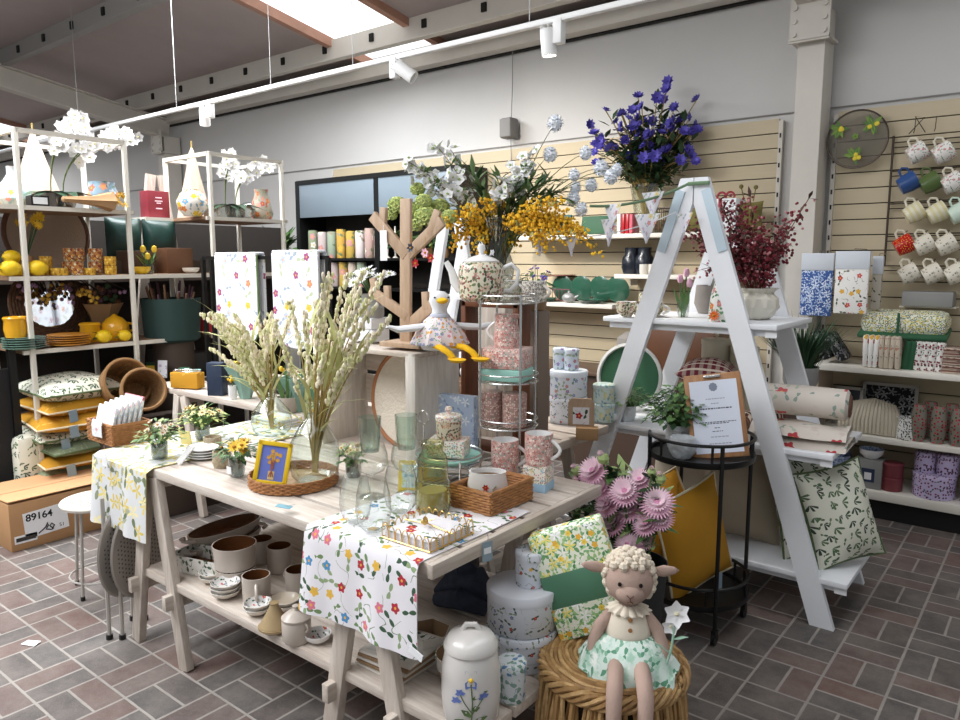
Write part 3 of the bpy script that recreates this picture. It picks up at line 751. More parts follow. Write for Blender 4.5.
F_bunt = floral('bunting print', '#e6e5ec', [('leaf', .03, .016, .5, ['#b3bda6', '#a9b5c3']), ('flower', .05, .013, .6, ['#bfb3d6', '#d095a6', '#ddd3a0', '#c3bcd9'])])
F_green_d = floral('green frond print', '#e8e6df', [('leaf', .03, .024, .8, ['#4f7d5a', '#6f9c72']), ('flower', .05, .016, .3, ['#dd6a2a', '#c97f8c'])], rough=.4)
F_stone = floral('stoneware leaf print', '#d9d6cf', [('vine', .06, .012, .7, ['#5a6a52']), ('leaf', .035, .024, .5, ['#4d5f4a', '#6a7a5c'])], rough=.25)
F_dish = floral('painted dish print', '#e4e2df', [('leaf', .022, .012, .5, ['#5a7358', '#45614c']), ('flower', .03, .009, .5, ['#b03040', '#c9505c', '#6a7fb0'])], rough=.2)
F_ribb = floral('striped throw weave', '#c9bba6', [('stripe', .03, .45, 0, ['#7d2f38']), ('stripe', .045, .25, 0, ['#3d3a34'])], rough=.9)
F_blueb = floral('blue bowl print', '#c9d6ea', [('sprig', .02, .012, .9, ['#3f5aa0', '#5f7ab8'])], rough=.25)
F_black = floral('black toile print', '#1f1f22', [('sprig', .05, .028, .8, ['#8a8a8c', '#a9a9a9']), ('leaf', .03, .02, .5, ['#6f6f72'])])
F_jug = floral('black leaf jug print', '#ecebe6', [('leaf', .022, .013, .8, ['#232325']), ('dot', .014, .003, .5, ['#232325'])], rough=.2)
F_redglass = floral('red berry glass print', '#857f74', [('dot', .02, .006, .8, ['#9c2430', '#b83a44', '#3f5a3c'])], rough=.1)
M_china = mat('white china', '#ecebea', .2, coat=.3)
M_offw = mat('off white glaze', '#dcd6cc', .25, coat=.2)
M_stonew = mat('pale grey stoneware', '#c6bbb0', .3, var=.06, vscale=20)
M_inner = mat('brown glazed inside', '#6b4326', .25, var=.25, vscale=18)
M_tan = mat('tan raw clay', '#9d7f5f', .6, var=.15, vscale=16)
M_wick = mat('honey wicker', '#b98250', .6, col2='#8a5c35', vscale=40, bump=.3, bscale=160)
M_wick2 = mat('rattan', '#b57e4c', .55, col2='#85552f', vscale=60, bump=.4, bscale=140)
M_straw = mat('pale woven straw', '#b59a78', .8, col2='#8a7050', vscale=50, bump=.7, bscale=110)
G_clear = glass('clear glass', '#fafdfb'); G_teal = glass('pale teal glass', '#f1f8f4'); G_olive = glass('olive glass', '#e2e1bd'); G_grey = glass('smoky glass', '#c9cfd0'); G_green = glass('bottle green glass', '#7ea893')
M_stem = mat('dry stem', '#a08a52', .8); M_green = mat('leaf green', '#5a7d45', .6); M_dgreen = mat('deep leaf green', '#33502f', .6); M_pgreen = mat('pale leaf green', '#9cb072', .6)
M_lgrn = mat('yellow green leaf', '#d0da86', .6)
M_pet_w = mat('white petal', '#f3f2f2', .6); M_pet_y = mat('yellow petal', '#eac23a', .6); M_pet_o = mat('mimosa yellow', '#f2c030', .7); M_pet_p = mat('pink petal', '#ecb9d0', .6); M_pet_pl = mat('pale pink petal', '#f2d6e1', .6)
M_pet_v = mat('violet petal', '#5c53b3', .6); M_pet_r = mat('crimson berry', '#7c2733', .55); M_pet_b = mat('blush petal', '#e2d3c0', .7); M_ctr = mat('golden centre', '#b8842c', .8); M_dk = mat('dark stem', '#2f2a24', .8)
M_soil = mat('dark soil', '#2b221b', .9); M_card_y = mat('yellow card', '#e5c63a', .6); M_kraft = mat('kraft paper', '#b08a62', .8, var=.1); M_linen = mat('beige linen', '#bdb3a0', .9, bump=.4, bscale=260)
M_grey = mat('mid grey', '#8b8a88', .6); M_zinc = mat('weathered zinc', '#a9a9a8', .45, metal=.35, var=.15, vscale=25); M_fgreen = mat('forest green', '#27573a', .6); M_mint = mat('mint card', '#9fd0c3', .6); M_silver = mat('hammered silver', '#dfe3e6', .3, metal=.35, bump=.5, bscale=90)
M_paleblue = mat('pale blue card', '#9fbfd6', .6); M_yel = mat('yellow glaze', '#e0a41f', .25, coat=.3); M_lemon = mat('lemon skin', '#ecc51f', .4, bump=.3, bscale=160); M_dkgreen = mat('dark green cloth', '#1f3a31', .8); M_mesh = mat('bronze mesh', '#66605a', .6)
M_navy = mat('navy card', '#28354a', .5); M_red = mat('red glaze', '#b0222a', .3); M_must = mat('mustard velvet', '#c28a20', .8, var=.1, vscale=10); M_taupe = mat('taupe cotton', '#a99c88', .85)

def cup_b(b, r, h, foot=.85, th=.004, n=22, mi=0, mi2=0, belly=0.):
    b.lathe([(0, .001), (r * foot, .001), (r * (1 + belly) if belly else r, h * .35), (r, h), (r - th, h)], n, mi=mi)
    b.lathe([(r - th, h), (r - th - r * .02, h * .4), (r * foot - th, th * 2), (0, th * 2)], n, mi=mi2); return b
def handle_b(b, r, h, w=.005, out=.6, ang=0., mi=0):
    pts = [(r * .97 + math.sin(PI * i / 8) * r * out, 0, h * (.8 - .6 * i / 8)) for i in range(9)]
    M = Matrix.Rotation(ang, 4, 'Z'); return b.tube([M @ Vector(p) for p in pts], w, 7, mi)
def mug(label, P, r, h, body, inner=None, ang=-.6, group=None, rot=None, name='mug', handle=None, cat='mug', foot=.92, belly=0.):
    t = thing(name, label, cat, P, 0 if rot is None else 0, group, rot)
    inner = inner or M_china
    cup_b(B(), r, h, foot, mi=0, mi2=1, belly=belly).build('cup_body', [body, inner], t)
    handle_b(B(), r, h, max(.004, r * .13), .65, ang).build('handle', handle or inner, t); return t
def tin(label, P, r, h, body, lidm=None, group=None, name='cake_tin', cat='tin', knob=False, rz=0., lh=None):
    t = thing(name, label, cat, P, rz, group); lh = lh or min(.03, h * .22)
    B().lathe([(0, 0), (r * .97, 0), (r, .004), (r, h - lh), (0, h - lh)], 32).build('tin_body', body, t)
    l = B().lathe([(r + .002, h - lh), (r + .003, h - .004), (r, h), (r * .9, h + .002), (0, h + .002)], 32).build('lid', lidm or body, t)
    if knob: B().lathe([(0, h), (.008, h), (.007, h + .012), (.013, h + .02), (.009, h + .03), (0, h + .032)], 12).build('knob', lidm or body, l)
    return t
def stack_plates(label, P, r, n, step, m, group=None, name='plate', cat='plate', depth=.012, labels=None, sx=1., rz=0.):
    words = ('bottom', 'second', 'third', 'fourth', 'fifth', 'sixth')
    for i in range(n):
        b = B().lathe([(0, .001), (r * .6, .001), (r, depth), (r * .995, depth + .003), (r * .6, .005), (0, .005)], 32, sx=sx)
        w = 'topmost' if i == n - 1 else words[i] if i else 'bottom'
        one(name, label % w, cat, b, m if not isinstance(m, list) else m[i % len(m)], (P[0], P[1], P[2] + i * step), rz, group)
def pot_plant(label, P, r, h, potm, leafm, spread, top, n=60, flowers=None, nf=10, fr=.012, group=None, name='potted_plant', cat='plant', L=.03, w=.016, droop=.3, soil=True, potname='pot', up=.6):
    t = thing(name, label, cat, P, 0, group)
    b = cup_b(B(), r, h, .8); b.build(potname, potm, t)
    b = B(); fl = B()
    for i in range(n):
        a = rnd(0, 6.283); k = math.sqrt(rnd(0, 1)); z = h + (top - h) * rnd(.15, 1) * (1 - .5 * k * k)
        p = Vector((math.cos(a) * k * spread, math.sin(a) * k * spread, z))
        d = Vector((math.cos(a) * (.4 + k), math.sin(a) * (.4 + k), rnd(-droop, up)))
        b.leaf(p, d, L * rnd(.7, 1.3), w * rnd(.7, 1.3), 0 if rnd(0, 1) < .6 else 1, .3)
        if i % 3 == 0: b.tube([(p.x * .2, p.y * .2, h * .7), (p.x * .6, p.y * .6, (h + p.z) / 2), p], .0012, 4, 2)
    b.build('foliage', [leafm, M_green if leafm is not M_green else M_dgreen, M_green], t)
    if flowers:
        for i in range(nf):
            a = rnd(0, 6.283); k = math.sqrt(rnd(0, 1)); z = top * rnd(.85, 1.05) - .03 * k
            p = Vector((math.cos(a) * k * spread * .9, math.sin(a) * k * spread * .9, z)); f = B()
            f.bloom(p, (math.cos(a) * k * .8, math.sin(a) * k * .8 - .3, .8), fr * rnd(.8, 1.2), 9, 0, 1)
            f.tube([(p.x * .3, p.y * .3, h), (p.x * .8, p.y * .8, (h + z) / 2), p], .0012, 4, 2)
            f.build('bloom', [flowers, M_ctr, M_green], t)
    return t
def folded(label, P, w, d, h, m, rz=0., group=None, name='folded_towel', cat='towel', n=3, rot=None):
    b = B()
    for i in range(n): b.box((0, 0, h * (i + .5) / n), (w * (1 - .01 * i), d, h / n * .98), (0, 0, 0), 0, h / n * .42)
    return one(name, label, cat, b, m, P, rz, group, rot)
def price_tag(label, P, w=.035, h=.055, m=None, rz=0., rot=None, group='price tags'):
    b = B().box((0, 0, -h / 2), (w, .0012, h)).box((0, -.0011, -h * .45), (w * .7, .0006, h * .3), mi=1)
    b.tube([(0, 0, -.003), (.003, .0, .012), (0, .002, .028)], .0008, 4, 2)
    return one('price_tag', label, 'tag', b, [m or M_tagb, M_tagw, M_wire], P, rz, group, rot)
def lay(M, P, rz): return Matrix.Translation(P) @ Matrix.Rotation(rz, 4, 'Z') @ M
# ================================================================ on the trestle table
def runner(label, x0, x1, ydrop, zhem, m, yend, name='table_runner', hemdx=0., z0=TT):
    L1 = yend - 1.385; L2 = z0 - zhem; T = L1 + L2; w = x1 - x0
    def fn(a, b):
        s = b * T; x = x0 + a * w
        if s < L1: return (x + .004 * math.sin(9 * s), yend - s, z0 + .003 + .0015 * math.sin(20 * a + 7 * s))
        q = s - L1; k = q / L2
        return (x + hemdx * k * (a - .3) * 2, 1.382 - min(q, .02) * .6 - .012 * math.sin(a * 9 + 1) * k - .02 * k - .006 * math.sin(a * 21) * k, z0 + .003 - max(0, q - .006))
    b = B().sheet(fn, 20, 36, 0, (w, T), .0025)
    return one(name, label, 'table runner', b, m)
zL = atY(120, 530, 1.37).z; zR = atY(372, 640, 1.36).z
a = atY(97, 452, 1.385).x; c = atY(150, 466, 1.385).x
runner('white table runner printed with yellow lilies hanging over the left end of the trestle table', a, c, .3, zL, F_lily, 2.2)
a = atY(310, 540, 1.385).x; c = atY(424, 580, 1.385).x
rn = runner('white table runner with red and blue flowers hanging down the front beside the open shelf', a, c - .01, .3, zR, F_runner, 1.9, hemdx=.01)

B().box((c + .004, 1.345, zR + .03), (.05, .002, .022), (0, .3, 0)).build('care_label', M_tagw, rn)
# rectangular wicker basket with napkins, far left
def wicker_box(t, w, d, h, th, m, low_front=None, taper=.0):
    b = B(); n = max(4, int(h / .009))
    for i in range(n):
        z = h * (i + .5) / n; k = 1 + taper * i / n
        for ax, L, o in (('x', w, d), ('y', d, w)):
            for s in (-1, 1):
                pts = []; m_ = int(L / .02)
                for j in range(m_ + 1):
                    q = -L / 2 + L * j / m_; wv = .0022 * (1 if (j + i) % 2 else -1)
                    p = (q * k, s * (o / 2 * k + wv), z) if ax == 'x' else (s * (o / 2 * k + wv), q * k, z)
                    pts.append(p)
                b.tube(pts, h / n * .56, 5)
    b.build('woven_sides', m, t)
    B().box((0, 0, .004), (w, d, .008)).build('base', m, t)
    b = B(); k = 1 + taper
    b.tube([(-w / 2 * k, -d / 2 * k, h), (w / 2 * k, -d / 2 * k, h), (w / 2 * k, d / 2 * k, h), (-w / 2 * k, d / 2 * k, h)], .0065, 7, 0, True); b.build('rim', m, t)
P = on(122, 441, TT) 
t = thing('wicker_basket', 'rectangular brown wicker basket of napkins at the left end of the table', 'basket', (P.x - .02, P.y, TT + .004), .0)
wicker_box(t, .24, .17, .09, .01, M_wick)
F_nap = floral('pale blue napkin print', '#eef0f3', [('leaf', .02, .012, .5, ['#c9d3dc', '#d9e0d9']), ('flower', .04, .01, .3, ['#e6a9b3', '#b9cfe0'])])
for i in range(6):
    y = -.062 + .024 * i
    b = B().box((0, 0, .075), (.165, .014, .15), (-.25, 0, 0), 0, .005)
    one('napkin_pack', ('white napkin pack in the left wicker basket, %s of the row' % ('front', 'second', 'third', 'fourth', 'fifth', 'rearmost')[i]), 'napkins', b, F_nap, (P.x - .01, P.y + y, TT + .02 + .006 * i), 0, 'napkin packs in the wicker basket')
b = B().box((0, 0, .0), (.165, .012, .02), (-.25, 0, 0), 0, .003)
one('pink_booklet', 'pink edged booklet lying across the top of the napkin packs', 'booklet', b, mat('coral pink card', '#e08a92', .6), (P.x - .01, P.y + .075, TT + .19), 0)
def nfn(a, b_): return (-.05 + .09 * a, -.088 - .008 * (b_ > .25) - .003 * math.sin(a * 6), .112 - .075 * b_ if b_ > .2 else .112)
one('napkin', 'single white napkin draped over the front rim of the left wicker basket', 'napkin', B().sheet(nfn, 8, 10, 0, (.09, .1), .002), F_nap, (P.x - .0, P.y - .008, TT + .002))
price_tag('white price card hanging below the left wicker basket over the lily runner', atY(104, 452, 1.345), .045, .06, M_tagw)
# pots of flowers
P = on(160, 460, TT)
pot_plant('white chamomile plant in a small clear pot beside the left wicker basket', P, .033, .075, glass('frosted pot', '#cfd4d2', .2), M_pgreen, .085, .17, 110, M_pet_b, 16, .016, name='chamomile_pot')
P = on(203, 441, TT)
pot_plant('cream flowered plant in a clear pot left of the yellow daisies', P, .033, .075, glass('frosted pot', '#cfd4d2', .2), M_lgrn, .095, .17, 90, mat('cream petal', '#efe7b8', .6), 22, .018, name='cream_flower_pot')
b = B().box((0, 0, .035), (.06, .004, .07), (.2, 0, 0))
one('yellow_card', 'small yellow card leaning before the cream flowers', 'card', b, mat('pale yellow card', '#dfd08a', .6), on(186, 446, TT), .3)
P = on(237, 476, TT)
t = pot_plant('yellow daisies in a small clear pot with a barcode beside the round rattan tray', P, .031, .07, glass('frosted pot', '#cfd4d2', .2), M_dgreen, .075, .15, 80, M_pet_y, 9, .024, name='yellow_daisy_pot')
B().box((0, -.0325, .03), (.03, .001, .028)).build('barcode_sticker', M_tagw, t)
P = on(203, 458, TT)
stack_plates('white scalloped spoon rest, %s of the stack near the lily runner', (P.x, P.y, TT), .062, 4, .011, M_china, 'stacked white spoon rests', 'spoon_rest', 'dish', sx=1.15)
b = B().sheet(lambda a, q: (.03 * (a - .5) * (1 + .5 * abs(q - .5)), -.05 - .07 * q, .056 - .052 * q + .006 * math.cos(a * PI * 2)), 6, 10, 0, (.03, .09), .004)
one('ceramic_spoon', 'white ceramic spoon propped against the stack of spoon rests', 'spoon', b, M_china, (P.x, P.y, TT), .2)
for i, (u, v, s) in enumerate(((222, 467, .034), (213, 452, .036))):
    b = cup_b(B(), s, s * 1.9, .9, belly=.08)
    one('speckled_pot', ('small speckled stone pot between the spoon rests and yellow daisies', 'small speckled stone pot behind the spoon rests')[i], 'pot', b, mat('speckled stone', '#c4b69c', .6, col2='#8f7f66', vscale=120), on(u, v, TT), 0, 'speckled stone pots')
# round rattan tray
RT = on(294, 483, TT)
t = thing('rattan_tray', 'round rattan tray near the table edge holding the big glass bottle', 'tray', (RT.x, RT.y, TT + .002))
R = .155
B().lathe([(0, 0), (R, 0), (R, .008), (0, .008)], 40).build('base', M_straw, t)
b = B()
for i in range(6):
    pts = [((R + .002 + .0025 * (1 if (k + i) % 2 else -1)) * math.cos(2 * PI * k / 56), (R + .002 + .0025 * (1 if (k + i) % 2 else -1)) * math.sin(2 * PI * k / 56), .005 + i * .0065) for k in range(56)]
    b.tube(pts, .0042, 5, 0, True)
b.build('woven_rim', M_wick2, t)
TRZ = TT + .0105
# yellow frame with picture
P = on(263, 490, TT); P = Vector((RT.x - .004, RT.y - .105, TRZ + .006)); rzf = face(P) * .8
t = thing('picture_frame', 'yellow frame with a blue picture of a flower bunch leaning in the round rattan tray', 'picture frame', P, 0, None, (-.26, .16, rzf))
b = B()
for s in (-1, 1): b.box((s * .052, 0, .0775), (.016, .012, .155), bev=.002).box((0, 0, .0775 + s * .0695), (.12, .012, .016), bev=.002)
b.build('frame', mat('bright yellow frame', '#ecc51f', .4), t)
pm = B().box((0, .002, .0775), (.09, .004, .125)).build('picture', mat('cornflower blue print', '#6f7fd0', .5), t)
b = B()
for k in range(9):
    a = k * 2.4; r = .004 * math.sqrt(k) * 2.1; b.lathe([(0, 0), (.0075, 0)], 8, (0, 0, 0), 0, Matrix.Translation((r * math.cos(a), -.0012, .1 + r * math.sin(a))) @ Matrix.Rotation(PI / 2, 4, 'X'))
for s in (-1, 0, 1): b.tube([(s * .006, -.001, .09), (s * .003, -.001, .06), (s * -.008, -.001, .03)], .0022, 4, 1)
b.box((0, -.0008, .035), (.022, .001, .03), mi=2)
b.build('painted_bunch', [mat('ochre paint', '#d9a447', .6), mat('brick paint', '#a5604a', .6), mat('sand paint', '#dcc08a', .6)], pm)
# big glass bottle with dried stems
def dried(t, n, z0, h, spread, lean, curls=.5, mats=None, heads=True):
    st = B(); hd = B()
    for i in range(n):
        a = rnd(0, 6.283); k = rnd(.2, 1) * spread; H = h * rnd(.6, 1)
        dx, dy = math.cos(a) * k + lean[0] * rnd(.4, 1.1), math.sin(a) * k * .6 + lean[1]
        pts = [Vector((dx * q ** 1.6 + .01 * math.sin(a), dy * q ** 1.6, z0 + H * q - (q ** 4) * H * .12 * curls)) for q in [j / 9 for j in range(10)]]
        st.tube(pts, [.0038 - .0022 * j / 9 for j in range(10)], 5)
        if heads:
            d = (pts[-1] - pts[-4]); L = rnd(.25, .5)
            m_ = int(30 + 40 * L)
            for j in range(m_):
                q = 1 - L * j / m_; ii = min(8, int(q * 9)); f = q * 9 - ii; p = pts[ii].lerp(pts[ii + 1], f)
                hd.ball(p + Vector((rnd(-.009, .009), rnd(-.009, .009), rnd(-.003, .003))), (.006, .006, .0105), 0 if rnd(0, 1) < .6 else 1, 5)
        for _ in range(2 if i % 2 else 1):
            q = rnd(.3, .85); ii = int(q * 9); p = pts[ii]; st.leaf(p, (pts[ii + 1] - p).normalized() + Vector((rnd(-.7, .7), rnd(-.5, .5), .1)), rnd(.12, .24), .016, 1, .4, n=4)
    st.build('stems', [M_stem, mat('straw leaf', '#c0c288', .7)], t)
    if heads: stuff(hd.build('seed_heads', [mat('cream seed head', '#ece2c8', .8), mat('green seed head', '#d3d3a0', .8)], t))
def carboy(t, R, H, neck, m, n=36):
    b = B().lathe([(0, .003), (R * .7, .003), (R * .92, R * .25), (R, H * .3), (R * .93, H * .48), (R * .6, H * .66), (neck * 1.3, H * .78), (neck, H * .84), (neck, H * .95), (neck * 1.35, H * .975), (neck * 1.3, H)], n)
    b.build('glass_body', m, t)
P = Vector((RT.x + .06, RT.y + .05, TRZ))
t = thing('glass_bottle', 'big round pale green glass bottle with tall dried stems on the rattan tray', 'vase', P)
carboy(t, .092, .3, .021, G_teal); dried(t, 27, .03, .78, .3, (.12, .0))
P = on(272, 434, TT); P.z = TT
t = thing('stem_vase', 'teal glass vase of dried stems behind the yellow daisies', 'vase', P)
carboy(t, .095, .22, .026, G_teal); dried(t, 40, .03, .62, .3, (-.13, -.06), 1.)
# tulip leaves in grey pot
P = on(288, 412, TT); P.z = TT
t = thing('narcissus_pot', 'grey pot of green narcissus leaves with a yellow bud behind the dried stems', 'plant', P)
b = cup_b(B(), .06, .085, .8); b.build('pot', M_stonew, t)
b = B()
for i in range(26): a = rnd(0, 6.28); b.leaf((.03 * math.cos(a), .03 * math.sin(a), .07), (math.cos(a) * .3, math.sin(a) * .3, 1), rnd(.1, .2), .012, 0, .15, n=4)
b.build('foliage', M_green, t); B().ball((-.02, -.02, .235), (.012, .012, .016)).ball((-.03, -.0, .225), (.01, .01, .012)).build('bud', M_pet_y, t)
# folded lily cloths, dark box, bits behind
P = on(277, 425, TT)
folded('folded white cloth with yellow lilies lying behind the rattan tray', (P.x, P.y, TT), .22, .15, .045, F_lily, 0, None, 'folded_cloth', 'cloth')
P = row(218, 2.46, TT)
b = B().box((0, 0, .1), (.1, .07, .2), bev=.004); one('navy_box', 'plain dark navy box standing behind the cream flowers', 'box', b, M_navy, (P.x, P.y, TT), .5)
P = row(233, 2.44, TT); t = thing('yellow_spray', 'spray of small yellow flowers beside the navy box', 'flowers', (P.x, P.y, TT)); b = B(); s = B()
for i in range(40): q = rnd(0, 1); b.ball((rnd(-.02, .02) * (1.2 - q), rnd(-.015, .015), .1 + q * .1), .008, 0, 5)
cup_b(s, .025, .08, .8); s.build('pot', M_china, t); b.tube([(0, 0, .02), (0, 0, .14)], .003, 5, 1); b.build('blossom_head', [M_pet_y, M_green], t)
P = row(188, 2.47, TT)
t = thing('yellow_tin', 'yellow floral tin with a glass lid behind the chamomile pot', 'tin', (P.x, P.y, TT + .006), .4)
B().box((0, 0, .05), (.2, .08, .1), bev=.006).build('tin_body', F_must, t); B().lathe([(.085, .104), (.08, .108), (.085, .112), (.09, .108), (.085, .104)], 28, sx=1.1, sy=.5).build('rim', M_chrome, t)
P = on(316, 414, TT)
t = thing('green_banded_throw', 'folded flowery throw with a dark green paper band standing behind the big bottle', 'throw', (P.x - .02, P.y + .02, TT), .35)
B().box((0, 0, .09), (.12, .06, .18), (0, 0, 0), 0, .02).build('throw_body', F_blanket, t); B().box((0, 0, .1), (.124, .064, .09), (0, 0, 0), 0, .016).build('paper_band', mat('sage green band', '#4f7d63', .6), t)
P = on(345, 478, TT)
pot_plant('little pot of white and yellow daisies beside the big glass bottle', (P.x + .015, P.y + .03, TT), .03, .06, glass('frosted pot', '#cfd4d2', .2), M_pgreen, .05, .14, 70, mat('cream petal', '#efe7b8', .6), 10, .016, name='daisy_pot')
# glasses
def goblet(label, P, r, h, m, group, stem=True, name='wine_glass'):
    b = B()
    if stem: b.lathe([(0, .002), (r * .75, .002), (r * .7, .005), (.006, .012), (.0045, h * .38), (.01, h * .42), (r * .75, h * .5), (r, h * .64), (r * .95, h * .82), (r * .78, h)], 26)
    else: b.lathe([(0, .003), (r * .5, .003), (r * .85, h * .15), (r, h * .4), (r * .93, h * .7), (r * .72, h)], 26)
    return one(name, label, 'glass', b, m, P, 0, group)
for (u, v, lab) in ((372, 497, 'stemmed wine glass with a tumbler in it, left one behind the stemless glasses'), (408, 494, 'stemmed wine glass with a tumbler in it, right one beside the olive bottle')):
    P = on(u, v, TT); goblet(lab, P, .058, .19, G_clear, 'stemmed wine glasses')
for (u, v, lab) in ((372, 497, 'pale teal tumbler standing in the left stemmed glass'), (408, 494, 'clear tumbler standing in the right stemmed glass')):
    P = on(u, v, TT); b = B().lathe([(0, .0), (.03, .0), (.036, .05), (.0395, .12), (.0375, .12), (.034, .05), (.028, .004), (0, .004)], 24)
    one('tumbler', lab, 'glass', b, G_teal, (P.x - .004, P.y, TT + .162), 0, 'tumblers in the wine glasses')
for (u, v, s, lab) in ((356, 524, .05, 'stemless glass on the edge of the flowery runner, leftmost of three'), (374, 533, .054, 'stemless glass at the front of the flowery runner, middle of three'), (401, 514, .055, 'stemless glass in front of the yellow cards, rightmost of three')):
    P = on(u, v, TT); goblet(lab, (P.x, P.y, TT + .006), s, s * 3.0, G_clear, 'stemless glasses', False, 'stemless_glass')
for (u, v, lab) in ((398, 496, 'yellow edged greeting card with a green picture, left of two leaning behind the glasses'), (424, 485, 'yellow edged greeting card, right of two, partly behind the olive bottle')):
    P = on(u, v, TT); t = thing('greeting_card', lab, 'card', (P.x, P.y + .06, TT), 0, 'yellow greeting cards', (-.2, 0, .6))
    B().box((0, 0, .055), (.085, .003, .11)).build('card', M_card_y, t); B().box((0, -.002, .055), (.06, .001, .08)).build('picture', F_aqua, t)
P = on(433, 512, TT)
t = thing('olive_bottle', 'olive green glass storage jar beside the gold napkin holder', 'jar', (P.x, P.y, TT + .004)); 
B().lathe([(0, .003), (.052, .003), (.057, .012), (.057, .1), (.052, .11), (.05, .13), (.049, .17), (.045, .185), (.034, .2), (.034, .212), (.038, .216), (.038, .228), (.034, .232)], 30).build('glass_body', G_olive, t)
B().lathe([(0, .0), (.045, .0), (.048, .03), (.046, .06), (0, .062)], 20, c=(0, 0, .012)).build('cork_filling', mat('amber filling', '#b3a878', .6), t)
# gold wire napkin holder
P = on(428, 538, TT)
t = thing('napkin_holder', 'flat gold wire napkin holder with looped sides on the flowery runner', 'napkin holder', (P.x, P.y, TT + .006), .0)
S = .19; b = B()
for s in (-1, 1):
    for ax in (0, 1):
        b.tube([(-S / 2, s * S / 2, .004), (S / 2, s * S / 2, .004)] if ax == 0 else [(s * S / 2, -S / 2, .004), (s * S / 2, S / 2, .004)], .0022, 6)
n = 7
for i in range(n):
    q = -S / 2 + S * (i + .5) / n
    for s in (-1, 1):
        if s > 0 or True: b.tube(arc((0, 0, .025), S / n / 2, 0, PI, 8) and [(q + x * .9, s * S / 2, z) for x, z in [(S / n / 2 * math.cos(PI * k / 8), .022 + .022 * math.sin(PI * k / 8)) for k in range(9)]], .0017, 5)
        b.tube([(s * S / 2, q + x * .9, z) for x, z in [(S / n / 2 * math.cos(PI * k / 8), .022 + .022 * math.sin(PI * k / 8)) for k in range(9)]], .0017, 5)
        for e in (-1, 1): b.tube([(q + e * S / n / 2 * .9, s * S / 2, .004), (q + e * S / n / 2 * .9, s * S / 2, .024)], .0017, 5); b.tube([(s * S / 2, q + e * S / n / 2 * .9, .004), (s * S / 2, q + e * S / n / 2 * .9, .024)], .0017, 5)
b.build('wire_frame', M_brass, t)
a = B().tube([(-S / 2, 0, .03), (0, 0, .038), (S / 2, 0, .03)], .002, 6).build('holding_arm', M_brass, t)
B().ball((0, -.01, .045), (.006, .012, .008)).ball((0, -.022, .05), .006).leaf((0, -.01, .045), (.5, .5, .4), .03, .016, 0).leaf((0, -.01, .045), (-.5, .5, .4), .03, .016, 0).build('bee_ornament', M_brass, a)
folded('stack of flowery paper napkins inside the gold wire holder', (P.x, P.y, TT + .0085), .18, .18, .026, F_runner, 0, None, 'paper_napkins', 'napkins', 5)
price_tag('blue grey price tag hanging from the gold napkin holder', atY(473, 541, 1.6) if False else Vector((-1.262, 1.62, TT - .0)), .036, .06, None, PI / 2 - .3)
b = B().box((0, 0, .0), (.05, .028, .0012), (0, .12, .2)).tube([(0, 0, 0), (.03, .02, .004)], .0008, 4, 1)
one('price_tag', 'blue paper tag lying on the table edge in front of the rattan tray', 'tag', b, [mat('teal paper tag', '#6fa3b3', .6), M_wire], atY(284, 507, 1.40) + Vector((0, 0, .002)), .3, 'price tags')
# rectangular wicker tray with planter
P = on(497, 505, TT)
t = thing('wicker_tray', 'rectangular honey wicker tray on the front right corner of the table', 'tray', (P.x - .02, P.y, TT + .005), 0)
wicker_box(t, .165, .23, .072, .01, M_wick)
Q = (P.x - .04, P.y - .0, TT + .014)
t = thing('oval_planter', 'white oval planter painted with a red flower inside the honey wicker tray', 'planter', Q, .6)
b = B().lathe([(0, .002), (.05, .002), (.062, .02), (.066, .05), (.058, .088), (.06, .096), (.055, .096), (.055, .08)], 30, sx=1.05, sy=.7).lathe([(.055, .08), (.055, .02), (0, .012)], 30, sx=1.05, sy=.7, mi=1)
b.build('bowl', [M_china, M_tan], t)
b = B(); b.bloom((-.004, -.0465, .052), (0, -1, .1), .012, 6, 0, 1); b.leaf((-.02, -.0455, .04), (-1, 0, .6), .02, .01, 2).leaf((.018, -.0455, .045), (.6, 0, .8), .022, .011, 2).tube([(-.004, -.0462, .045), (.01, -.0462, .03), (.025, -.044, .04)], .0012, 4, 2)
b.build('painted_flower', [M_red, M_ctr, M_dgreen], t)
# boxed pink mugs
def mugbox(label, P, w, h, m, band, rz):
    t = thing('gift_box', label, 'box', P, rz, 'small chintz gift boxes'); B().box((0, 0, h / 2), (w, w, h), bev=.002).build('carton', m, t)
    if band: B().box((0, 0, .016), (w + .002, w + .002, .03)).build('band', band, t)
P = on(541, 493, TT); Z = .092
mugbox('white floral gift box with a blue base under the right pink mug', (P.x - .035, P.y + .035, TT), .085, Z, F_mint, M_paleblue, .2)
mug('pink chintz mug on the box at the table end, right of two', (P.x - .035, P.y + .035, TT + Z), .05, .112, F_pink, ang=.2, group='pink chintz mugs')
P2 = on(508, 483, TT)
mugbox('pink floral gift box under the left pink mug', (P2.x + .0, P2.y - .02, TT), .09, .05, F_pink, None, .35)
mug('pink chintz mug with a white bow behind the wicker tray, left of two', (P2.x, P2.y - .02, TT + .05), .05, .118, F_pink, ang=.5, group='pink chintz mugs')

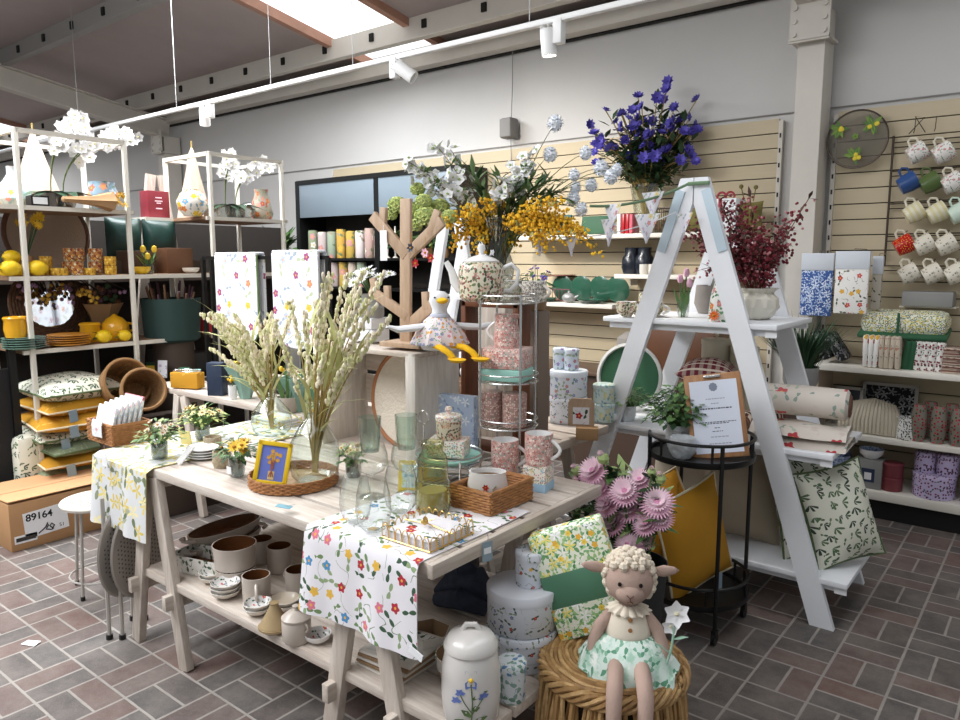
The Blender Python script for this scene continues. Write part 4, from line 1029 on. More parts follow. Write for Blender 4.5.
# small goods on the far table behind the pots
for i, (u, m, l2, lab) in enumerate(((152, M_pet_y, M_fgreen, 'small yellow jar with a green lid behind the left wicker basket'), (185, M_fgreen, M_fgreen, 'small green jar, left of two behind the yellow tin'), (196, M_fgreen, M_mint, 'small green jar with a mint lid, right of two behind the yellow tin'))):
    P = row(u, 2.62, TT); t = thing('preserve_jar', lab, 'jar', P, 0, 'preserve jars on the far table')
    B().lathe([(0, 0), (.034, 0), (.038, .006), (.038, .06), (.032, .07), (0, .07)], 20).build('jar_body', m, t); B().lathe([(.034, .07), (.036, .074), (.036, .088), (0, .09)], 20).build('lid', l2, t)
P = row(163, 2.6, TT); one('flower_card', 'pale pink flower card standing among the preserve jars', 'card', B().box((0, 0, .06), (.07, .004, .12), (-.12, 0, 0)), F_bunt, P, .5)
M_tissue = mat('sea green tissue', '#8fb3a6', .5, var=.2, vscale=14)
for i, (u, y, lab) in enumerate(((246, 2.5, 'sea green tissue wrapped bunch behind the teal vase, left of two'), (300, 2.46, 'sea green tissue wrapped bunch near the big bottle, right of two'))):
    P = row(u, y, TT); t = thing('wrapped_bunch', lab, 'flowers', P, 0, 'tissue wrapped bunches'); B().lathe([(0, 0), (.03, .0), (.05, .09), (.1, .19), (.095, .19), (.045, .09)], 18, flute=.14, nf=6).build('tissue_wrap', M_tissue, t); f = B()
    for k in range(14): f.bloom((rnd(-.07, .07), rnd(-.06, .06), rnd(.17, .22)), (rnd(-1, 1), rnd(-1, 1), 1), .024, 7, 0, 1)
    stuff(f.build('blossoms', [M_pet_b if i else M_pet_y, M_ctr], t))
P = row(180, 2.9, TT); one('dark_hamper', 'dark grey storage box at the back of the far table', 'box', B().box((0, 0, .07), (.5, .2, .14), bev=.01), mat('charcoal weave', '#3a3836', .8), P, .1)
# ================================================================ tiered stand, crate top, second table
# ---- three tier wire stand
SY, SR = 2.205, .112; SX = row(508, SY, 1.1).x
def tier_stand(name, label, P, R, tiers, H, top_ring=False, mtl=None):
    t = thing(name, label, 'stand', P); mtl = mtl or M_chrome
    for k in range(4):
        a = PI / 4 + k * PI / 2 + .25; B().tube([(R * math.cos(a), R * math.sin(a), 0), (R * math.cos(a), R * math.sin(a), H)], .0045, 7).build('post', mtl, t)
    for z in tiers:
        b = B().tube([(R * math.cos(2 * PI * k / 36), R * math.sin(2 * PI * k / 36), z) for k in range(36)], .0035, 6, 0, True).tube([(R * math.cos(2 * PI * k / 36), R * math.sin(2 * PI * k / 36), z + .028) for k in range(36)], .003, 6, 0, True)
        for i in range(-4, 5):
            x = i * R / 4.6; y = math.sqrt(R * R - x * x); b.tube([(x, -y, z), (x, y, z)], .0018, 5)
        b.build('tier', mtl, t)
    return t
ST = (.012, .195, .365, .655)
tier_stand('tiered_stand', 'tall round chrome wire stand of four tiers with chintz mugs and a teapot on top', (SX, SY, TT), SR, ST, .69)
sz = [TT + z + .004 for z in ST]
# bottom tier: two tall pink canisters
for i, (dx, dy) in enumerate(((-.05, -.02), (.045, .0))):
    b = B().lathe([(0, 0), (.044, 0), (.045, .003), (.045, .1), (.046, .1), (.046, .122), (.043, .125), (0, .125)], 26)
    one('canister', ('pink chintz canister in the wire stand, left of two on one tier', 'pink chintz canister in the wire stand, right of two on one tier')[i], 'canister', b, floral('dark pink chintz', '#b08a82', [('sprig', .014, .008, .8, ['#8a5f5a', '#c9aaa0', '#7f8a7c']), ('dot', .008, .003, .5, ['#d9c3b6'])], rough=.3), (SX + dx, SY + dy - .02, sz[1]), 0, 'pink canisters in the wire stand')
b = B().box((0, 0, .022), (.17, .13, .044), bev=.003)
one('mint_box', 'mint green box under the pink box in the wire stand', 'box', b, M_mint, (SX, SY - .01, sz[2]), .3)
b = B().box((0, 0, .0), (.165, .125, .075), bev=.002)
one('chintz_box', 'pink chintz box carrying the pink jug in the wire stand', 'box', b, F_pink, (SX, SY - .01, sz[2] + .083), .3)
t = thing('pink_jug', 'pink chintz jug with a white handle on the box in the wire stand', 'jug', (SX - .0, SY - .01, sz[2] + .121), .0)
b = B().lathe([(0, 0), (.045, 0), (.05, .03), (.045, .07), (.04, .1), (.046, .122), (.042, .122), (.037, .1)], 26).lathe([(.037, .1), (.042, .03), (0, .008)], 26, mi=1)
b.build('jug_body', [F_pink, M_china], t); handle_b(B(), .045, .115, .006, .7, PI + .3).build('handle', M_china, t)
b = B().leaf((.036, 0, .105), (1, 0, .35), .03, .03, 0, -.1); b.build('spout', F_pink, t)
# teapot on the top tier
t = thing('teapot', 'big cream chintz teapot with a white handle on top of the wire stand', 'teapot', (SX - .1, SY - .035, sz[3]), face((SX, SY, 0))); t.scale = (1.12, 1.12, 1.12)
B().lathe([(0, 0), (.06, 0), (.072, .01), (.078, .05), (.076, .1), (.07, .122), (.062, .128), (0, .128)], 32).build('pot_body', F_strawb, t)
l = B().lathe([(.058, .126), (.06, .132), (.045, .142), (.02, .15), (.009, .153), (.008, .16), (.014, .172), (.011, .186), (0, .19)], 24).build('lid', [M_china], t)
B().tube([(-.066, 0, .04), (-.09, 0, .065), (-.1, 0, .1), (-.118, 0, .13)], [.02, .016, .012, .009], 10).build('spout', [M_china], t)
B().tube([(.07, 0, .108), (.1, 0, .122), (.122, 0, .1), (.118, 0, .06), (.095, 0, .035), (.074, 0, .035)], .0075, 8).build('handle', M_china, t)
# ---- small two tier stand in front of the crate
QY = 2.12; QX = row(449, QY - .17, TT + .1).x
P = on(446, 476, TT)
tier_stand('small_tiered_stand', 'low round wire stand of two tiers between the glasses and the tall stand', (QX, QY - .17, TT), .12, (.012, .1), .12)
qz = TT + .104
b = B().lathe([(0, 0), (.105, .0), (.118, .012), (.116, .014), (.1, .006), (0, .006)], 32); one('mint_plate', 'mint green plate on the low wire stand', 'plate', b, M_mint, (QX, QY - .17, qz), 0)
b = B().box((0, 0, .03), (.135, .1, .06), bev=.002); one('chintz_box', 'cream chintz box on the mint plate of the low stand', 'box', b, F_mint, (QX, QY - .17, qz + .0145), .45)
tin('small dark chintz sugar pot on the cream box of the low wire stand', (QX, QY - .17, qz + .0755), .045, .085, floral('winter chintz', '#d3c7ae', [('leaf', .018, .013, .8, ['#4f5a48', '#6f5a4c']), ('sprig', .02, .01, .6, ['#a0524c', '#c98a6a'])], rough=.3), F_mint, None, 'sugar_pot', 'pot', True)
b = B().lathe([(0, 0), (.09, 0), (.1, .012), (.098, .014), (.088, .004), (0, .004)], 28); one('brown_plate', 'brown stoneware plate on the table behind the olive jar', 'plate', b, mat('taupe stoneware', '#8d7b6e', .4), (row(462, 1.99, TT).x + .05, 1.99, TT), 0)
b = B().box((0, 0, .14), (.22, .04, .28), bev=.003)
t = one('gift_bag', 'pale blue floral gift bag standing in front of the crate opening', 'gift bag', b, floral('pale blue bag print', '#b9c9e2', [('leaf', .03, .02, .6, ['#dfe6ef', '#93a8c9']), ('sprig', .04, .02, .5, ['#e6ebf3', '#a3b3d6'])], rough=.5), (row(452, 2.2, TT).x, 2.2, TT), .2)
t = thing('wire_card_holder', 'little chrome card clip with a ring top before the gift bag', 'card holder', (QX - .16, QY - .13, TT)); B().tube([(0, 0, 0), (0, 0, .2)], .0025, 6).tube(arc((0, 0, .225), .025, 0, 2 * PI, 20)[:-1], .0025, 6, 0, True).build('clip', M_chrome, t); B().lathe([(0, 0), (.03, 0), (.03, .005), (0, .006)], 16).build('foot', M_chrome, t)
t = thing('round_mirror', 'round mat in a brown ring leaning inside the whitewashed crate', 'mat', (-2.16, 2.2, TT + .02), 0, None, (-.12, 0, 0)); R = .21
M = Matrix.Translation((0, 0, R)) @ Matrix.Rotation(PI / 2, 4, 'X'); B().lathe([(0, -.006), (R - .01, -.006), (R - .01, .006), (0, .006)], 40, M=M).build('mat', mat('white woven seagrass', '#d9cfc0', .9, bump=.8, bscale=90), t)
B().tube([(R * math.cos(a), 0, R + R * math.sin(a)) for a in [2 * PI * k / 40 for k in range(40)]], .012, 8, 0, True).build('ring', mat('tan rim', '#a06a44', .6), t)
# ---- crate top: churn of daisies, white boxes, tree, cards, goose
cz = CRZ + .012
P = (-2.37, 2.19, cz)
for i, (dx, dz, w) in enumerate(((0, 0, .16), (.0, .05, .15))):
    b = B().box((0, 0, .024), (w, .11, .048), bev=.002); one('white_box', ('low white box on the crate top under another', 'white box on the crate top carrying the daisies')[i], 'box', b, M_wpaint, (P[0] + dx, P[1], cz + dz), .1, 'white boxes on the crate')
t = thing('zinc_churn', 'small grey milk churn of white daisies beside the wooden tree', 'flowers', (P[0] + .03, P[1], cz + .099))
B().lathe([(0, 0), (.05, 0), (.055, .01), (.055, .05), (.04, .075), (.04, .085), (.05, .1), (.046, .1), (.036, .085)], 24).build('churn', M_zinc, t)
B().tube(arc((.055, 0, .06), .016, -PI / 2, PI / 2, 8), .003, 6).tube(arc((-.055, 0, .06), .016, PI / 2, 1.5 * PI, 8), .003, 6).build('handles', M_zinc, t)
for i in range(16):
    a = rnd(0, 6.28); k = math.sqrt(rnd(0, 1)) * .085; p = Vector((k * math.cos(a), k * math.sin(a), .19 - 4 * k * k + rnd(-.02, .02)))
    f = B().bloom(p, (p.x * 6, p.y * 6 - .5, .8), .03, 13, 0, 1, w=.7).tube([(0, 0, .09), p * .6 + Vector((0, 0, .06)), p], .0015, 4, 2); f.build('bloom', [M_pet_w, mat('lime centre', '#8f9a5a', .8), M_green], t)
# wooden jewellery tree
P = atY(410, 348, 2.13)
t = thing('jewellery_tree', 'flat cut oak jewellery tree with stubby branches on the crate', 'display tree', (P.x, 2.12, cz), .1)
def branch(a, c, w): return B().bar(a, c, w, .018, up=(0, 1, 0), bev=.002)
H = .58
b = branch((-.012, 0, 0), (.0, 0, H), .05); b.build('trunk', M_oak, t)
B().box((0, 0, .01), (.2, .12, .02), bev=.003).build('base', M_oak, t)
for (x0, z0, x1, z1, w) in ((0, .36, -.17, .52, .045), (-.12, .475, -.11, .55, .03), (0, .36, .17, .49, .045), (.11, .44, .15, .53, .03), (0, .12, -.19, .22, .04), (-.1, .17, -.1, .24, .028), (-.16, .2, -.175, .27, .028), (.0, .08, .16, .2, .045), (.12, .17, .17, .17, .028), (.09, .15, .085, .22, .028)):
    branch((x0, .002 if x1 > 0 else -.002, z0), (x1, .004 if x1 > 0 else -.004, z1), w).build('branch', M_oak, t)
b = B()
for k in range(9): b.box((0, 0, .1), (.0, 0, 0))
for (dx, z, m, nm, lab) in ((-.1, .46, M_tagw, 'paper_label', 'white paper label hanging from the upper left branch of the oak tree'),):
    one(nm, lab, 'label', B().box((0, 0, -.06), (.035, .0015, .12)).tube([(0, 0, 0), (0, .001, .02)], .0008, 4), m, (P.x + dx, 2.09, cz + z), .1)
for i, (dx, z, m) in enumerate(((.07, .36, M_red), (.045, .42, M_navy), (.12, .4, M_pet_p), (.15, .38, M_red))):
    b = B().bloom((0, 0, -.03), (0, -1, 0), .02, 6, 0, 1).tube([(0, 0, -.02), (0, .002, .03)], .0008, 4, 1)
    one('felt_flower', ('red felt flower ornament hanging in the middle of the oak tree', 'navy felt flower ornament hanging near the oak trunk', 'pink felt flower ornament hanging on the right oak branch', 'small red felt flower at the tip of the right oak branch')[i], 'ornament', b, [m, M_ctr], (P.x + dx, 2.095, cz + z), 0, 'felt ornaments on the tree')
# yellow books and cards
for i, (u, v, h, w, r) in enumerate(((410, 341, .1, .06, .5), (421, 344, .075, .05, .7))):
    Q = on(u, v, cz); b = B().box((0, 0, h / 2), (w, .008, h)); b.box((0, -.0045, h * .4), (w * .8, .001, h * .5), mi=1)
    one('yellow_card', ('taller yellow flower card leaning left of the goose', 'shorter yellow flower card close to the goose')[i], 'card', b, [M_card_y, floral('meadow card print', '#8fa04c', [('sprig', .02, .012, .8, ['#e6d36a', '#5f7c3a'])])], (Q.x, Q.y + .0, cz), r, 'yellow cards by the goose')
# goose
P = on(447, 352, cz); P = Vector((row(440, 2.1, cz).x, 2.1, cz))
t = thing('goose_toy', 'white goose toy in a flowery dress sitting on the crate edge with yellow legs hanging', 'soft toy', P, face(P) + .28); t.scale = (1.12, 1.12, .86)
M_fel = mat('white felt', '#e9eaee', .95, bump=.2, bscale=200); M_beak = mat('yellow felt', '#e7b417', .9)
b = B().lathe([(0, .0), (.06, .006), (.078, .04), (.07, .085), (.048, .12), (.03, .15), (.025, .18), (.03, .2), (.037, .22), (.033, .245), (.018, .26), (0, .264)], 24, sx=1., sy=.85)
for s in (-1, 1): b.tube([(s * .045, .0, .115), (s * .09, -.01, .105), (s * .15, -.01, .1), (s * .185, -.012, .115)], [.018, .028, .026, .012], 10, flat=.55)
b.build('body', M_fel, t)
B().lathe([(0, .0), (.02, .003), (.016, .02), (.009, .04), (0, .048)], 14, M=Matrix.Translation((0, -.028, .222)) @ Matrix.Rotation(PI / 2 - .1, 4, 'X'), sy=.7).build('beak', M_beak, t)
for s in (-1, 1): B().ball((s * .024, -.024, .236), .004, 0, 8).build('eye', M_black, t)
F_gdress = floral('goose dress print', '#ecdfe0', [('flower', .024, .008, .8, ['#d9839c', '#e6a04a', '#8fa0d0']), ('leaf', .02, .01, .5, ['#8fae8a'])])
B().lathe([(.028, .155), (.036, .15), (.06, .12), (.082, .08), (.1, .035), (.098, .03), (.078, .075)], 28, sy=.9, flute=.04, nf=14).build('dress', F_gdress, t)
B().lathe([(.026, .165), (.033, .16), (.036, .15), (.03, .145)], 20).build('collar', mat('grey check', '#b3b6c4', .9), t)
for s in (-1, 1):
    l = B().tube([(s * .03, -.05, .03), (s * .04 + .015, -.11, .026), (s * .04 + .03, -.135, .01), (s * .04 + .042, -.145, -.012)], [.014, .013, .012, .012], 10).build('leg', M_beak, t)
    B().lathe([(0, -.01), (.02, -.006), (.03, .006), (0, .012)], 12, c=(s * .04 + .05, -.16, -.02), sy=1.4).build('foot', M_beak, l)
# ---- dark wood crate behind the tiered stand, cups on it
bx, by, bw, bh = -1.885, 2.47, .3, .64
t = thing('brown_crate', 'reddish brown upright wooden box frame behind the tall wire stand', 'crate', (bx, by, TT)); M_mahog = mat('reddish brown wood', '#7c4a2f', .5, col2='#5d3421', vscale=8, stretch=(6, 6, 1))
for s in (-1, 1): B().box((s * (bw / 2 - .012), 0, bh / 2), (.026, .09, bh), bev=.002).build('side', M_mahog, t)
for z in (.012, bh - .012): B().box((0, 0, z), (bw, .09, .026), bev=.002).build('board', M_mahog, t)
btz = TT + bh + .002
Q = atY(505, 305, by - .03); mug('cream leopard spotted mug on the brown crate, left of two', (row(508, by, btz).x, by, btz), .05, .085, floral('grey leaf cup print', '#d6d3c2', [('sprig', .012, .007, .9, ['#7f8a6a', '#5d5f57'])], rough=.3), ang=.2, group='mugs on the brown crate')
mug('black leopard spotted mug on the brown crate, right of two', (row(534, by, btz).x, by, btz), .05, .085, F_leopard, ang=-.1, group='mugs on the brown crate', handle=M_offw)
# ---- the tall flower arrangement
VY = 2.72; VX = row(497, 2.72, 1.5).x
t = thing('oak_pedestal', 'tall narrow plinth hidden behind the teapot, carrying the big flower vase', 'plinth', (VX, VY, TT)); B().box((0, 0, .36), (.22, .17, .72), bev=.003).build('block', M_limeV, t)
t = thing('flower_arrangement', 'big glass vase of yellow mimosa, white blossom and green hydrangea above the teapot', 'flowers', (VX, VY, TT + .722))
B().lathe([(0, 0), (.07, 0), (.075, .01), (.08, .06), (.055, .13), (.05, .17), (.075, .24), (.095, .28), (.092, .28), (.07, .24)], 30).build('glass_vase', G_grey, t)
zt = .27; RTv = Vector((math.cos(YAW), math.sin(YAW), 0)); S0 = mpp((VX, VY, 1.7))
def pt(u, v, dep=0.): # from the vase mouth, in the plane facing the photographer
    c = atY(497, 212, VY); k = S0
    return Vector((0, 0, zt)) + RTv * ((u - 497) * k) + Vector((0, 0, (212 - v) * k)) + Vector((-_f.x, -_f.y, 0)) * dep
st = B()
def stem(p, sag=.02, r=.0028, mi=0):
    a = Vector((rnd(-.03, .03), rnd(-.03, .03), .03)); m1 = Vector((p.x * .18, p.y * .18, zt)); m2 = (m1 + p) / 2 + Vector((0, 0, sag + abs(p.x) * .18))
    pts = []
    for j in range(11):
        q = j / 10; pts.append(a * (1 - q) ** 3 + m1 * 3 * q * (1 - q) ** 2 + m2 * 3 * q * q * (1 - q) + p * q ** 3)
    st.tube(pts, [r * (1.2 - .7 * j / 10) for j in range(11)], 5, mi); return pts
lf = B()
# mimosa sprays
for (u, v) in ((452, 238), (470, 222), (445, 215), (463, 205), (505, 195), (520, 222), (540, 205), (555, 215), (570, 222), (585, 232), (592, 240), (535, 232), (515, 238), (475, 245), (560, 200), (487, 195), (580, 218), (545, 240), (548, 228), (562, 236), (575, 228), (530, 215), (456, 228), (482, 232)):
    d = rnd(-.05, .18); p = pt(u, v, d); pts = stem(p, .05); mb = B()
    for j in range(80):
        q = rnd(.55, 1); ii = min(9, int(q * 10)); c = pts[ii].lerp(pts[ii + 1], q * 10 - ii) + Vector((rnd(-.03, .03), rnd(-.03, .03), rnd(-.04, .02)))
        mb.ball(c, rnd(.005, .008), 0 if rnd(0, 1) < .75 else 1, 5)
    for j in range(9):
        c = pts[6 + j % 4]; mb.leaf(c, (rnd(-1, 1), rnd(-1, 1), rnd(-.8, .4)), .05, .008, 2)
    stuff(mb.build('mimosa_spray', [M_pet_o, mat('mimosa deep', '#d29a20', .7), M_pgreen], t))
# white blossom branches
for (u, v) in ((405, 155), (412, 165), (437, 140), (450, 142), (420, 168), (442, 172), (452, 175), (432, 182), (458, 187), (525, 155), (515, 162), (520, 170), (533, 148), (500, 182), (505, 178)):
    p = pt(u, v, rnd(-.05, .1)); pts = stem(p, .0, .003, 1); f = B()
    for j in range(9):
        c = pts[10 - j % 4] + Vector((rnd(-.03, .03), rnd(-.03, .03), rnd(-.025, .03))); f.bloom(c, (rnd(-1, 1), rnd(-1.5, .3), rnd(-.2, 1)), rnd(.02, .03), 5, 0, 1, w=.95)
    for j in range(4): f.leaf(pts[8], (rnd(-1, 1), rnd(-1, 1), rnd(-.3, 1)), .045, .022, 2)
    stuff(f.build('blossom_cluster', [M_pet_w, M_pgreen, M_green], t))
# grey white globe heads
for (u, v, r) in ((554, 118, 12), (548, 150, 11), (584, 147, 10), (600, 161, 12), (606, 172, 11), (590, 178, 10), (571, 170, 9), (575, 180, 9), (572, 192, 11), (578, 203, 10), (612, 165, 9)):
    p = pt(u, v, rnd(-.05, .1)); stem(p, .03); f = B(); rr = r * S0 * .85
    for j in range(60):
        a = math.acos(1 - 2 * (j + .5) / 60); h = j * 2.4; n = Vector((math.sin(a) * math.cos(h), math.sin(a) * math.sin(h), math.cos(a)))
        f.leaf(p + n * rr * .55, n + Vector((rnd(-.4, .4), rnd(-.4, .4), rnd(-.4, .4))), rr * .34, rr * .45, 0 if j % 6 else 1)
    f.ball(p, rr * .7, 0, 8); f.build('globe_head', [mat('grey white floret', '#eef1f6', .7), mat('blue grey floret', '#b3bfcd', .7)], t)
# lime hydrangea heads
for (u, v, r) in ((398, 198, 12), (391, 207, 8), (412, 203, 12), (427, 210, 14), (440, 200, 12), (425, 195, 10), (391, 229, 7), (450, 210, 10), (418, 182, 9), (416, 218, 9)):
    p = pt(u, v, rnd(-.02, .08)); stem(p, .03); f = B(); rr = r * S0
    for j in range(50):
        a = math.acos(1 - 1.7 * (j + .5) / 50); h = j * 2.4; n = Vector((math.sin(a) * math.cos(h), math.sin(a) * math.sin(h), math.cos(a) * .8))
        f.bloom(p + n * rr * .75, n, rr * .3, 4, 0 if j % 3 else 1, 1, w=1, rc=0)
    f.build('hydrangea_head', [M_lgrn, M_pgreen], t)
# eucalyptus and fern
for (u, v) in ((520, 185), (545, 178), (560, 185), (570, 195), (500, 170), (552, 192), (535, 170), (480, 180), (470, 165), (556, 172)):
    pts = stem(pt(u, v, rnd(-.05, .1)), .04, .0025, 1)
    for j in range(26): q = 4 + j * 6 // 26; lf.leaf(pts[q], (pts[q + 1 if q < 10 else 10] - pts[q - 1]).normalized() + Vector((rnd(-1, 1), rnd(-1, 1), rnd(-.4, .6))), rnd(.06, .1), rnd(.016, .026), 0 if j % 3 else 1)
lf.build('foliage', [mat('fern green', '#6f8a5c', .6), M_dgreen], t)
st.build('stems', [mat('olive stem', '#5f6a3f', .8), mat('brown twig', '#5d4632', .8)], t)
# ---- on the grey second table
def T2(u, v): return on(u, v, TT)
P = T2(568, 421)
tin('white floral cake tin on the grey table, lower one of the tall stack', (P.x, P.y, TT), .093, .13, F_wild, group='floral tins on the grey table')
tin('pale lidded floral cake tin on the grey table, upper one of the tall stack', (P.x, P.y, TT + .133), .093, .13, F_bluefl, mat('ice white lid', '#e3ebf5', .3), group='floral tins on the grey table')
for i, (dx, dy) in enumerate(((-.052, .0), (.02, .012))):
    tin(('slim floral tin on top of the tall cake tins, left of two', 'slim floral tin on top of the tall cake tins, right of two')[i], (P.x + dx, P.y + dy - .02 * i, TT + .2665), .036, .105, F_bluefl, group='slim floral tins')
P = T2(603, 421)
for i in range(2): tin(('aqua lemon tin beside the green tray, lower of two', 'aqua lemon tin beside the green tray, upper of two')[i], (P.x, P.y, TT + i * .098), .056 if i == 0 else .052, .094, F_aqua, group='aqua tins')
P = T2(587, 439)
t = thing('phone_stand', 'small brown wooden block stand with an arched back and a flower card', 'stand', (P.x, P.y, TT), .5); 
B().box((0, 0, .028), (.1, .06, .056), bev=.003).build('block', M_kraft, t)
bb = B().prism([(-.06, .0), (.06, .0), (.06, .11), (.045, .13), (-.045, .13), (-.06, .11)], .012, Matrix.Translation((-.03, .04, .05))); bb.build('back_board', M_oak, t)
B().box((-.03, .032, .1), (.075, .002, .08)).build('flower_card', F_runner, t)
P = T2(608, 414)
t = thing('white_tray', 'white tray with a pink pattern at the edge of the grey table', 'tray', (P.x + .0, P.y - .08, TT + .001), 0)
t = one('serving_plate', 'pink patterned plate lying on the white tray of the grey table', 'plate', B().lathe([(0, 0), (.05, 0), (.085, .01), (.084, .012), (.05, .004), (0, .004)], 28), F_pink, (P.x - .02, P.y - .1, TT + .013)) and t
B().box((0, 0, .005), (.22, .2, .01)).box((0, .1, .018), (.22, .008, .03)).box((0, -.1, .018), (.22, .008, .03)).box((.11, 0, .018), (.008, .2, .03)).box((-.11, 0, .018), (.008, .2, .03)).build('body', M_wpaint, t)
P = atY(628, 375, 3.1)
t = thing('green_tray', 'big round forest green tray with a pale rim standing behind the ladder leg', 'tray', (row(628, 3.63, 1.02).x, 3.63, Lz[1] + .001), -.1, None, (-.12, 0, .1)); R = .168
M = Matrix.Translation((0, 0, R + .02)) @ Matrix.Rotation(PI / 2, 4, 'X'); B().lathe([(0, -.01), (R, -.01), (R, .0), (0, .0)], 48, M=M).build('disc', M_fgreen, t); B().lathe([(R, -.012), (R + .018, -.006), (R + .02, .012), (R + .004, .016), (R, .004)], 48, M=M).build('rim', mat('grey white rim', '#d9d9d6', .5), t)
P = T2(600, 371)
one('wooden_bowl', 'dark wooden bowl with a lid on the grey table behind the cake tins', 'bowl', B().lathe([(0, 0), (.05, 0), (.085, .03), (.1, .07), (.1, .09), (.085, .1), (.04, .112), (.03, .125), (0, .128)], 28), mat('dark turned wood', '#5d3c28', .4), (-2.35, 2.95, TT + .2), 0)
one('wooden_crate', 'kraft brown box under the dark wooden bowl behind the tins', 'box', B().box((0, 0, .1), (.28, .2, .198), bev=.003), mat('kraft box', '#7d5f45', .7), (-2.35, 2.95, TT), .2)
one('linen_bundle', 'grey white linen bundle lying behind the slim floral tins', 'cloth', B().tube([(-.13, 0, .05), (-.05, 0, .08), (.05, .01, .075), (.13, 0, .045)], [.03, .06, .062, .03], 12), mat('grey white linen', '#c9c6c0', .9), (-2.12, 2.72, TT + .22), .2)
one('parcel_box', 'plain brown carton under the grey white linen bundle', 'box', B().box((0, 0, .11), (.26, .13, .218), bev=.003), mat('kraft box', '#7d5f45', .7), (-2.12, 2.73, TT), .1)
# lavender pot beside the leopard mugs
t = pot_plant('bushy green lavender plant with violet heads in a pot behind the leopard mugs', (row(536, 2.6, 1.4).x, 2.6, TT + .6), .045, .07, M_tan, M_green, .085, .18, 80, M_pet_v, 10, .014, name='lavender_pot')
one('plant_column', 'slim grey box stand carrying the lavender pot', 'stand', B().box((0, 0, .299), (.085, .085, .598), bev=.003), mat('taupe board', '#7f6f62', .7), (row(536, 2.6, 1.4).x, 2.6, TT), 0)
# ================================================================ stoneware on the lower shelf
def L(u, v): return on(u, v, LS)
def oval_dish(label, P, a, w, h, rz, z=0):
    t = thing('oven_dish', label, 'dish', (P[0], P[1], P[2] + z), rz, 'oval oven dishes'); k = w / a
    B().lathe([(0, .002), (a * .8, .002), (a * .97, h * .6), (a, h), (a * .95, h)], 40, sy=k).lathe([(a * .95, h), (a * .9, h * .55), (a * .76, .008), (0, .008)], 40, sy=k, mi=1).build('dish_body', [M_stonew, M_inner], t)
    for s in (-1, 1):
        B().tube([(s * a * .97, -.035, h * .8), (s * a * 1.08, -.03, h * .85), (s * a * 1.14, 0, h * .87), (s * a * 1.08, .03, h * .85), (s * a * .97, .035, h * .8)], .008, 8).build('handle', M_stonew, t)
a = on(186, 556, LS + .03); c = on(262, 527, LS + .03); mid = (a + c) / 2; rzd = math.atan2(c.y - a.y, c.x - a.x); al = (c - a).length / 2 * .92
oval_dish('long oval oven dish, lower of two at the back left of the shelf', (mid.x, mid.y, LS), al, .085, .05, rzd)
oval_dish('long oval oven dish, upper of two at the back left of the shelf', (mid.x, mid.y, LS), al, .085, .05, rzd, .052)
P = L(193, 588)
t = thing('stoneware_trough', 'rectangular grey stoneware dish painted with leaves behind the left table leg', 'dish', (-2.66, 1.56, LS), .25)
b = B()
for s in (-1, 1): b.box((s * .14, 0, .035), (.012, .14, .07), bev=.004).box((0, s * .064, .035), (.28, .012, .07), bev=.004)
b.box((0, 0, .006), (.28, .13, .012)).box((0, 0, .014), (.26, .115, .004), mi=1); b.build('dish_body', [F_stone, M_inner], t)
def bowl(label, P, r, h, m, inner=M_inner, name='bowl', group=None, foot=.55, n=28, z=0, sx=1., sy=1., rz=0., belly=0.):
    b = B().lathe([(0, .001), (r * foot, .001), (r * .93, h * .5), (r, h), (r * .95, h)], n, sx=sx, sy=sy).lathe([(r * .95, h), (r * .88, h * .5), (r * foot * .9, h * .1), (0, h * .1)], n, mi=1, sx=sx, sy=sy)
    return one(name, label, 'bowl', b, [m, inner], (P[0], P[1], P[2] + z), rz, group)
P = L(236, 583); P.z = LS
bowl('big grey stoneware bowl glazed brown inside, lower one under a twin behind the small dishes', P, .078, .07, M_stonew, group='big stoneware bowls', foot=.85)
bowl('big grey stoneware bowl with a dark brown inside, standing on its twin', P, .084, .09, M_stonew, z=.073, group='big stoneware bowls', foot=.9)
for (u, v, r, h, ang, lab) in ((262, 561, .048, .1, 2.6, 'grey stoneware mug at the back, immediately right of the big bowls'), (280, 570, .05, .105, 2.8, 'grey stoneware mug, second behind the front row, right of the rear mug'), (257, 600, .052, .1, -.6, 'grey stoneware mug in the front row beside the big bowls'), (299, 590, .05, .085, 3.2, 'grey stoneware mug at the right, half beside the flowery runner')):
    P = L(u, v); mug(lab, (P.x, P.y, LS), r, h, M_stonew, M_inner, ang, 'stoneware mugs on the lower shelf', handle=M_stonew, foot=.94)
def dish_stack(u, v, r, n, lab, m=F_dish, feet=True):
    P = L(u, v)
    for i in range(n):
        b = B().lathe([(0, .004), (r * .45, .004), (r * .8, .014), (r, .03), (r * .96, .031)], 22, flute=.03, nf=6).lathe([(r * .96, .031), (r * .76, .016), (r * .4, .009), (0, .009)], 22, mi=1, flute=.03, nf=6)
        if i == 0: b.lathe([(0, 0), (r * .35, 0), (r * .3, .006)], 14, mi=2)
        one('snack_bowl', 'small painted snack bowl, %s of the stack %s' % (('lowest', 'middle', 'topmost')[i if n == 3 else (0, 2)[i]], lab), 'bowl', b, [M_offw, m, M_tan], (P.x, P.y, LS + i * .016), rnd(0, 1), 'small snack bowls')
dish_stack(213, 582, .052, 2, 'with red fruit, nearest the left table leg')
dish_stack(226, 597, .056, 3, 'at the shelf edge with green leaf centre')
dish_stack(258, 614, .05, 2, 'before the front mug')
dish_stack(285, 610, .054, 2, 'behind the tagine', mat('biscuit glaze', '#b8ab99', .3))
P = L(275, 630)
t = thing('tagine', 'small tan glazed tagine with a conical lid at the shelf edge', 'tagine', (P.x, P.y, LS)); M_tag = mat('tan glaze', '#b39b74', .25, var=.2, vscale=15, coat=.3)
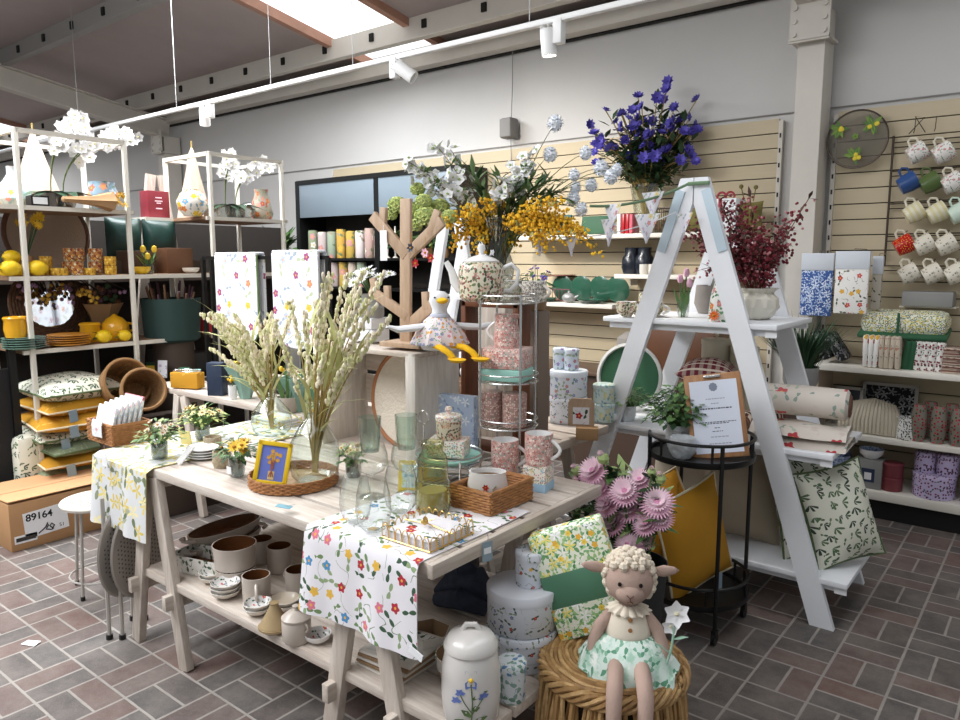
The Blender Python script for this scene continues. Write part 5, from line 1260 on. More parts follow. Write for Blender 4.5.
B().lathe([(0, 0), (.04, 0), (.055, .012), (.056, .02), (0, .02)], 26).build('base_dish', M_tag, t); B().lathe([(.052, .021), (.048, .03), (.03, .06), (.016, .085), (.014, .095), (.017, .1), (0, .102)], 26).build('lid', M_tag, t)
P = L(297, 640)
t = thing('sugar_bowl', 'white lidded sugar bowl with two ears at the shelf edge by the runner', 'sugar bowl', (P.x, P.y, LS))
B().lathe([(0, 0), (.042, 0), (.048, .01), (.048, .07), (.044, .078), (0, .078)], 26).build('bowl_body', M_stonew, t); B().lathe([(.048, .078), (.049, .084), (.03, .1), (.01, .106), (.007, .114), (.013, .122), (0, .128)], 24).build('lid', M_stonew, t)
for s in (-1, 1): B().tube(arc((s * .046, 0, .058), .013, -PI / 2 if s > 0 else PI / 2, PI / 2 if s > 0 else 1.5 * PI, 8), .004, 6).build('ear', M_stonew, t)
P = L(316, 640); bowl('white scalloped dish at the shelf edge half hidden by the flowery runner', (P.x + .01, P.y, LS), .045, .03, M_china, F_dish, 'scalloped_dish')
for i, (u, v, r, h) in enumerate(((304, 583, .05, .05), (318, 575, .06, .05), (262, 577, .05, .05))):
    pass
P = L(300, 560); bowl('brown glazed bowl lying at the back of the lower shelf by the runner', (P.x + .1, P.y + .12, LS), .075, .06, M_tan, M_inner, 'bowl')
# square plates
P = L(385, 690)
for i in range(5):
    b = B().box((0, 0, .006), (.2, .2, .01), bev=.004).box((0, 0, .012), (.165, .165, .001), mi=1)
    one('square_plate', 'square brown edged plate, %s of the stack below the flowery runner' % ('lowest', 'second', 'middle', 'fourth', 'topmost')[i], 'plate', b, [M_tan if i % 2 else M_offw, M_offw if i < 4 else F_stone], (-1.555 + .004 * i, 1.55, LS + i * .0135), .03 * i, 'square plates on the lower shelf')
P = L(424, 660); bowl('cream six sided bowl between the runner and the white canister', (P.x, P.y + .02, LS), .075, .095, M_offw, M_tan, n=6, foot=.75)
P = L(454, 682); bowl('white round bowl with small painted flowers behind the white canister', (P.x, P.y + .02, LS), .07, .085, floral('small sprig bowl print', '#ddd8d0', [('leaf', .03, .014, .4, [GRN]), ('flower', .04, .01, .4, [RED])], rough=.25), M_tan, foot=.7)
# the white canister with painted blue flower
P = on(471, 716, LS)
t = thing('storage_canister', 'white lidded canister painted with a blue flower at the front of the lower shelf', 'canister', (P.x, P.y, LS), face(P))
r = .062; t.scale = (1.3, 1.3, 1.3); B().lathe([(0, 0), (r * .85, 0), (r * .96, .012), (r * 1.02, .06), (r, .12), (r * .9, .15), (r * .86, .158), (0, .158)], 36).build('jar_body', mat('warm white glaze', '#dfdbd6', .22, var=.04, coat=.4), t)
l = B().lathe([(r * .86, .158), (r * .93, .16), (r * .93, .17), (r * .75, .186), (r * .3, .197), (0, .199)], 36).build('lid', mat('warm white glaze', '#dfdbd6', .22), t)
B().tube([(-.018, 0, .195), (-.01, 0, .208), (.01, 0, .208), (.018, 0, .195)], .006, 8).build('handle', mat('warm white glaze', '#dfdbd6', .22), l)
b = B(); y = -r * 1.03
def on_jar(x, z, e=.001): rr = r * (1.02 - .12 * max(0, (z - .1) / .05)) + e; return Vector((x, -math.sqrt(max(.0001, rr * rr - x * x)), z))
def jleaf(x, z, dx, dz, L_, w, mi): p = on_jar(x, z); q = on_jar(x + dx * L_, z + dz * L_); b.leaf(p, q - p, (q - p).length, w, mi, 0, Vector((p.x, p.y, 0)).normalized())
for k in range(6): a = k * PI / 3; jleaf(0, .118, math.cos(a), math.sin(a), .021, .016, 0)
b.ball(on_jar(0, .118), .005, 1, 8)
for (x, z) in ((-.022, .088), (.026, .08), (-.03, .07)):
    for k in range(4): a = k * PI / 3 + .3; jleaf(x, z, math.cos(a), math.sin(a), .011, .009, 0)
b.tube([on_jar(.0, .11), on_jar(.003, .07), on_jar(0, .02)], .0014, 5, 2).tube([on_jar(0, .05), on_jar(-.014, .07), on_jar(-.022, .086)], .001, 5, 2).tube([on_jar(.002, .045), on_jar(.016, .065), on_jar(.025, .078)], .001, 5, 2)
for (x, z, dx, dz, L_) in ((.004, .078, 1, .45, .03), (0, .022, -1, .2, .034), (0, .022, 1, .4, .034), (0, .04, -.9, .6, .022), (.002, .055, .8, .2, .02)): jleaf(x, z, dx, dz, L_, .013, 2)
b.build('painted_flower', [mat('painted blue', '#6f83c4', .4), M_pet_y, mat('painted green', '#5d7446', .4)], t)
P = L(511, 697)
tin('small white tin with green leaf sprays standing beside the white canister', (P.x, P.y, LS), .042, .115, floral('leaf spray tin print', '#dfe6ea', [('vine', .04, .01, .7, ['#7f9a86']), ('leaf', .03, .024, .7, ['#6f9480', '#8aa9a0', '#5f8ab0'])], rough=.3), group='painted tins on the lower shelf', name='leaf_tin')
P = L(515, 664); P = Vector((P.x - .01, P.y + .05, LS))
tin('large white floral cake tin, lowest of the stack on the lower shelf', P, .112, .11, F_wild, group='painted tins on the lower shelf')
tin('large white floral cake tin in the middle of the stack on the lower shelf', (P.x, P.y, LS + .114), .11, .13, F_wild, mat('powder white lid', '#dfe2ea', .3), 'painted tins on the lower shelf')
tin('small white floral tin crowning the cake tin stack on the lower shelf', (P.x + .02, P.y + .02, LS + .2465), .05, .11, F_wild, group='painted tins on the lower shelf')
P = L(452, 622)
b = B().tube([(-.12, 0, .03), (-.05, .0, .09), (.03, .01, .1), (.1, 0, .04)], [.025, .05, .06, .03], 10).tube([(-.1, -.05, .03), (0, -.06, .06), (.1, -.04, .03)], [.025, .04, .025], 9).tube([(-.06, .03, .1), (-.02, .0, .15), (.03, .01, .14)], [.02, .035, .015], 8)
one('navy_bag', 'dark navy cloth bag slumped at the back of the lower shelf', 'bag', b, F_black if False else mat('dark navy cloth', '#3c4458', .75, var=.5, vscale=30), (P.x - .03, P.y + .12, LS), .2)
P = L(440, 600)
one('clear_bag', 'folded grey plastic wrapped cloth beside the navy bag', 'bag', B().box((0, 0, .07), (.2, .12, .14), (.1, .05, 0), 0, .03), mat('grey plastic wrap', '#4a4a50', .25, var=.4, vscale=25), (P.x - .12, P.y + .22, LS), .3)
# ================================================================ right wall: mugs, towels, shelves of the bay
t = thing('mug_rack', 'dark wire mug rack fixed on the slatted wall right of the column', 'rack', (-.5, 5.36, 1.96)); zt, zb = atY(893, 136, 5.36).z - 1.96, atY(886, 266, 5.36).z - 1.96
x0, x1 = -.945 + .5, .75
M_bronze = mat('dark bronze wire', '#4a4038', .4, metal=.5)
b = B()
for x in (x0, x1): B().tube([(x, 0, zb), (x, 0, zt)], .007, 7).build('side_rail', M_bronze, t)
pass
RZ = [atY(915, v, 5.36).z for v in (141, 170, 203, 236, 266)]
for i, z in enumerate(RZ):
    for dz in (0, -.03): B().tube([(x0, -.0, z - 1.96 + dz), (x1, -.0, z - 1.96 + dz)], .004, 6).build('crossbar', M_bronze, t)
b = B()
for i, (dx, z) in enumerate(((-.33, zt), (-.22, zt), (-.08, zt), (.05, zt))): B().tube([(dx, -.01, z + .09), (dx, -.02, z + .02), (dx, -.05, z)], .003, 5).build('hook', M_bronze, t)
b.tube([(-.36, -.02, zt), (-.28, -.03, zt + .09), (-.33, -.03, zt + .1), (-.27, -.03, zt + .0)], .003, 5).build('hook', M_bronze, t)
M_crm = mat('cream pottery', '#ded7c4', .3, coat=.2); F_crm = floral('cream face mug print', '#ddd6c6', [('sprig', .03, .01, .5, ['#8a8270', '#a39a86']), ('dot', .025, .004, .4, ['#6f685a'])], rough=.3)
F_wfl = floral('white blossom mug print', '#e9e4df', [('leaf', .02, .012, .6, ['#6f8a6a', '#9aa98f']), ('flower', .03, .008, .6, ['#c9828c', '#d9a9a9'])], rough=.3)
rows = [(153, ((917, F_wfl, 'white mug with green leaves'), (943, F_wfl, 'white mug with pink blossom')), 'top row'),
        (183, ((908, mat('blue glaze', '#2f4f86', .3), 'blue mug'), (930, mat('moss green glaze', '#56693a', .3), 'moss green mug'), (952, F_wfl, 'white floral mug')), 'second row'),
        (213, ((914, floral('banded cream mug', '#e2dcc6', [('stripe', .03, .5, 1, ['#d9cf9f'])], rough=.3), 'cream mug with a yellow band'), (937, floral('banded cream mug', '#e2dcc6', [], rough=.3), 'cream banded mug'), (959, mat('pale mint glaze', '#cfe0cf', .3), 'pale mint mug')), 'third row'),
        (245, ((904, floral('strawberry glaze', '#b81f22', [('dot', .014, .0025, .9, ['#e3c04a'])], rough=.25), 'red strawberry mug'), (924, F_crm, 'cream mug with a drawn face'), (946, F_crm, 'cream mug with a drawn face')), 'fourth row'),
        (274, ((909, F_crm, 'cream mug with a drawn face'), (932, F_crm, 'cream mug with a drawn face'), (955, F_crm, 'cream mug with a drawn face')), 'lowest row')]
ordn = ('first', 'second', 'third')
for ri, (v, ms, rn) in enumerate(rows):
    for k, (u, m, lab) in enumerate(ms):
        P = atY(u, v, 5.26); r, h = .058, .1
        t = thing('mug', '%s in the %s of the rack, %s from left' % (lab, rn, ordn[k]), 'mug', P, 0, 'mugs on the wall rack', (0, .25, .35 - 1.2 * 0))
        M = Matrix.Rotation(-PI / 2 - .35, 4, 'X') if 0 else Matrix.Rotation(.35, 4, 'X')
        Mx = Matrix.Translation((0, 0, -.05)); b = B(); b2 = B()
        b.lathe([(0, 0), (r * .85, 0), (r * (1.0), h * .5), (r, h), (r - .004, h), (r - .006, h * .4)], 22, M=Mx); b.lathe([(r - .006, h * .4), (r * .8, .008), (0, .008)], 22, mi=1, M=Mx)
        b.build('cup_body', [m, M_crm], t)
        # handle up, hung over its hook
        hb = B(); hb.tube([(-r * .9, 0, h * .35 - .05), (-r * 1.5, 0, h * .4 - .05), (-r * 1.7, 0, h * .6 - .05), (-r * 1.4, 0, h * .85 - .05), (-r * .95, 0, h * .85 - .05)], .007, 8); hb.build('handle', m if 'blue' in lab or 'moss' in lab or 'mint' in lab else M_crm, t)
        t.rotation_euler = (0, 1.05, .25)
        if ri != 3 or k: pass
        B().tube([(P.x, P.y + .0, P.z + .075), (P.x, P.y + .06, P.z + .085), (P.x, 5.355, P.z + .09)], .003, 5).build('hook', M_bronze, None)
# hooks belong to the rack
rk = next(o for o in COL.objects if o.name == 'mug_rack')
for o in [o for o in COL.objects if o.name.startswith('hook') and o.parent is None]: o.parent = rk; o.location -= Vector(rk.location)
# round mesh disc
P = atY(857, 139, 5.3)
t = thing('mesh_disc', 'round dark mesh food cover painted with fruit hanging on the slatted wall', 'food cover', P); R = .178
M = Matrix.Rotation(PI / 2, 4, 'X'); m, tt, p = base_mat('fine mesh'); p.inputs['Base Color'].default_value = lin('#6a655c'); p.inputs['Alpha'].default_value = .62; p.inputs['Roughness'].default_value = .7
B().lathe([(0, .035), (R * .5, .028), (R * .85, .012), (R, 0)], 40, M=M).build('mesh', m, t); B().tube([(R * math.cos(a), 0, R * math.sin(a)) for a in [2 * PI * k / 40 for k in range(40)]], .006, 6, 0, True).build('rim', M_bronze, t)
b = B()
for (cx, cz, s) in ((-.095, .065, 1), (.095, .075, 1.1), (0, -.11, 1.)):
    for k in range(9): a = rnd(0, 6.28); b.leaf((cx, -.05, cz), (math.cos(a), 0, math.sin(a) * .6 + .2), .06 * s, .025, k % 2, 0, (0, -1, 0))
    for k in range(3): b.ball((cx + rnd(-.03, .03), -.05, cz + rnd(-.02, .02)), (.014, .005, .014), 2, 8)
b.bloom((-.0, -.05, .01), (0, -1, 0), .022, 5, 0, 0)
stuff(b.build('painted_fruit', [mat('painted leaf', '#6f8f3a', .6), mat('painted dark leaf', '#4a6b2f', .6), mat('painted lemon', '#d9c43a', .6)], t))
# tea towel packs hanging
def towel_pack(u0, u1, v0, v1, y, m, lab, tilt=0):
    a = atY(u0, v0, y); c = atY(u1, v0, y); z1 = atY((u0 + u1) / 2, v1, y).z; w = c.x - a.x; h = a.z - z1
    t = thing('tea_towel_pack', lab, 'tea towel', ((a.x + c.x) / 2, y, (a.z + z1) / 2), 0, 'hanging tea towel packs')
    B().box((0, 0, -.02), (w, .03, h - .04), bev=.01).build('towel', m, t); B().box((0, -.004, h / 2 - .05), (w + .004, .032, .11), bev=.004).build('header_card', mat('pale grey card', '#cfd4db', .6), t)
    B().tube([(0, 0, h / 2 - .01), (0, .03, h / 2 + .02), (0, 5.4 - y, h / 2 + .02)], .003, 5).build('hook', M_chrome, t)
towel_pack(803, 835, 254, 316, 5.1, F_toile, 'blue white patterned tea towel hanging on the wall, leftmost of three')
towel_pack(837, 871, 252, 314, 5.02, F_redfl, 'white tea towel with red poppies hanging on the wall, middle of three')
towel_pack(874, 884, 257, 310, 5.14, floral('grey poppy towel', '#b9b2a6', [('leaf', .04, .02, .4, ['#5b6048'])]), 'narrow grey patterned tea towel, rightmost of three on the wall')
# --- first shelf of the bay
z1, z2, z3 = GZ[0] + .001, GZ[1] + .001, GZ[2] + .001
def G(u, v, z): return on(u, v, z)
P = G(905, 356, z1)
t = thing('oven_glove_roll', 'long green and white leaf patterned quilted bundle with green edging above the napkins', 'bag', (-.86, 5.17, 1.2), 0, None)
a = atY(860, 322, 5.1); c = atY(949, 322, 5.1); w = c.x - a.x; t.location = ((a.x + c.x) / 2, 5.17, atY(905, 323, 5.1).z)
B().box((0, 0, 0), (w, .2, .13), (.25, 0, 0), 0, .05).build('quilted_body', F_bag, t); B().box((0, -.02, -.062), (w + .01, .21, .03), (.25, 0, 0), 0, .014).box((-.02, -.105, .0), (.014, .01, .12)).build('green_edging', M_fgreen, t)
names = ['cream poppy', 'red spotted', 'cream floral', 'oatmeal leaf', 'beige floral', 'oatmeal plain', 'beige leaf']
for i in range(7):
    P = G(852 + i * 5.8, 371 + i * .3, z1); h = .2
    b = B().box((0, 0, h / 2), (.03, .16, h), (0, .03 * (i % 3 - 1), 0), 0, .012)
    one('napkin_pack', '%s napkin pack standing on the top bay shelf, %s from the left' % (names[i], ('first', 'second', 'third', 'fourth', 'fifth', 'sixth', 'seventh')[i]), 'napkins', b, F_redfl if i < 3 else floral('oatmeal napkin print', '#c9bca9', [('leaf', .03, .015, .5, ['#a08f7a', '#b08a80']), ('flower', .05, .01, .4, ['#a9625c'])]), (P.x + .02, 5.08, z1), 0, 'standing napkin packs')
for i, (u, m, lab) in enumerate(((896, M_fgreen, 'dark green rolled napkin leaning at the left of the berry rolls'), (903, M_fgreen, 'dark green rolled napkin, second beside the berry rolls'), (911, F_berry, 'white berry patterned rolled napkin, first of four'), (919, F_berry, 'white berry patterned rolled napkin, second of four'), (927, F_berry, 'white berry patterned rolled napkin, third of four'), (936, F_berry, 'white berry patterned rolled napkin, fourth of four'))):
    P = G(u, 374, z1); b = B().lathe([(0, 0), (.022, 0), (.025, .01), (.025, .17), (.018, .175), (.016, .165), (0, .165)], 14)
    one('rolled_napkin', lab, 'napkin', b, m, (P.x, 5.07, z1), 0, 'rolled napkins', (0, .12 if i < 2 else .03, 0))
for i in range(3):
    P = G(951, 378, z1); folded('brown striped folded mat, %s of the stack at the right end' % ('lowest', 'middle', 'topmost')[i], (P.x + .03, 5.12, z1 + i * .05), .2, .2, .048, floral('brown stripe mat', '#c9b6a6', [('stripe', .02, .5, 1, ['#6f4a40']), ('sprig', .03, .012, .6, ['#4a302a'])]), 0, 'striped mats', 'folded_mat', 'mat', 2)
P = G(830, 366, z1)
for i, (dx, rr, lab) in enumerate(((-.04, -.45, 'black and white patterned folded cloth leaning at the left end of the top bay shelf'), (.06, -.6, 'black and white patterned folded cloth slumped beside the standing napkin packs'))):
    one('patterned_cloth', lab, 'cloth', B().box((0, 0, .09), (.06, .17, .2), (0, 0, 0), 0, .02), F_black, (P.x + dx - .02, 5.14, z1 + .03), 0, 'black patterned cloths', (0, rr, 0))
P = atY(928, 299, 5.25)
t = thing('grey_box', 'grey presentation box on the slatted wall above the leaf patterned bundle', 'box', (P.x, 5.28, P.z - .05)); B().box((0, 0, .05), (.27, .16, .09), (.0, 0, 0), 0, .006).build('lid_box', M_grey, t); B().box((0, .05, .0), (.3, .2, .008)).build('bracket_shelf', M_cream, t)
# --- second shelf
def frame(label, P, w, h, fm, pm, rot, cat='picture frame', name='photo_frame', fw=.02):
    t = thing(name, label, cat, P, 0, None, rot); b = B()
    for s in (-1, 1): b.box((s * (w / 2 - fw / 2), 0, h / 2), (fw, .016, h)).box((0, 0, h / 2 + s * (h / 2 - fw / 2)), (w, .016, fw))
    b.build('frame', fm, t); B().box((0, .003, h / 2), (w - fw, .006, h - fw)).build('picture', pm, t); return t
frame('white framed black print leaning behind the beige tassel throw', (G(880, 430, z2).x + .02, 5.28, z2), .32, .29, mat('grey white frame', '#b9b5ae', .5), F_black, (-.2, 0, 0))
frame('grey framed print at the left end of the middle bay shelf', (G(838, 430, z2).x, 5.24, z2), .17, .25, mat('grey white frame', '#b9b5ae', .5), mat('slate print', '#3f444c', .5), (-.2, 0, 0))
frame('small dark framed print behind the white jug', (G(917, 438, z2).x + .05, 5.24, z2), .15, .18, mat('grey frame', '#8a8783', .5), F_jug, (-.2, 0, 0))
P = G(868, 434, z2)
b = B(); 
for i in range(16):
    x = -.15 + .3 * i / 15; b.tube([(x * .75, .05, .2 - .2 * abs(x)), (x * .95, -.02, .17 - .25 * abs(x)), (x * 1.08, -.07, .08), (x * 1.1, -.08, .004)], [.014, .018, .016, .012], 7)
b.box((0, .0, .06), (.26, .1, .12), bev=.04)
one('tassel_throw', 'beige fringed throw draped on the middle bay shelf', 'throw', b, M_linen, (P.x + .0, 5.1, z2), 0)
P = G(899, 444, z2)
t = thing('patterned_jug', 'white jug with a black leaf pattern at the front of the middle bay shelf', 'jug', (P.x + .01, 5.03, z2), 0)
B().lathe([(0, 0), (.05, 0), (.055, .01), (.052, .06), (.046, .11), (.05, .135), (.046, .135), (.042, .11), (.045, .02), (0, .01)], 26).leaf((-.04, 0, .12), (-1, 0, .5), .03, .03, 0, -.1).build('jug_body', F_jug, t); handle_b(B(), .05, .13, .006, .7, 0).build('handle', M_china, t)
for i, (u, v) in enumerate(((925, 446), (937, 450), (951, 453), (963, 456), (931, 441), (946, 444))):
    P = G(u, v, z2); y = 5.02 if i < 4 else 5.16
    b = B().lathe([(0, .003), (.032, .003), (.042, .05), (.045, .11), (.043, .11), (.04, .05), (.028, .008), (0, .008)], 20)
    one('berry_tumbler', 'red berry printed glass tumbler on the middle bay shelf, %s' % ('first in the front row', 'second in the front row', 'third in the front row', 'fourth in the front row', 'first in the back row', 'second in the back row')[i], 'glass', b, F_redglass, (-.64 + .1 * i if i < 4 else -.6 + .11 * (i - 4), y, z2), 0, 'red berry tumblers')
    one('berry_tumbler', 'red berry printed glass tumbler stacked upside down over the %s' % ('first one in front', 'second one in front', 'third one in front', 'fourth one in front', 'first one behind', 'second one behind')[i], 'glass', B().lathe([(0, .11), (.032, .11), (.042, .06), (.045, 0), (.043, 0), (.04, .06), (0, .1)], 20), F_redglass, (-.64 + .1 * i if i < 4 else -.6 + .11 * (i - 4), y, z2 + .1115), 0, 'red berry tumblers')
# --- bottom shelf
P = G(867, 488, z3); 
t = thing('mug_box', 'grey gift box printed with a cup on the bottom bay shelf', 'box', (P.x, 5.07, z3)); B().box((0, 0, .09), (.15, .13, .18), bev=.003).build('carton', M_grey, t); B().box((.0, -.0665, .085), (.075, .001, .085)).build('window_print', mat('navy print', '#2c3550', .5), t); B().box((.0, -.0675, .08), (.04, .001, .045)).build('cup_print', M_china, t)
bowl('small white blue rimmed bowl standing on the grey cup box', (P.x, 5.07, z3 + .181), .07, .06, F_blueb if False else M_china, F_blueb, 'bowl')
P = G(887, 492, z3)
for i in range(2): tin(('dark red tin beside the grey cup box, lower of two', 'dark red tin beside the grey cup box, upper of two')[i], (P.x + .01, 5.07, z3 + i * .088), .06, .085, mat('dark red tin paint', '#7c3a40', .4), None, 'dark red tins', 'red_tin')
P = G(822, 485, z3)
for i in range(3): bowl('blue and white patterned bowl behind the leaf cushion, %s of the stack' % ('lowest', 'middle', 'topmost')[i], (-1.12, 5.12, z3 + i * .075), .105, .09, F_blueb, F_blueb, 'bowl', 'blue patterned bowls', .6)
def cherry(x, y, r, h, z, lab): tin(lab, (x, y, z), r, h, F_cherry, None, 'cherry printed tins', 'cherry_tin')
X0 = G(925, 498, z3).x + .03
cherry(X0, 5.1, .115, .14, z3, 'large lilac cherry tin, bottom left of the pile on the lowest bay shelf'); cherry(X0 + .25, 5.1, .115, .14, z3, 'large lilac cherry tin, bottom right of the pile at the frame edge')
cherry(X0 - .055, 5.1, .056, .12, z3 + .1425, 'small lilac cherry tin on the large one, left of two'); cherry(X0 + .062, 5.1, .058, .12, z3 + .1425, 'small lilac cherry tin on the large one, right of two'); cherry(X0 + .25, 5.1, .085, .1, z3 + .1425, 'medium lilac cherry tin on the large tin at the frame edge')
# ================================================================ things on the A-frame, the bar cart and the wall shelves
Z1, Z2, Z3 = Lz
# ---- bunting tied to the ladder top
A = atY(688, 184, 3.3); E_ = atY(590, 206, 2.9)
t = thing('bunting', 'flowery bunting on a green ribbon from the ladder top to the flower arrangement', 'bunting', A)
def seg(a, c, sag, q): p = a.lerp(c, q); p.z -= sag * 4 * q * (1 - q); return p
A2 = atY(676, 212, 3.28); E2 = atY(520, 232, 2.75)
B().tube([seg(A, E_, .03, i / 16) - A for i in range(17)], .006, 6).tube([(.0, .0, .0), (.1, -.0, .0)], .009, 6).build('green_ribbon', mat('green ribbon', '#6f8a6a', .8), t)
B().tube([seg(A2, E2, .06, i / 20) - A for i in range(21)], .003, 5).build('white_tape', M_tagw, t)
def flag(u, v, w, h, y, k):
    p = atY(u, v, y) - A; kk = mpp(p + A); w *= kk; h *= kk
    B().sheet(lambda a, q: (p.x + (a - .5) * w * (1 - q) + .0, p.y + .006 * math.sin(5 * a + k), p.z - h * q + .003 * (a - .5)), 8, 10, 0, (w, h), .0015).build('flag', F_bunt, t)
for i, (u, v, w, h, y) in enumerate(((613, 204, 21, 24, 2.97), (653, 192, 25, 27, 3.18), (609, 219, 19, 27, 2.97), (647, 214, 27, 29, 3.12), (540, 232, 15, 24, 2.8), (572, 236, 14, 20, 2.85), (685, 213, 18, 22, 3.27))): flag(u, v, w, h, y, i)
# ---- top board of the ladder
P = on(768, 318, Z1)
t = thing('berry_bush', 'cream swirl glazed planter holding a wide spray of dark red berries', 'flowers', (P.x - .03, 3.62, Z1)); 
B().lathe([(0, 0), (.06, 0), (.085, .02), (.105, .06), (.1, .1), (.075, .125), (.08, .135), (.1, .15), (.096, .15), (.07, .128)], 84, flute=.06, nf=12, twist=6).build('planter', mat('cream lustre glaze', '#e3ded0', .2, coat=.4), t)
st = B(); C0 = t.location.copy(); lfb = B(); 
k = mpp(C0)
def bp(u, v, dep):
    c = atY(765, 285, 3.62); return Vector((0, 0, .14)) + RTv * ((u - 765) * k) + Vector((0, 0, (285 - v) * k)) + Vector((-_f.x, -_f.y, 0)) * dep
for i in range(40):
    u = 745 + random.gauss(0, 33); v = 240 + random.gauss(0, 22)
    if i % 5 == 0: u, v = rnd(770, 815), rnd(212, 246)
    if i % 7 == 0: u, v = rnd(725, 750), rnd(195, 215)
    u = min(816, max(690, u)); v = min(282, max(196, v)); p = bp(u, v, rnd(-.18, .12)); m1 = Vector((p.x * .3, p.y * .3, .3))
    pts = [Vector((0, 0, .06)) * (1 - q) ** 2 + m1 * 2 * q * (1 - q) + p * q * q for q in [j / 8 for j in range(9)]]; st.tube(pts, .0022, 4)
    f = B()
    for j in range(46):
        q = rnd(.4, 1); ii = min(7, int(q * 8)); c = pts[ii].lerp(pts[ii + 1], q * 8 - ii) + Vector((rnd(-.045, .045), rnd(-.045, .045), rnd(-.045, .045))); f.ball(c, rnd(.005, .0085), 0 if rnd(0, 1) < .8 else 1, 5)
    for j in range(12): c = pts[4 + j % 5]; f.leaf(c, (rnd(-1, 1), rnd(-1, 1), rnd(-.5, .8)), .05, .018, 2)
    stuff(f.build('berry_spray', [M_pet_r, mat('pale berry', '#c98a8c', .5), mat('bronze leaf', '#5d4440', .7)], t))
st.build('stems', mat('red brown stem', '#6f4434', .8), t)
def tulips(P, label, m):
    t = thing('tulip_ornament', label, 'ornament', P, 0, 'tulip ornaments'); b = B(); g = B()
    for s, h in ((-.02, .19), (.012, .22), (.03, .17)): g.tube([(s * .3, 0, 0), (s, 0, h)], .004, 5).leaf((s * .3, 0, .02), (s * 8, -.3, 1), .14, .03, 0, .1); b.ball((s, 0, h), (.017, .017, .024), 0, 8)
    cup_b(B(), .03, .09, .8).build('glass_pot', G_clear, t); g.build('foliage', M_green, t); b.build('blossoms', m, t)
P = on(676, 318, Z1); tulips((P.x, P.y + .08, Z1), 'pink tulips in a little glass on the top board by the ladder leg', M_pet_p)
P = on(716, 322, Z1)
t = thing('painted_vase', 'tall pale vase painted with green leaves and an orange flower on the top board', 'vase', (P.x, P.y + .06, Z1)); B().lathe([(0, 0), (.055, 0), (.06, .01), (.05, .12), (.035, .18), (.03, .22), (.034, .23), (.03, .23)], 28).build('vase_body', F_green_d, t)
B().bloom((-.01, -.062, .03), (0, -1, .1), .028, 11, 0, 1).build('orange_flower', [mat('orange petal', '#e06a28', .6), M_ctr], t)
P = on(690, 316, Z1); one('grey_pot', 'round grey stone pot between the tulips and the painted vase', 'pot', cup_b(B(), .07, .15, .8, belly=.12), mat('grey stone', '#8d8680', .7, var=.2), (P.x + .0, P.y + .25, Z1))
P = on(628, 318, Z1)
for i, (dx, dy, dz, lab) in enumerate(((-.06, .06, 0, 'green vine teacup on the left end of the top ladder board'), (.045, .14, 0, 'green vine teacup behind the ladder leg on the top board'))):
    mug(lab, (P.x + dx + .02, P.y + dy, Z1 + .002), .05, .075, F_strawb, M_china, .2, 'teacups on the ladder', name='teacup', foot=.5, cat='cup')
mug('green vine teacup standing on a box at the left end of the top ladder board', (P.x - .0, P.y + .21, Z1 + .052), .045, .065, F_strawb, M_china, .2, 'teacups on the ladder', name='teacup', foot=.5, cat='cup')
one('small_box', 'small cream box lifting a teacup on the top ladder board', 'box', B().box((0, 0, .025), (.1, .1, .05), bev=.003), F_strawb, (P.x, P.y + .21, Z1), 0)
# ---- middle board
def roll(label, P, r, L_, m, rz, name, group=None, endm=None):
    b = B().tube([(-L_ / 2, 0, r), (-L_ * .47, 0, r), (0, .005, r * 1.02), (L_ * .47, 0, r), (L_ / 2, 0, r)], [r * .8, r, r * 1.02, r, r * .8], 18, 0, False, False, .85)
    for s in (-1, 1):
        pts = [(s * L_ * .497, r * .8 * q * math.cos(9 * q * 2), r + r * .65 * q * math.sin(9 * q * 2)) for q in [j / 24 for j in range(1, 25)]]; b.tube(pts, r * .12, 6, 1)
        b.lathe([(0, 0), (r * .78, 0)], 16, (s * L_ * .49, 0, r), 1, Matrix.Identity(4) if 0 else None) if 0 else None
    return one(name, label, 'throw', b, [m, endm or m], P, rz, group)
F_thr = floral('rose throw print', '#cfc6bc', [('leaf', .05, .03, .4, ['#8a9a8f', '#a9b3a0']), ('blotch', .09, .15, .42, ['#b9aca0']), ('flower', .09, .03, .4, ['#a83a3f', '#c25a5c', '#b9707a'])])
P = row(812, 3.47, Z2); P.x -= .02
roll('cream rolled throw with a pale band and red flowers on the middle ladder board', (P.x - .05, P.y + .1, Z2 + .095), .082, .38, F_thr, .12, 'rolled_throw', None, mat('brown throw edge', '#6f4f42', .9))
for i, (z, w, lab) in enumerate(((0, .42, 'grey folded throw with red flowers, lower on the middle ladder board'), (.048, .4, 'grey folded throw with red flowers lying on its twin beneath the rolled throw'))):
    b = B(); n = 5
    for j in range(2): b.sheet(lambda a, q, j=j: ((a - .5) * w, (q - .5) * .26 + .012 * math.sin(7 * a), .04 * (1 - abs(2 * q - 1) ** 5) * (.9 + .15 * math.sin(9 * a + 5 * q)) * (1 if j == 0 else .02)), 14, 12, 0, (w, .26))
    one('folded_throw', lab, 'throw', b, F_thr, (P.x - .04, P.y + .03, Z2 + z), .05 + .06 * i, 'folded throws on the ladder')
P = on(706, 400, Z2)
b = B().pillow(.3, .24, .16, 0, Matrix.Translation((0, 0, .08)), seed=5)
one('striped_throw', 'crimson and cream striped throw bundled on the middle board behind the clipboard', 'throw', b, floral('crimson stripe weave', '#a08a80', [('stripe', .04, .5, 0, ['#6f2a38']), ('stripe', .028, .22, 1, ['#d9cbbb'])], rough=.9), (row(708, 3.66, 1.0).x, 3.66, atY(706, 372, 3.66).z - .085), .2)
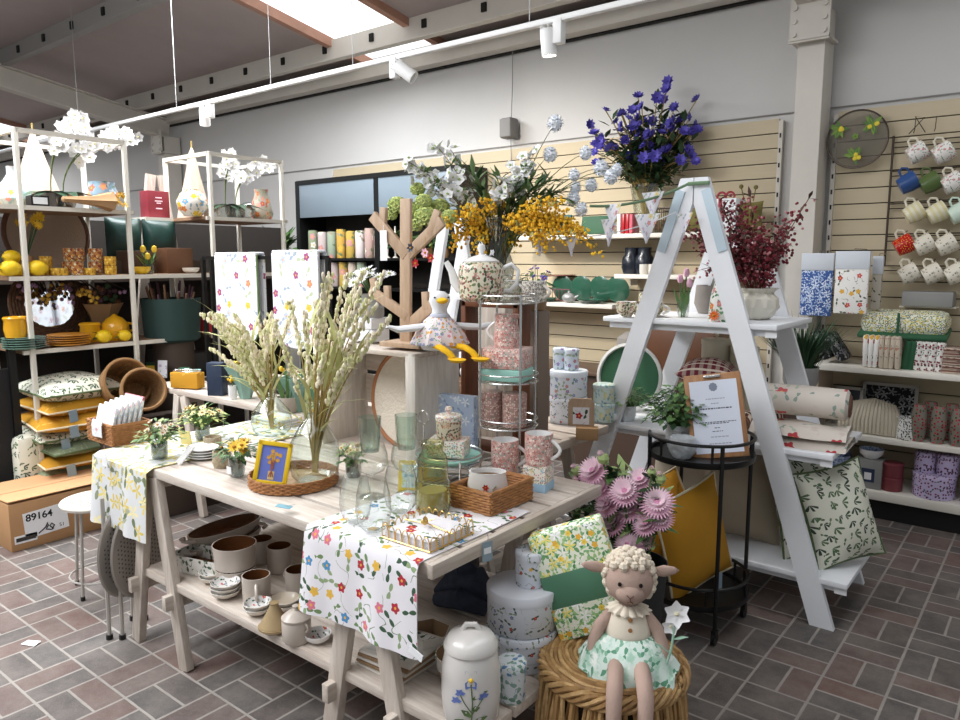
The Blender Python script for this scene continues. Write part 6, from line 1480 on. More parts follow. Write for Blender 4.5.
hb_ = atY(706, 372, 3.66).z - .085 - Z2; one('storage_box', 'brown cardboard box on the middle board lifting the striped throw', 'box', B().box((0, 0, hb_ / 2), (.27, .2, hb_ - .002)), mat('dark umber card', '#5a4236', .8), (row(708, 3.66, 1.0).x, 3.66, Z2), .0)
roll('striped brown rolled rug with its end facing out beside the right ladder leg', (-1.13, 3.6, Z2), .06, .28, F_ribb, 1.3, 'rolled_rug', None, mat('brown throw edge', '#6f4f42', .9))
for i, (dx, z, r, h) in enumerate(((-.16, 0, .075, .19), (.0, 0, .07, .16))):
    P = on(722, 372, 1.0); tin(('cream lidded enamel canister behind the clipboard, left of two', 'cream lidded enamel canister behind the clipboard, right of two')[i], (row(724, 3.83, 1.0).x + .1 + dx * .95, 3.84, Z2), r, h + .22, mat('cream enamel', '#d6cdb6', .35), None, 'cream canisters on the ladder', 'enamel_canister', 'canister', True)
# ---- bottom board cushions
def cushion(label, P, w, h, t_, m, rot, pip=None, group=None, seed=0, tagm=None):
    """stands on its lower edge, then leans"""
    t = thing('cushion', label, 'cushion', P, 0, group, rot)
    M = Matrix.Translation((0, 0, h / 2)) @ Matrix.Rotation(PI / 2, 4, 'X')
    B().pillow(w, h, t_, 0, M, seed=seed, pip=1 if pip else None).build('cover', [m, pip or m], t)
    if tagm: B().box((w * .1, -.05, -.0), (.05, .003, .11), (.1, .2, .1)).build('swing_tag', tagm, t)
    return t
M_pipe = mat('cream piping', '#ded2b4', .8)
cushion('cream cushion with green leaf sprigs at the right end of the bottom ladder board', (row(852, 3.55, Z3).x, 3.55, Z3 + .02), .34, .45, .18, F_leafc, (-.26, -.2, .85), mat('green piping', '#5a6b48', .8), 'leaf cushions on the ladder', 1, None)
cushion('cream leaf cushion behind the right hand ladder leg, with a grey tag', (row(812, 3.55, Z3).x, 3.6, Z3 + .01), .36, .47, .16, F_leafc, (-.2, -.1, 1.0), mat('green piping', '#5a6b48', .8), 'leaf cushions on the ladder', 2, M_tagb)
cushion('taupe plain cushion standing between the mustard cushions and the right ladder leg', (-1.2, 3.56, Z3), .4, .48, .2, M_taupe, (-.12, .05, .25), None, 'plain cushions', 3)
cushion('mustard cushion upright behind the taupe cushion', (-1.12, 3.82, Z3), .4, .46, .12, M_must, (-.1, 0, .2), None, 'mustard cushions', 4)
cushion('mustard velvet cushion with cream piping standing upright on the lower tray of the cart', (CX + .03, CY + .02, .157), .4, .47, .15, M_must, (-.1, -.22, 1.25), M_pipe, 'mustard cushions', 5, M_tagb)
cushion('mustard printed cushion slumped on the left of the lower cart tray', (CX - .1, CY + .02, .2), .4, .42, .14, F_must, (-.4, -.45, .6), M_pipe, 'mustard cushions', 6)
cushion('taupe cushion lying behind the two mustard cushions on the bottom board', (-1.58, 3.8, Z3), .42, .46, .14, M_taupe, (-.15, 0, 0), None, 'plain cushions', 7)
# ---- bar cart
CZ = CTZ + .001
pot_plant('trailing ivy in a hammered silver pot on the black bar cart', (CX - .115, CY + .03, CZ), .06, .11, M_silver, M_green, .145, .3, 520, None, L=.03, w=.024, droop=.7, name='ivy_pot')
pot_plant('grey green leafy plant in a silver pot at the left of the middle board', (row(626, 3.42, Z2).x, 3.42, Z2), .05, .08, M_silver, mat('sage leaf', '#7d8f6a', .6), .11, .19, 300, None, L=.022, w=.016, droop=.5, name='sage_pot')
one('silver_pot', 'empty hammered silver pot in front of the clipboard on the cart', 'pot', cup_b(B(), .052, .09, .7, belly=.1), M_silver, (CX - .035, CY - .12, CZ))
P = Vector((CX + .1, CY - .03, CZ + .002))
t = thing('clipboard', 'oak clipboard frame with a printed white sheet leaning on the black cart', 'sign', P, 0, None, (-.22, -.14, .42)); w, h = .235, .36
B().box((0, 0, h / 2), (w, .014, h), bev=.006).build('board', mat('warm oak board', '#b98a62', .5, col2='#9d7049', vscale=8, stretch=(6, 6, 1)), t)
pg = B().box((0, -.0078, h / 2 - .004), (w - .04, .0015, h - .05)).build('paper', mat('bluish white paper', '#e3e8f6', .6), t)
B().box((0, -.012, h - .012), (.07, .012, .012), bev=.003).build('clip', M_chrome, t)
ink = mat('print ink', '#3c4250', .7); ink2 = mat('pale print ink', '#8c94a6', .7)
text_mesh('Happy customers say thank you', .0125, ink, pg, (0, -.0088, h * .6), (PI / 2, 0, 0), 'heading', .0002) if 0 else None
b = B()
R_ = random.Random(3)
def wordline(z, x0, x1, hh):
    x = x0
    while x < x1: ww = R_.uniform(.004, .013); b.box((x + ww / 2, -.0088, z), (ww, .0006, hh)); x += ww + .003
wordline(h * .585, -.062, .062, .0052)
for z, a in ((.425, .075), (.408, .05)): wordline(h * z, -a, a, .0032)
wordline(h * .355, -.012, .012, .0032); wordline(h * .315, -.022, .022, .003)
stuff(b.build('dark_print', ink, pg)); b = B(); wordline(h * .7, -.035, .035, .003); wordline(h * .645, -.016, .016, .003); wordline(h * .25, -.03, .03, .003); wordline(h * .17, -.04, .04, .003)
for k in range(9): b.lathe([(0, 0), (.006, 0)], 8, M=Matrix.Translation((.012 * math.cos(k * .7), -.0088, h * .84 + .013 * math.sin(k * .7))) @ Matrix.Rotation(PI / 2, 4, 'X'))
b.lathe([(0, 0), (.009, 0)], 8, M=Matrix.Translation((0, -.009, h * .84)) @ Matrix.Rotation(PI / 2, 4, 'X')); stuff(b.build('pale_print', ink2, pg))
# ---- plant between ladder and bay
b = B()
for i in range(420):
    a = rnd(0, 6.28); q = rnd(0, .09); d = Vector((math.cos(a) * rnd(.1, .75), math.sin(a) * rnd(.1, .75), 1)); b.leaf((q * math.cos(a), q * math.sin(a), .12), d, rnd(.18, .36), .007, i % 2, .25, n=3)
t = thing('grass_plant', 'dark green feathery grass plant between the ladder and the bay shelves', 'plant', (-1.22, 4.62, .84)); cup_b(B(), .1, .13, .8).build('pot', M_zinc, t); b.build('foliage', [mat('dark grass', '#2f5238', .6), M_dgreen], t)
one('plant_pedestal', 'slim dark pedestal carrying the feathery grass plant', 'stand', B().box((0, 0, .42), (.24, .24, .838), bev=.004), mat('dark brown laminate', '#4a3a30', .5), (-1.22, 4.62, 0))
# ================================================================ shelves on the left slatted wall
s1, s2, s3 = SH[0] + .001, SH[1] + .001, SH[2] + .001
P = atY(645, 233, 5.2)
t = thing('purple_flowers', 'large bunch of violet flowers in a clear vase on the top wall shelf', 'flowers', (P.x, 5.2, s1)); k = mpp(P)
B().lathe([(0, 0), (.09, 0), (.1, .01), (.085, .15), (.12, .36), (.117, .36), (.08, .15)], 28).build('glass_vase', G_clear, t); st = B(); lf = B()
for i in range(99):
    a = rnd(0, 6.28); q = math.sqrt(rnd(0, 1)); u = 640 + 54 * q * math.cos(a); v = 145 + 42 * q * math.sin(a)
    if i == 0: u, v = 660, 90
    if i == 1: u, v = 686, 108
    if i == 2: u, v = 656, 100
    if i == 3: u, v = 587, 128
    p = RTv * ((u - 645) * k) + Vector((0, 0, (233 - v) * k)) + Vector((-_f.x, -_f.y, 0)) * rnd(.0, .3); p.y = min(p.y, .12)
    m1 = Vector((p.x * .15, p.y * .15, .5)); pts = [Vector((0, 0, .04)) * (1 - q2) ** 2 + m1 * 2 * q2 * (1 - q2) + p * q2 * q2 for q2 in [j / 8 for j in range(9)]]; st.tube(pts, .004, 4)
    if v < 168: B().bloom(p, (rnd(-1, 1), rnd(-1.5, .2), rnd(-.1, 1)), rnd(.04, .055), 8, 0, 1, .3, .8, .2, 2).build('bloom', [M_pet_v, mat('violet dark', '#39327c', .6)], t)
    for j in range(12): c = pts[4 + j % 4]; lf.leaf(c + Vector((rnd(-.05, .05), rnd(-.05, .05), rnd(-.04, .04))), (rnd(-1, 1), rnd(-1, 1), rnd(-.3, .9)), .09, .04, j % 2)
lf.build('foliage', [M_dgreen, mat('mid dark leaf', '#40583a', .6)], t); st.build('stems', M_stem, t)
def WS(u, z, y=5.16): q = atY(u, 240, y); return Vector((q.x, y, z))
for i, (u, w, h, m, lab) in enumerate(((595, .24, .14, M_fgreen, 'dark green framed picture lying back on the top wall shelf beside the mimosa'), (560, .2, .16, mat('teal box', '#2f5a55', .6), 'teal box on the top wall shelf behind the mimosa'))):
    one('framed_picture', lab, 'picture', B().box((0, 0, h / 2), (w, .02, h), (-.2, 0, 0), 0, .003), m, WS(u, s1 + .005), 0, 'green frames on the top shelf')
for i, (u, m) in enumerate(((622, M_tagw), (626, M_red), (630, M_red), (634, mat('pink book', '#c9606f', .6)))):
    one('gift_book', ('white book, first of the four upright beside the bunting', 'red book, second of the four upright beside the bunting', 'red book, third of the four upright beside the bunting', 'pink book, fourth of the four upright beside the bunting')[i], 'book', B().box((0, 0, .075), (.026, .12, .15 - .01 * (i % 2)), bev=.003), m, WS(u, s1), 0, 'books on the top wall shelf')
for i, (u, h) in enumerate(((663, .18), (676, .16))):
    t = thing('spice_basket', ('brown wire basket of trinkets on the top wall shelf left of the ladder', 'brown wire basket of trinkets partly behind the ladder leg')[i], 'basket', WS(u, s1), 0, 'trinket baskets'); b = B()
    for k_ in range(10): x = -.07 + .14 * k_ / 9; b.tube([(x, -.05, 0), (x * 1.1, -.06, h)], .003, 4)
    b.tube([(-.08, -.06, h), (.08, -.06, h), (.08, .06, h), (-.08, .06, h)], .005, 5, 0, True); b.box((0, 0, .004), (.15, .11, .008)); b.build('wire_sides', M_bronze, t); B().box((0, .0, .05), (.13, .09, .09), bev=.02).build('trinkets', floral('trinket mix', '#8a6a4a', [('dot', .03, .012, .9, ['#5d4a34', '#b98f62', '#6f7a5a'])]), t)
t = thing('ribbon_box', 'white gift box with a red ribbon on the top wall shelf by the ladder', 'box', WS(724, s1 + .0)); B().box((0, 0, .11), (.22, .2, .22), bev=.003).build('carton', M_tagw, t); b = B().box((0, -.102, .11), (.025, .004, .22)).box((0, 0, .222), (.025, .205, .004))
b.tube(arc((.03, 0, .24), .03, 0, 2 * PI, 14)[:-1], .008, 6, 0, True).tube(arc((-.03, 0, .24), .03, 0, 2 * PI, 14)[:-1], .008, 6, 0, True).build('ribbon', mat('crimson ribbon', '#a03040', .6), t)
for i, u in enumerate((697, 747)):
    b = B().pillow(.2, .2, .12, 0, Matrix.Translation((0, 0, .1)) @ Matrix.Rotation(PI / 2, 4, 'X')); b.tube([(-.03, 0, .2), (-.05, -.02, .3)], .004, 4).ball((-.05, -.02, .3), .016, 0, 6).tube([(.03, 0, .2), (.05, -.02, .29)], .004, 4).ball((.05, -.02, .29), .016, 0, 6)
    one('felt_snail', ('olive felt snail toy with feelers behind the ladder top', 'olive felt snail toy with feelers right of the ribbon box')[i], 'toy', b, mat('olive felt', '#7d7440', .9, var=.3), WS(u, s1), 0, 'felt snails')
t = thing('metal_planter', 'round zinc planter at the right end of the top wall shelf', 'planter', WS(766, s1)) if 0 else None
# short shelf
for i, u in enumerate((632, 645)):
    one('black_jar', ('dark navy glazed jar on the short wall shelf, left of two', 'dark navy glazed jar on the short wall shelf, right of two')[i], 'jar', B().lathe([(0, 0), (.06, 0), (.075, .05), (.07, .12), (.05, .15), (.052, .2), (.045, .2), (.04, .15)], 22), mat('dark navy glaze', '#1d222c', .25), WS(u, s2, 5.2), 0, 'navy jars on the wall shelf')
for i, u in enumerate((645, 654)): one('tea_light', ('small cream cup before the navy jars, left of two', 'small cream cup before the navy jars, right of two')[i], 'cup', cup_b(B(), .035, .075, .9), M_offw, WS(u, s2, 5.09), 0, 'cream cups on the wall shelf')
for i, (u, m) in enumerate(((712, M_red), (722, M_red), (735, M_navy))): one('ceramic_pot', ('red glazed pot seen through the ladder, left of two', 'red glazed pot seen through the ladder, right of two', 'dark pot at the right end of the short wall shelf')[i], 'pot', cup_b(B(), .05, .12, .85, belly=.1), m, WS(u, s2, 5.16), 0, 'glazed pots on the short shelf')
# long low shelf: green glass
for i, u in enumerate((545, 564, 583, 600)):
    r = .105; b = B().lathe([(0, -.006), (r * .6, -.006), (r, .012), (r * .98, .016), (r * .55, 0), (0, 0)], 30, M=Matrix.Translation((0, 0, r)) @ Matrix.Rotation(-PI / 2 + .15, 4, 'X'))
    one('glass_plate', 'green glass plate on edge on the low wall shelf, %s of four' % ('first', 'second', 'third', 'fourth')[i], 'plate', b, mat('green glass plate', '#2f5a48', .15, spec=.7), WS(u + 18, s3 + .002, 5.24), 0, 'green glass plates')
for i, (u, lab) in enumerate(((545, 'flat green glass dish at the front left of the low wall shelf'), (592, 'flat green glass dish at the front right of the low wall shelf'))):
    one('glass_dish', lab, 'dish', B().lathe([(0, .002), (.07, .002), (.11, .03), (.106, .032), (.066, .01), (0, .01)], 28), mat('green glass plate', '#3f7a5d', .15), WS(u, s3, 5.12), 0, 'green glass dishes')
t = thing('silver_teapot', 'small round silver teapot on the low wall shelf', 'teapot', WS(570, s3, 5.1)); B().ball((0, 0, .04), (.06, .05, .04), 0, 16).build('pot_body', M_zinc, t); B().ball((0, 0, .085), .012).build('lid_knob', M_zinc, t); B().tube([(.05, 0, .04), (.09, 0, .06)], [.012, .006], 8).build('spout', M_zinc, t)
b = B()
for k_ in range(11): b.tube([(-.16 + .032 * k_, 0, .0), (-.16 + .032 * k_, 0, .1)], .003, 4)
b.tube([(-.17, 0, .1), (.17, 0, .1)], .004, 5).tube([(-.17, 0, .003), (.17, 0, .003)], .004, 5)
one('plate_rack', 'dark red wire plate rack on the low wall shelf behind the green dish', 'rack', b, mat('dark red wire', '#6f2f36', .5), WS(553, s3, 5.2), 0)
t = thing('glass_cake_stand', 'reddish glass cake stand on the low wall shelf beside the lavender', 'cake stand', WS(560, s3, 5.3)); B().lathe([(0, 0), (.06, 0), (.012, .02), (.012, .18), (.03, .2), (.13, .21), (.13, .22), (0, .22)], 26).build('stand_body', mat('rosy glass', '#8a5f55', .15), t)
# cloudy things under the top board of the ladder, on the low counter
zc = .752
one('dark_drawer_unit', 'dark wooden drawer box on the low counter behind the ladder', 'drawer box', B().box((0, 0, .18), (.5, .3, .36), bev=.004), mat('dark turned wood', '#5d3c28', .5), (-2.15, 5.14, zc), 0)
one('grey_basket', 'grey lidded basket on the low counter seen between the ladder legs', 'basket', B().lathe([(0, 0), (.14, 0), (.17, .12), (.16, .26), (.1, .3), (0, .31)], 24), mat('grey weave', '#8f8a84', .9, bump=.6, bscale=80), (-2.55, 5.15, zc), 0)
# ================================================================ racks on the left, cabinet, rail
RA, RB, RC = 1.926, 1.506, 1.061
def X(u, v, x=-4.95): return atX(u, v, x)
def orchid(label, P, lean, H, n, potm, seed):
    R_ = random.Random(seed); t = thing('white_orchid', label, 'orchid', P, 0, 'white orchids'); cup_b(B(), .07, .1, .85).build('pot', potm, t)
    b = B()
    for k in range(6): a = k * 1.05 + seed; b.leaf((0, 0, .09), (math.cos(a), math.sin(a), .5), .2, .09, 0, .7, n=4)
    b.build('leaves', mat('orchid leaf', '#2f4a34', .4), t); s = B()
    for q_ in range(2):
        l = Vector(lean) * (1 - .25 * q_) + Vector((0, .05 * q_, 0))
        pts = [Vector((l.x * q ** 2, l.y * q ** 2, .1 + H * (q - .25 * q ** 4) * (1 - .12 * q_))) for q in [j / 10 for j in range(11)]]; s.tube(pts, .004, 5)
        for k in range(n):
            q = .5 + .5 * k / max(1, n - 1); ii = min(9, int(q * 10)); c = pts[ii].lerp(pts[ii + 1], q * 10 - ii) + Vector((R_.uniform(-.025, .06), R_.uniform(-.04, .04), R_.uniform(-.04, .03)))
            B().bloom(c, (1, R_.uniform(-.9, .3), R_.uniform(-.1, .4)), R_.uniform(.034, .046), 6, 0, 1, .1, .95, .2).build('bloom', [M_pet_w, mat('orchid lip', '#d9d3a0', .6)], t)
    s.build('stems', mat('orchid stem', '#5d6a3f', .7), t)
P = on(52, 206, RA); orchid('white orchid left of the two on the nearest rack, arching over the cone shade', (-5.12, X(52, 205, -5.12).y, RA), (.1, .16, 0), .62, 17, M_zinc, 1)
orchid('white orchid right of the two on the nearest rack, arching past its right post', (-5.08, X(64, 205, -5.08).y, RA), (.05, .46, 0), .55, 17, glass('frosted pot', '#cfd4d2', .2), 2)
# cone fabric shade
def cone(label, P, h, r, m):
    t = thing('teepee_shade', label, 'lamp shade', P, 0, 'cone shaped cloth shades'); B().lathe([(r, .0), (r * .85, h * .2), (r * .45, h * .6), (.02, h * .95), (.006, h * 1.02), (0, h * 1.02)], 24, flute=.07, nf=9).build('cloth', m, t); B().tube([(0, 0, h * .95), (.0, 0, h * 1.12)], .006, 5).build('stick', M_stem, t)
M_peach = mat('pale peach linen', '#cdb8a5', .9, bump=.2)
cone('pale peach cloth cone on the nearest rack behind the orchid', (-5.38, X(38, 203, -5.38).y, RA + 0), .5, .16, M_peach)
P = X(15, 206, -5.1)
t = thing('pale_vase', 'pale aqua bottle vase at the left end of the nearest rack top shelf', 'vase', (-5.2, X(15, 206, -5.2).y, RA)); B().lathe([(0, 0), (.07, 0), (.105, .05), (.095, .11), (.05, .17), (.032, .2), (.032, .25), (.028, .25)], 26).build('vase_body', floral('aqua bloom vase print', '#cfe0dd', [('blotch', .06, .2, .5, ['#8fb9b9']), ('flower', .08, .02, .4, ['#e6c95a', '#e3a0a0'])], rough=.3), t)
P = X(103, 210, -5.1)
t = thing('floral_vase', 'round vase painted with blue and coral flowers beneath the orchid spray', 'vase', (-5.22, X(103, 206, -5.22).y, RA)); B().lathe([(0, 0), (.06, 0), (.09, .06), (.1, .13), (.08, .18), (.085, .2), (.08, .2)], 26).build('vase_body', floral('coral bloom print', '#8fa9b9', [('leaf', .05, .035, .7, ['#5d7a5a', '#7f9ab0']), ('flower', .07, .03, .8, ['#d9705a', '#e39a7a', '#c9d3dc'])], rough=.3), t)
P = X(108, 205, -4.72)
t = thing('daffodil_bunch', 'bunch of yellow daffodils wrapped in brown paper lying on the nearest rack', 'flowers', (-4.86, P.y - .05, RA + .045), .0); B().lathe([(0, -.2), (.022, -.19), (.03, -.1), (.045, 0), (.085, .1), (.08, .1), (.04, 0)], 20, (0, 0, .035), 0, Matrix.Rotation(-PI / 2, 4, 'X'), sy=.7, flute=.1, nf=7).build('paper_wrap', M_kraft, t); f = B()
for i in range(9): f.bloom((rnd(-.01, .06), rnd(.1, .2), rnd(-.02, .06)), (.7, .7, rnd(-.2, .6)), .028, 6, 0, 1)
for i in range(14): f.leaf((0, .02, .02), (rnd(-.2, .4), 1, rnd(-.2, .4)), .16, .012, 2)
stuff(f.build('blossoms', [M_pet_y, M_pet_o, M_dgreen], t))
one('ring_stand', 'small black wire stand under the orchid roots on the nearest rack', 'stand', B().box((0, 0, .03), (.08, .1, .06)).box((.042, 0, .03), (.002, .08, .04), mi=1), [M_black, M_tagw], (-4.95, X(38, 207, -4.95).y, RA))
# second shelf
P = X(52, 275, -5.25); R = .26
t = thing('round_tray', 'big round taupe tray standing against the back of the second shelf of the nearest rack', 'tray', (-5.36, X(52, 272, -5.36).y, RB + .005), 0, None, (0, -.12, 0)); M = Matrix.Translation((0, 0, R)) @ Matrix.Rotation(PI / 2, 4, 'Y'); B().lathe([(0, -.01), (R, -.01), (R, .006), (0, .006)], 44, M=M).build('disc', mat('taupe rattan', '#a29080', .8, bump=.5, bscale=120), t); B().tube([(.0, R * math.cos(a), R + R * math.sin(a)) for a in [2 * PI * k / 44 for k in range(44)]], .016, 7, 0, True).build('rim', mat('umber rim', '#5f4030', .6), t)
def lemon(label, y, x, z, r): 
    t = thing('lemon', label, 'lemon', (x, y, z), 0, 'decorative lemons'); B().ball((0, 0, r * .95), (r, r * 1.15, r * .95), 0, 16).build('fruit', M_lemon, t); B().leaf((0, -r * .8, r * 1.5), (0, -1, .5), r, r * .7, 0).leaf((.0, -r * .9, r), (.5, -1, -.3), r, r * .7, 0).build('leaves', M_dgreen, t)
for i, (u, v, x, r, lab) in enumerate(((11, 277, -4.92, .05, 'big yellow lemon on the second shelf, left of the rack post'), (38, 277, -4.92, .05, 'big yellow lemon on the second shelf, right of the rack post'), (12, 262, -5.06, .045, 'big yellow lemon on top of the others behind the rack post'))):
    lemon(lab, X(u, v, x).y, x, RB if i < 2 else RB + .07, r)
one('lemon_tray', 'low yellow block under the rear lemon on the second shelf', 'block', B().box((0, 0, .034), (.1, .1, .068), bev=.01), M_lemon, (-5.08, X(12, 265, -5.06).y, RB))
def tumb(u, x, z, r, h, m, lab, group): one('tumbler', lab, 'tumbler', B().lathe([(0, 0), (r * .85, 0), (r, .01), (r, h), (r * .94, h), (r * .9, .02)], 20), m, (x, X(u, 276, x).y, z), 0, group)
g = 'patterned tumblers on the nearest rack'
for i, (u, x, z, m, lab) in enumerate(((77, -4.945, 0, F_mosaic, 'rust patterned tumbler on the shelf front, below an identical one'), (70, -5.03, 0, F_mosaic, 'rust patterned tumbler behind the front one, at left'), (72, -5.03, .085, F_mosaic, 'rust patterned tumbler stacked at the rear left'), (79, -5.03, .085, F_mosaic, 'rust patterned tumbler stacked at the rear right'), (96, -5.0, 0, F_mosaic, 'rust patterned tumbler right of the pair, lower'), (97, -5.0, .085, F_mosaic, 'rust patterned tumbler right of the pair, upper'), (47, -5.03, 0, F_yellowk, 'yellow woven tumbler beside the lemons, lower'), (47, -5.03, .06, F_yellowk, 'yellow woven tumbler beside the lemons, upper'), (111, -4.93, 0, F_yellowk, 'yellow woven tumbler next to the right post, lower'), (111, -4.93, .06, F_yellowk, 'yellow woven tumbler next to the right post, upper'))):
    tumb(u, x, RB + z, .042 if m is F_mosaic else .036, .084 if m is F_mosaic else .058, m, lab, g)
for i, (u, lab) in enumerate(((57, 'small yellow banded bowl in front of the tray, left one'), (90, 'small yellow banded bowl right of the front tumbler'), (62, 'small yellow banded bowl nearest the front tumbler'))): tumb(u, -4.935, RB, .036, .045, F_yellowk, lab, 'yellow bowls on the nearest rack')
t = thing('daffodils', 'yellow daffodils in a brown paper wrapped pot beside the first rack post', 'flowers', (-5.12, X(26, 272, -5.12).y, RB)); cup_b(B(), .05, .12, .75).build('paper_pot', M_kraft, t); f = B()
for i in range(14): p = Vector((rnd(-.02, .12), rnd(-.05, .1), rnd(.3, .37))); f.bloom(p, (1, rnd(-.6, .6), .4), .03, 6, 0, 1).tube([(0, 0, .08), p], .002, 4, 2)
stuff(f.build('blossoms', [M_pet_y, M_pet_o, M_dgreen], t))
# between the racks, second level
P = X(151, 274, -4.9); t = thing('tulip_pot', 'yellow tulips in a clear pot on the shelf between the two racks', 'flowers', (-4.97, P.y + .02, RB)); cup_b(B(), .04, .07, .85).build('pot', glass('frosted pot', '#cfd4d2', .2), t); f = B()
for s, h in ((-.03, .17), (.05, .17), (.0, .12)): f.ball((0, s, h), (.02, .02, .026), 0, 8).tube([(0, s * .3, .03), (0, s, h)], .003, 4, 1)
for i in range(12): f.leaf((0, rnd(-.02, .02), .04), (rnd(-.3, .5), rnd(-.8, .8), 1), .13, .014, 1)
stuff(f.build('blossoms', [M_pet_y, M_green], t))
bowl('yellow bowl on the shelf just right of the nearest rack post', (-4.965, X(142, 276, -4.965).y, RB), .06, .05, mat('yellow enamel', '#d9b02a', .3), mat('yellow enamel', '#d9b02a', .3))
bowl('pale cream bowl at the right end of the shelf between the racks', (-4.975, 2.9, RB), .06, .04, M_offw, M_offw)
one('wooden_box', 'brown wooden box on the shelf between the racks', 'box', B().box((0, 0, .09), (.2, .2, .18), bev=.004), mat('rust brown wood', '#6d4a33', .6), (-5.15, X(180, 270, -5.15).y - .05, RB))
one('wooden_box', 'darker wooden box behind the yellow bowl between the racks', 'box', B().box((0, 0, .08), (.18, .2, .16), bev=.004), mat('dark walnut', '#4a3526', .6), (-5.2, X(137, 270, -5.2).y, RB))
M_gbag = mat('dark green plastic bag', '#23413b', .35, var=.35, vscale=18)
for i, (u, lab) in enumerate(((124, 'dark green wrapped package behind the nearest rack post'), (160, 'dark green wrapped package on the high ledge between the racks'))):
    p = X(u, 245, -5.36); one('green_package', lab, 'package', B().pillow(.26, .3, .16, 0, Matrix.Translation((0, 0, .15)) @ Matrix.Rotation(PI / 2, 4, 'Z') @ Matrix.Rotation(PI / 2, 4, 'X'), ears=.02), M_gbag, (-5.36, p.y, 1.6), 0, 'green packages')
t = thing('ledge', 'pale ledge between the racks carrying the red box', 'shelf', (-5.5, X(140, 211, -5.5).y + .12, 1.915)); B().box((0, .05, -.012), (.3, .42, .024)).build('board', M_cream, t)
one('package_ledge', 'low dark ledge under the green packages', 'shelf', B().box((0, .08, -.05), (.3, .7, .1)), mat('dark umber edge', '#4d4038', .7), (-5.36, X(140, 245, -5.36).y, 1.598))
t = thing('red_gift_box', 'crimson box with small pale lettering on the ledge between the racks', 'box', (-5.5, X(155, 208, -5.5).y, 1.917)); B().box((0, 0, .1), (.12, .17, .2), bev=.003).build('carton', mat('crimson card', '#7d2430', .6), t); b = B()
for k, (w, z) in enumerate(((.05, .15), (.06, .125), (.035, .11), (.05, .07))): b.box((.0605, 0, z), (.001, w, .008))
b.build('pale_print', M_pet_pl, t)
# third shelf of the near rack
P = X(55, 340, -5.2); R = .24
t = thing('wicker_mirror', 'round mirror in a dark wicker ring standing on the third shelf of the nearest rack', 'mirror', (-5.34, X(54, 345, -5.34).y, RC + .01), 0, None, (0, -.1, 0)); M = Matrix.Translation((0, 0, R)) @ Matrix.Rotation(PI / 2, 4, 'Y'); B().lathe([(0, 0), (R * .66, 0), (R * .66, .01), (0, .01)], 40, M=M).build('mirror_glass', mat('mirror', '#d9dde0', .05, metal=1.), t); b = B()
for i in range(5): rr = R * (.68 + .08 * i); b.tube([(.006 * ((k + i) % 2), rr * math.cos(a), R + rr * math.sin(a)) for k, a in enumerate([2 * PI * k / 48 for k in range(48)])], .012, 6, 0, True)
b.build('wicker_ring', mat('dark wicker', '#5a3c26', .7, col2='#3d281a', vscale=50), t)
M_teal = mat('sage teal plate glaze', '#6f8f80', .3); M_or = mat('amber plate glaze', '#cf8a2c', .3)
p = X(26, 350, -4.95); stack_plates('sage green plate, %s of the stack at the left post of the third shelf', (-4.97, p.y, RC), .12, 5, .014, M_teal, 'sage plates', depth=.014)
p = X(71, 347, -4.95); stack_plates('amber yellow plate, %s of the stack in the middle of the third shelf', (-4.97, p.y, RC), .125, 5, .014, M_or, 'amber plates', depth=.014)
for i, (u, v, x, z, lab) in enumerate(((17, 345, -5.02, .0, 'yellow glazed pot at the left post standing on the sage plates'), (91, 345, -5.1, 0, 'yellow glazed pot behind the amber plates'))):
    zz = RC + .076 if i == 0 else RC; one('yellow_pot', lab, 'pot', B().lathe([(0, 0), (.055, 0), (.065, .05), (.06, .1), (.068, .115), (.062, .125), (.05, .11), (0, .11)], 22, flute=.03, nf=8), M_yel, (-4.97 if i == 0 else x, X(u, v, -4.97).y if i == 0 else X(u, v, x).y, zz), 0, 'yellow glazed pots')
for i, (u, x, r) in enumerate(((104, -4.94, .045), (125, -4.94, .04))): lemon(('yellow lemon at the front right of the third shelf', 'yellow lemon touching the right rack post on the third shelf')[i], X(u, 344, x).y, x, RC, r)
t = thing('yellow_teapot', 'plump yellow teapot behind the lemons on the third shelf', 'teapot', (-5.06, X(116, 340, -5.06).y, RC)); B().lathe([(0, 0), (.06, 0), (.09, .05), (.085, .11), (.05, .15), (.02, .165), (.012, .175), (0, .18)], 26).build('pot_body', M_yel, t); B().tube([(0, .08, .05), (0, .13, .06), (0, .14, .1), (0, .085, .11)], .009, 7).build('handle', M_yel, t)
t = thing('paper_wrapped_plant', 'dried flowers in a crumpled brown paper wrap above the lemons', 'flowers', (-5.3, X(104, 335, -5.3).y, RC)); B().lathe([(0, 0), (.04, 0), (.09, .16), (.13, .24), (.12, .24), (.08, .15)], 14, flute=.1, nf=5).build('paper_wrap', M_kraft, t); f = B()
for i in range(40): f.ball((rnd(-.1, .1), rnd(-.1, .1), rnd(.22, .36)), .02, i % 3, 5)
stuff(f.build('blossom_head', [mat('dusty purple', '#5a3f4a', .8), mat('dusty brown', '#6a4a34', .8), M_dgreen], t))
t = thing('hanging_twigs', 'dark twigs with mauve and yellow blossom drooping below the second shelf', 'flowers', (-5.2, X(40, 300, -5.2).y, RC + .002)); b = B(); f = B()
for i in range(18):
    y = rnd(-.16, .5); p = Vector((rnd(-.05, .22), y, rnd(.28, .4))); b.tube([(-.1, y * .4, .425), Vector((-.02, y * .8, .42)), p], .004, 4)
    for j in range(5): f.ball(p + Vector((rnd(-.04, .04), rnd(-.05, .05), rnd(-.04, .02))), .014, i % 3, 5)
b.build('stems', M_dk, t); stuff(f.build('blossom_head', [mat('dusty mauve', '#8f6f8f', .8), mat('old gold', '#b08a2c', .8), mat('brown petal', '#5a3a28', .8)], t))
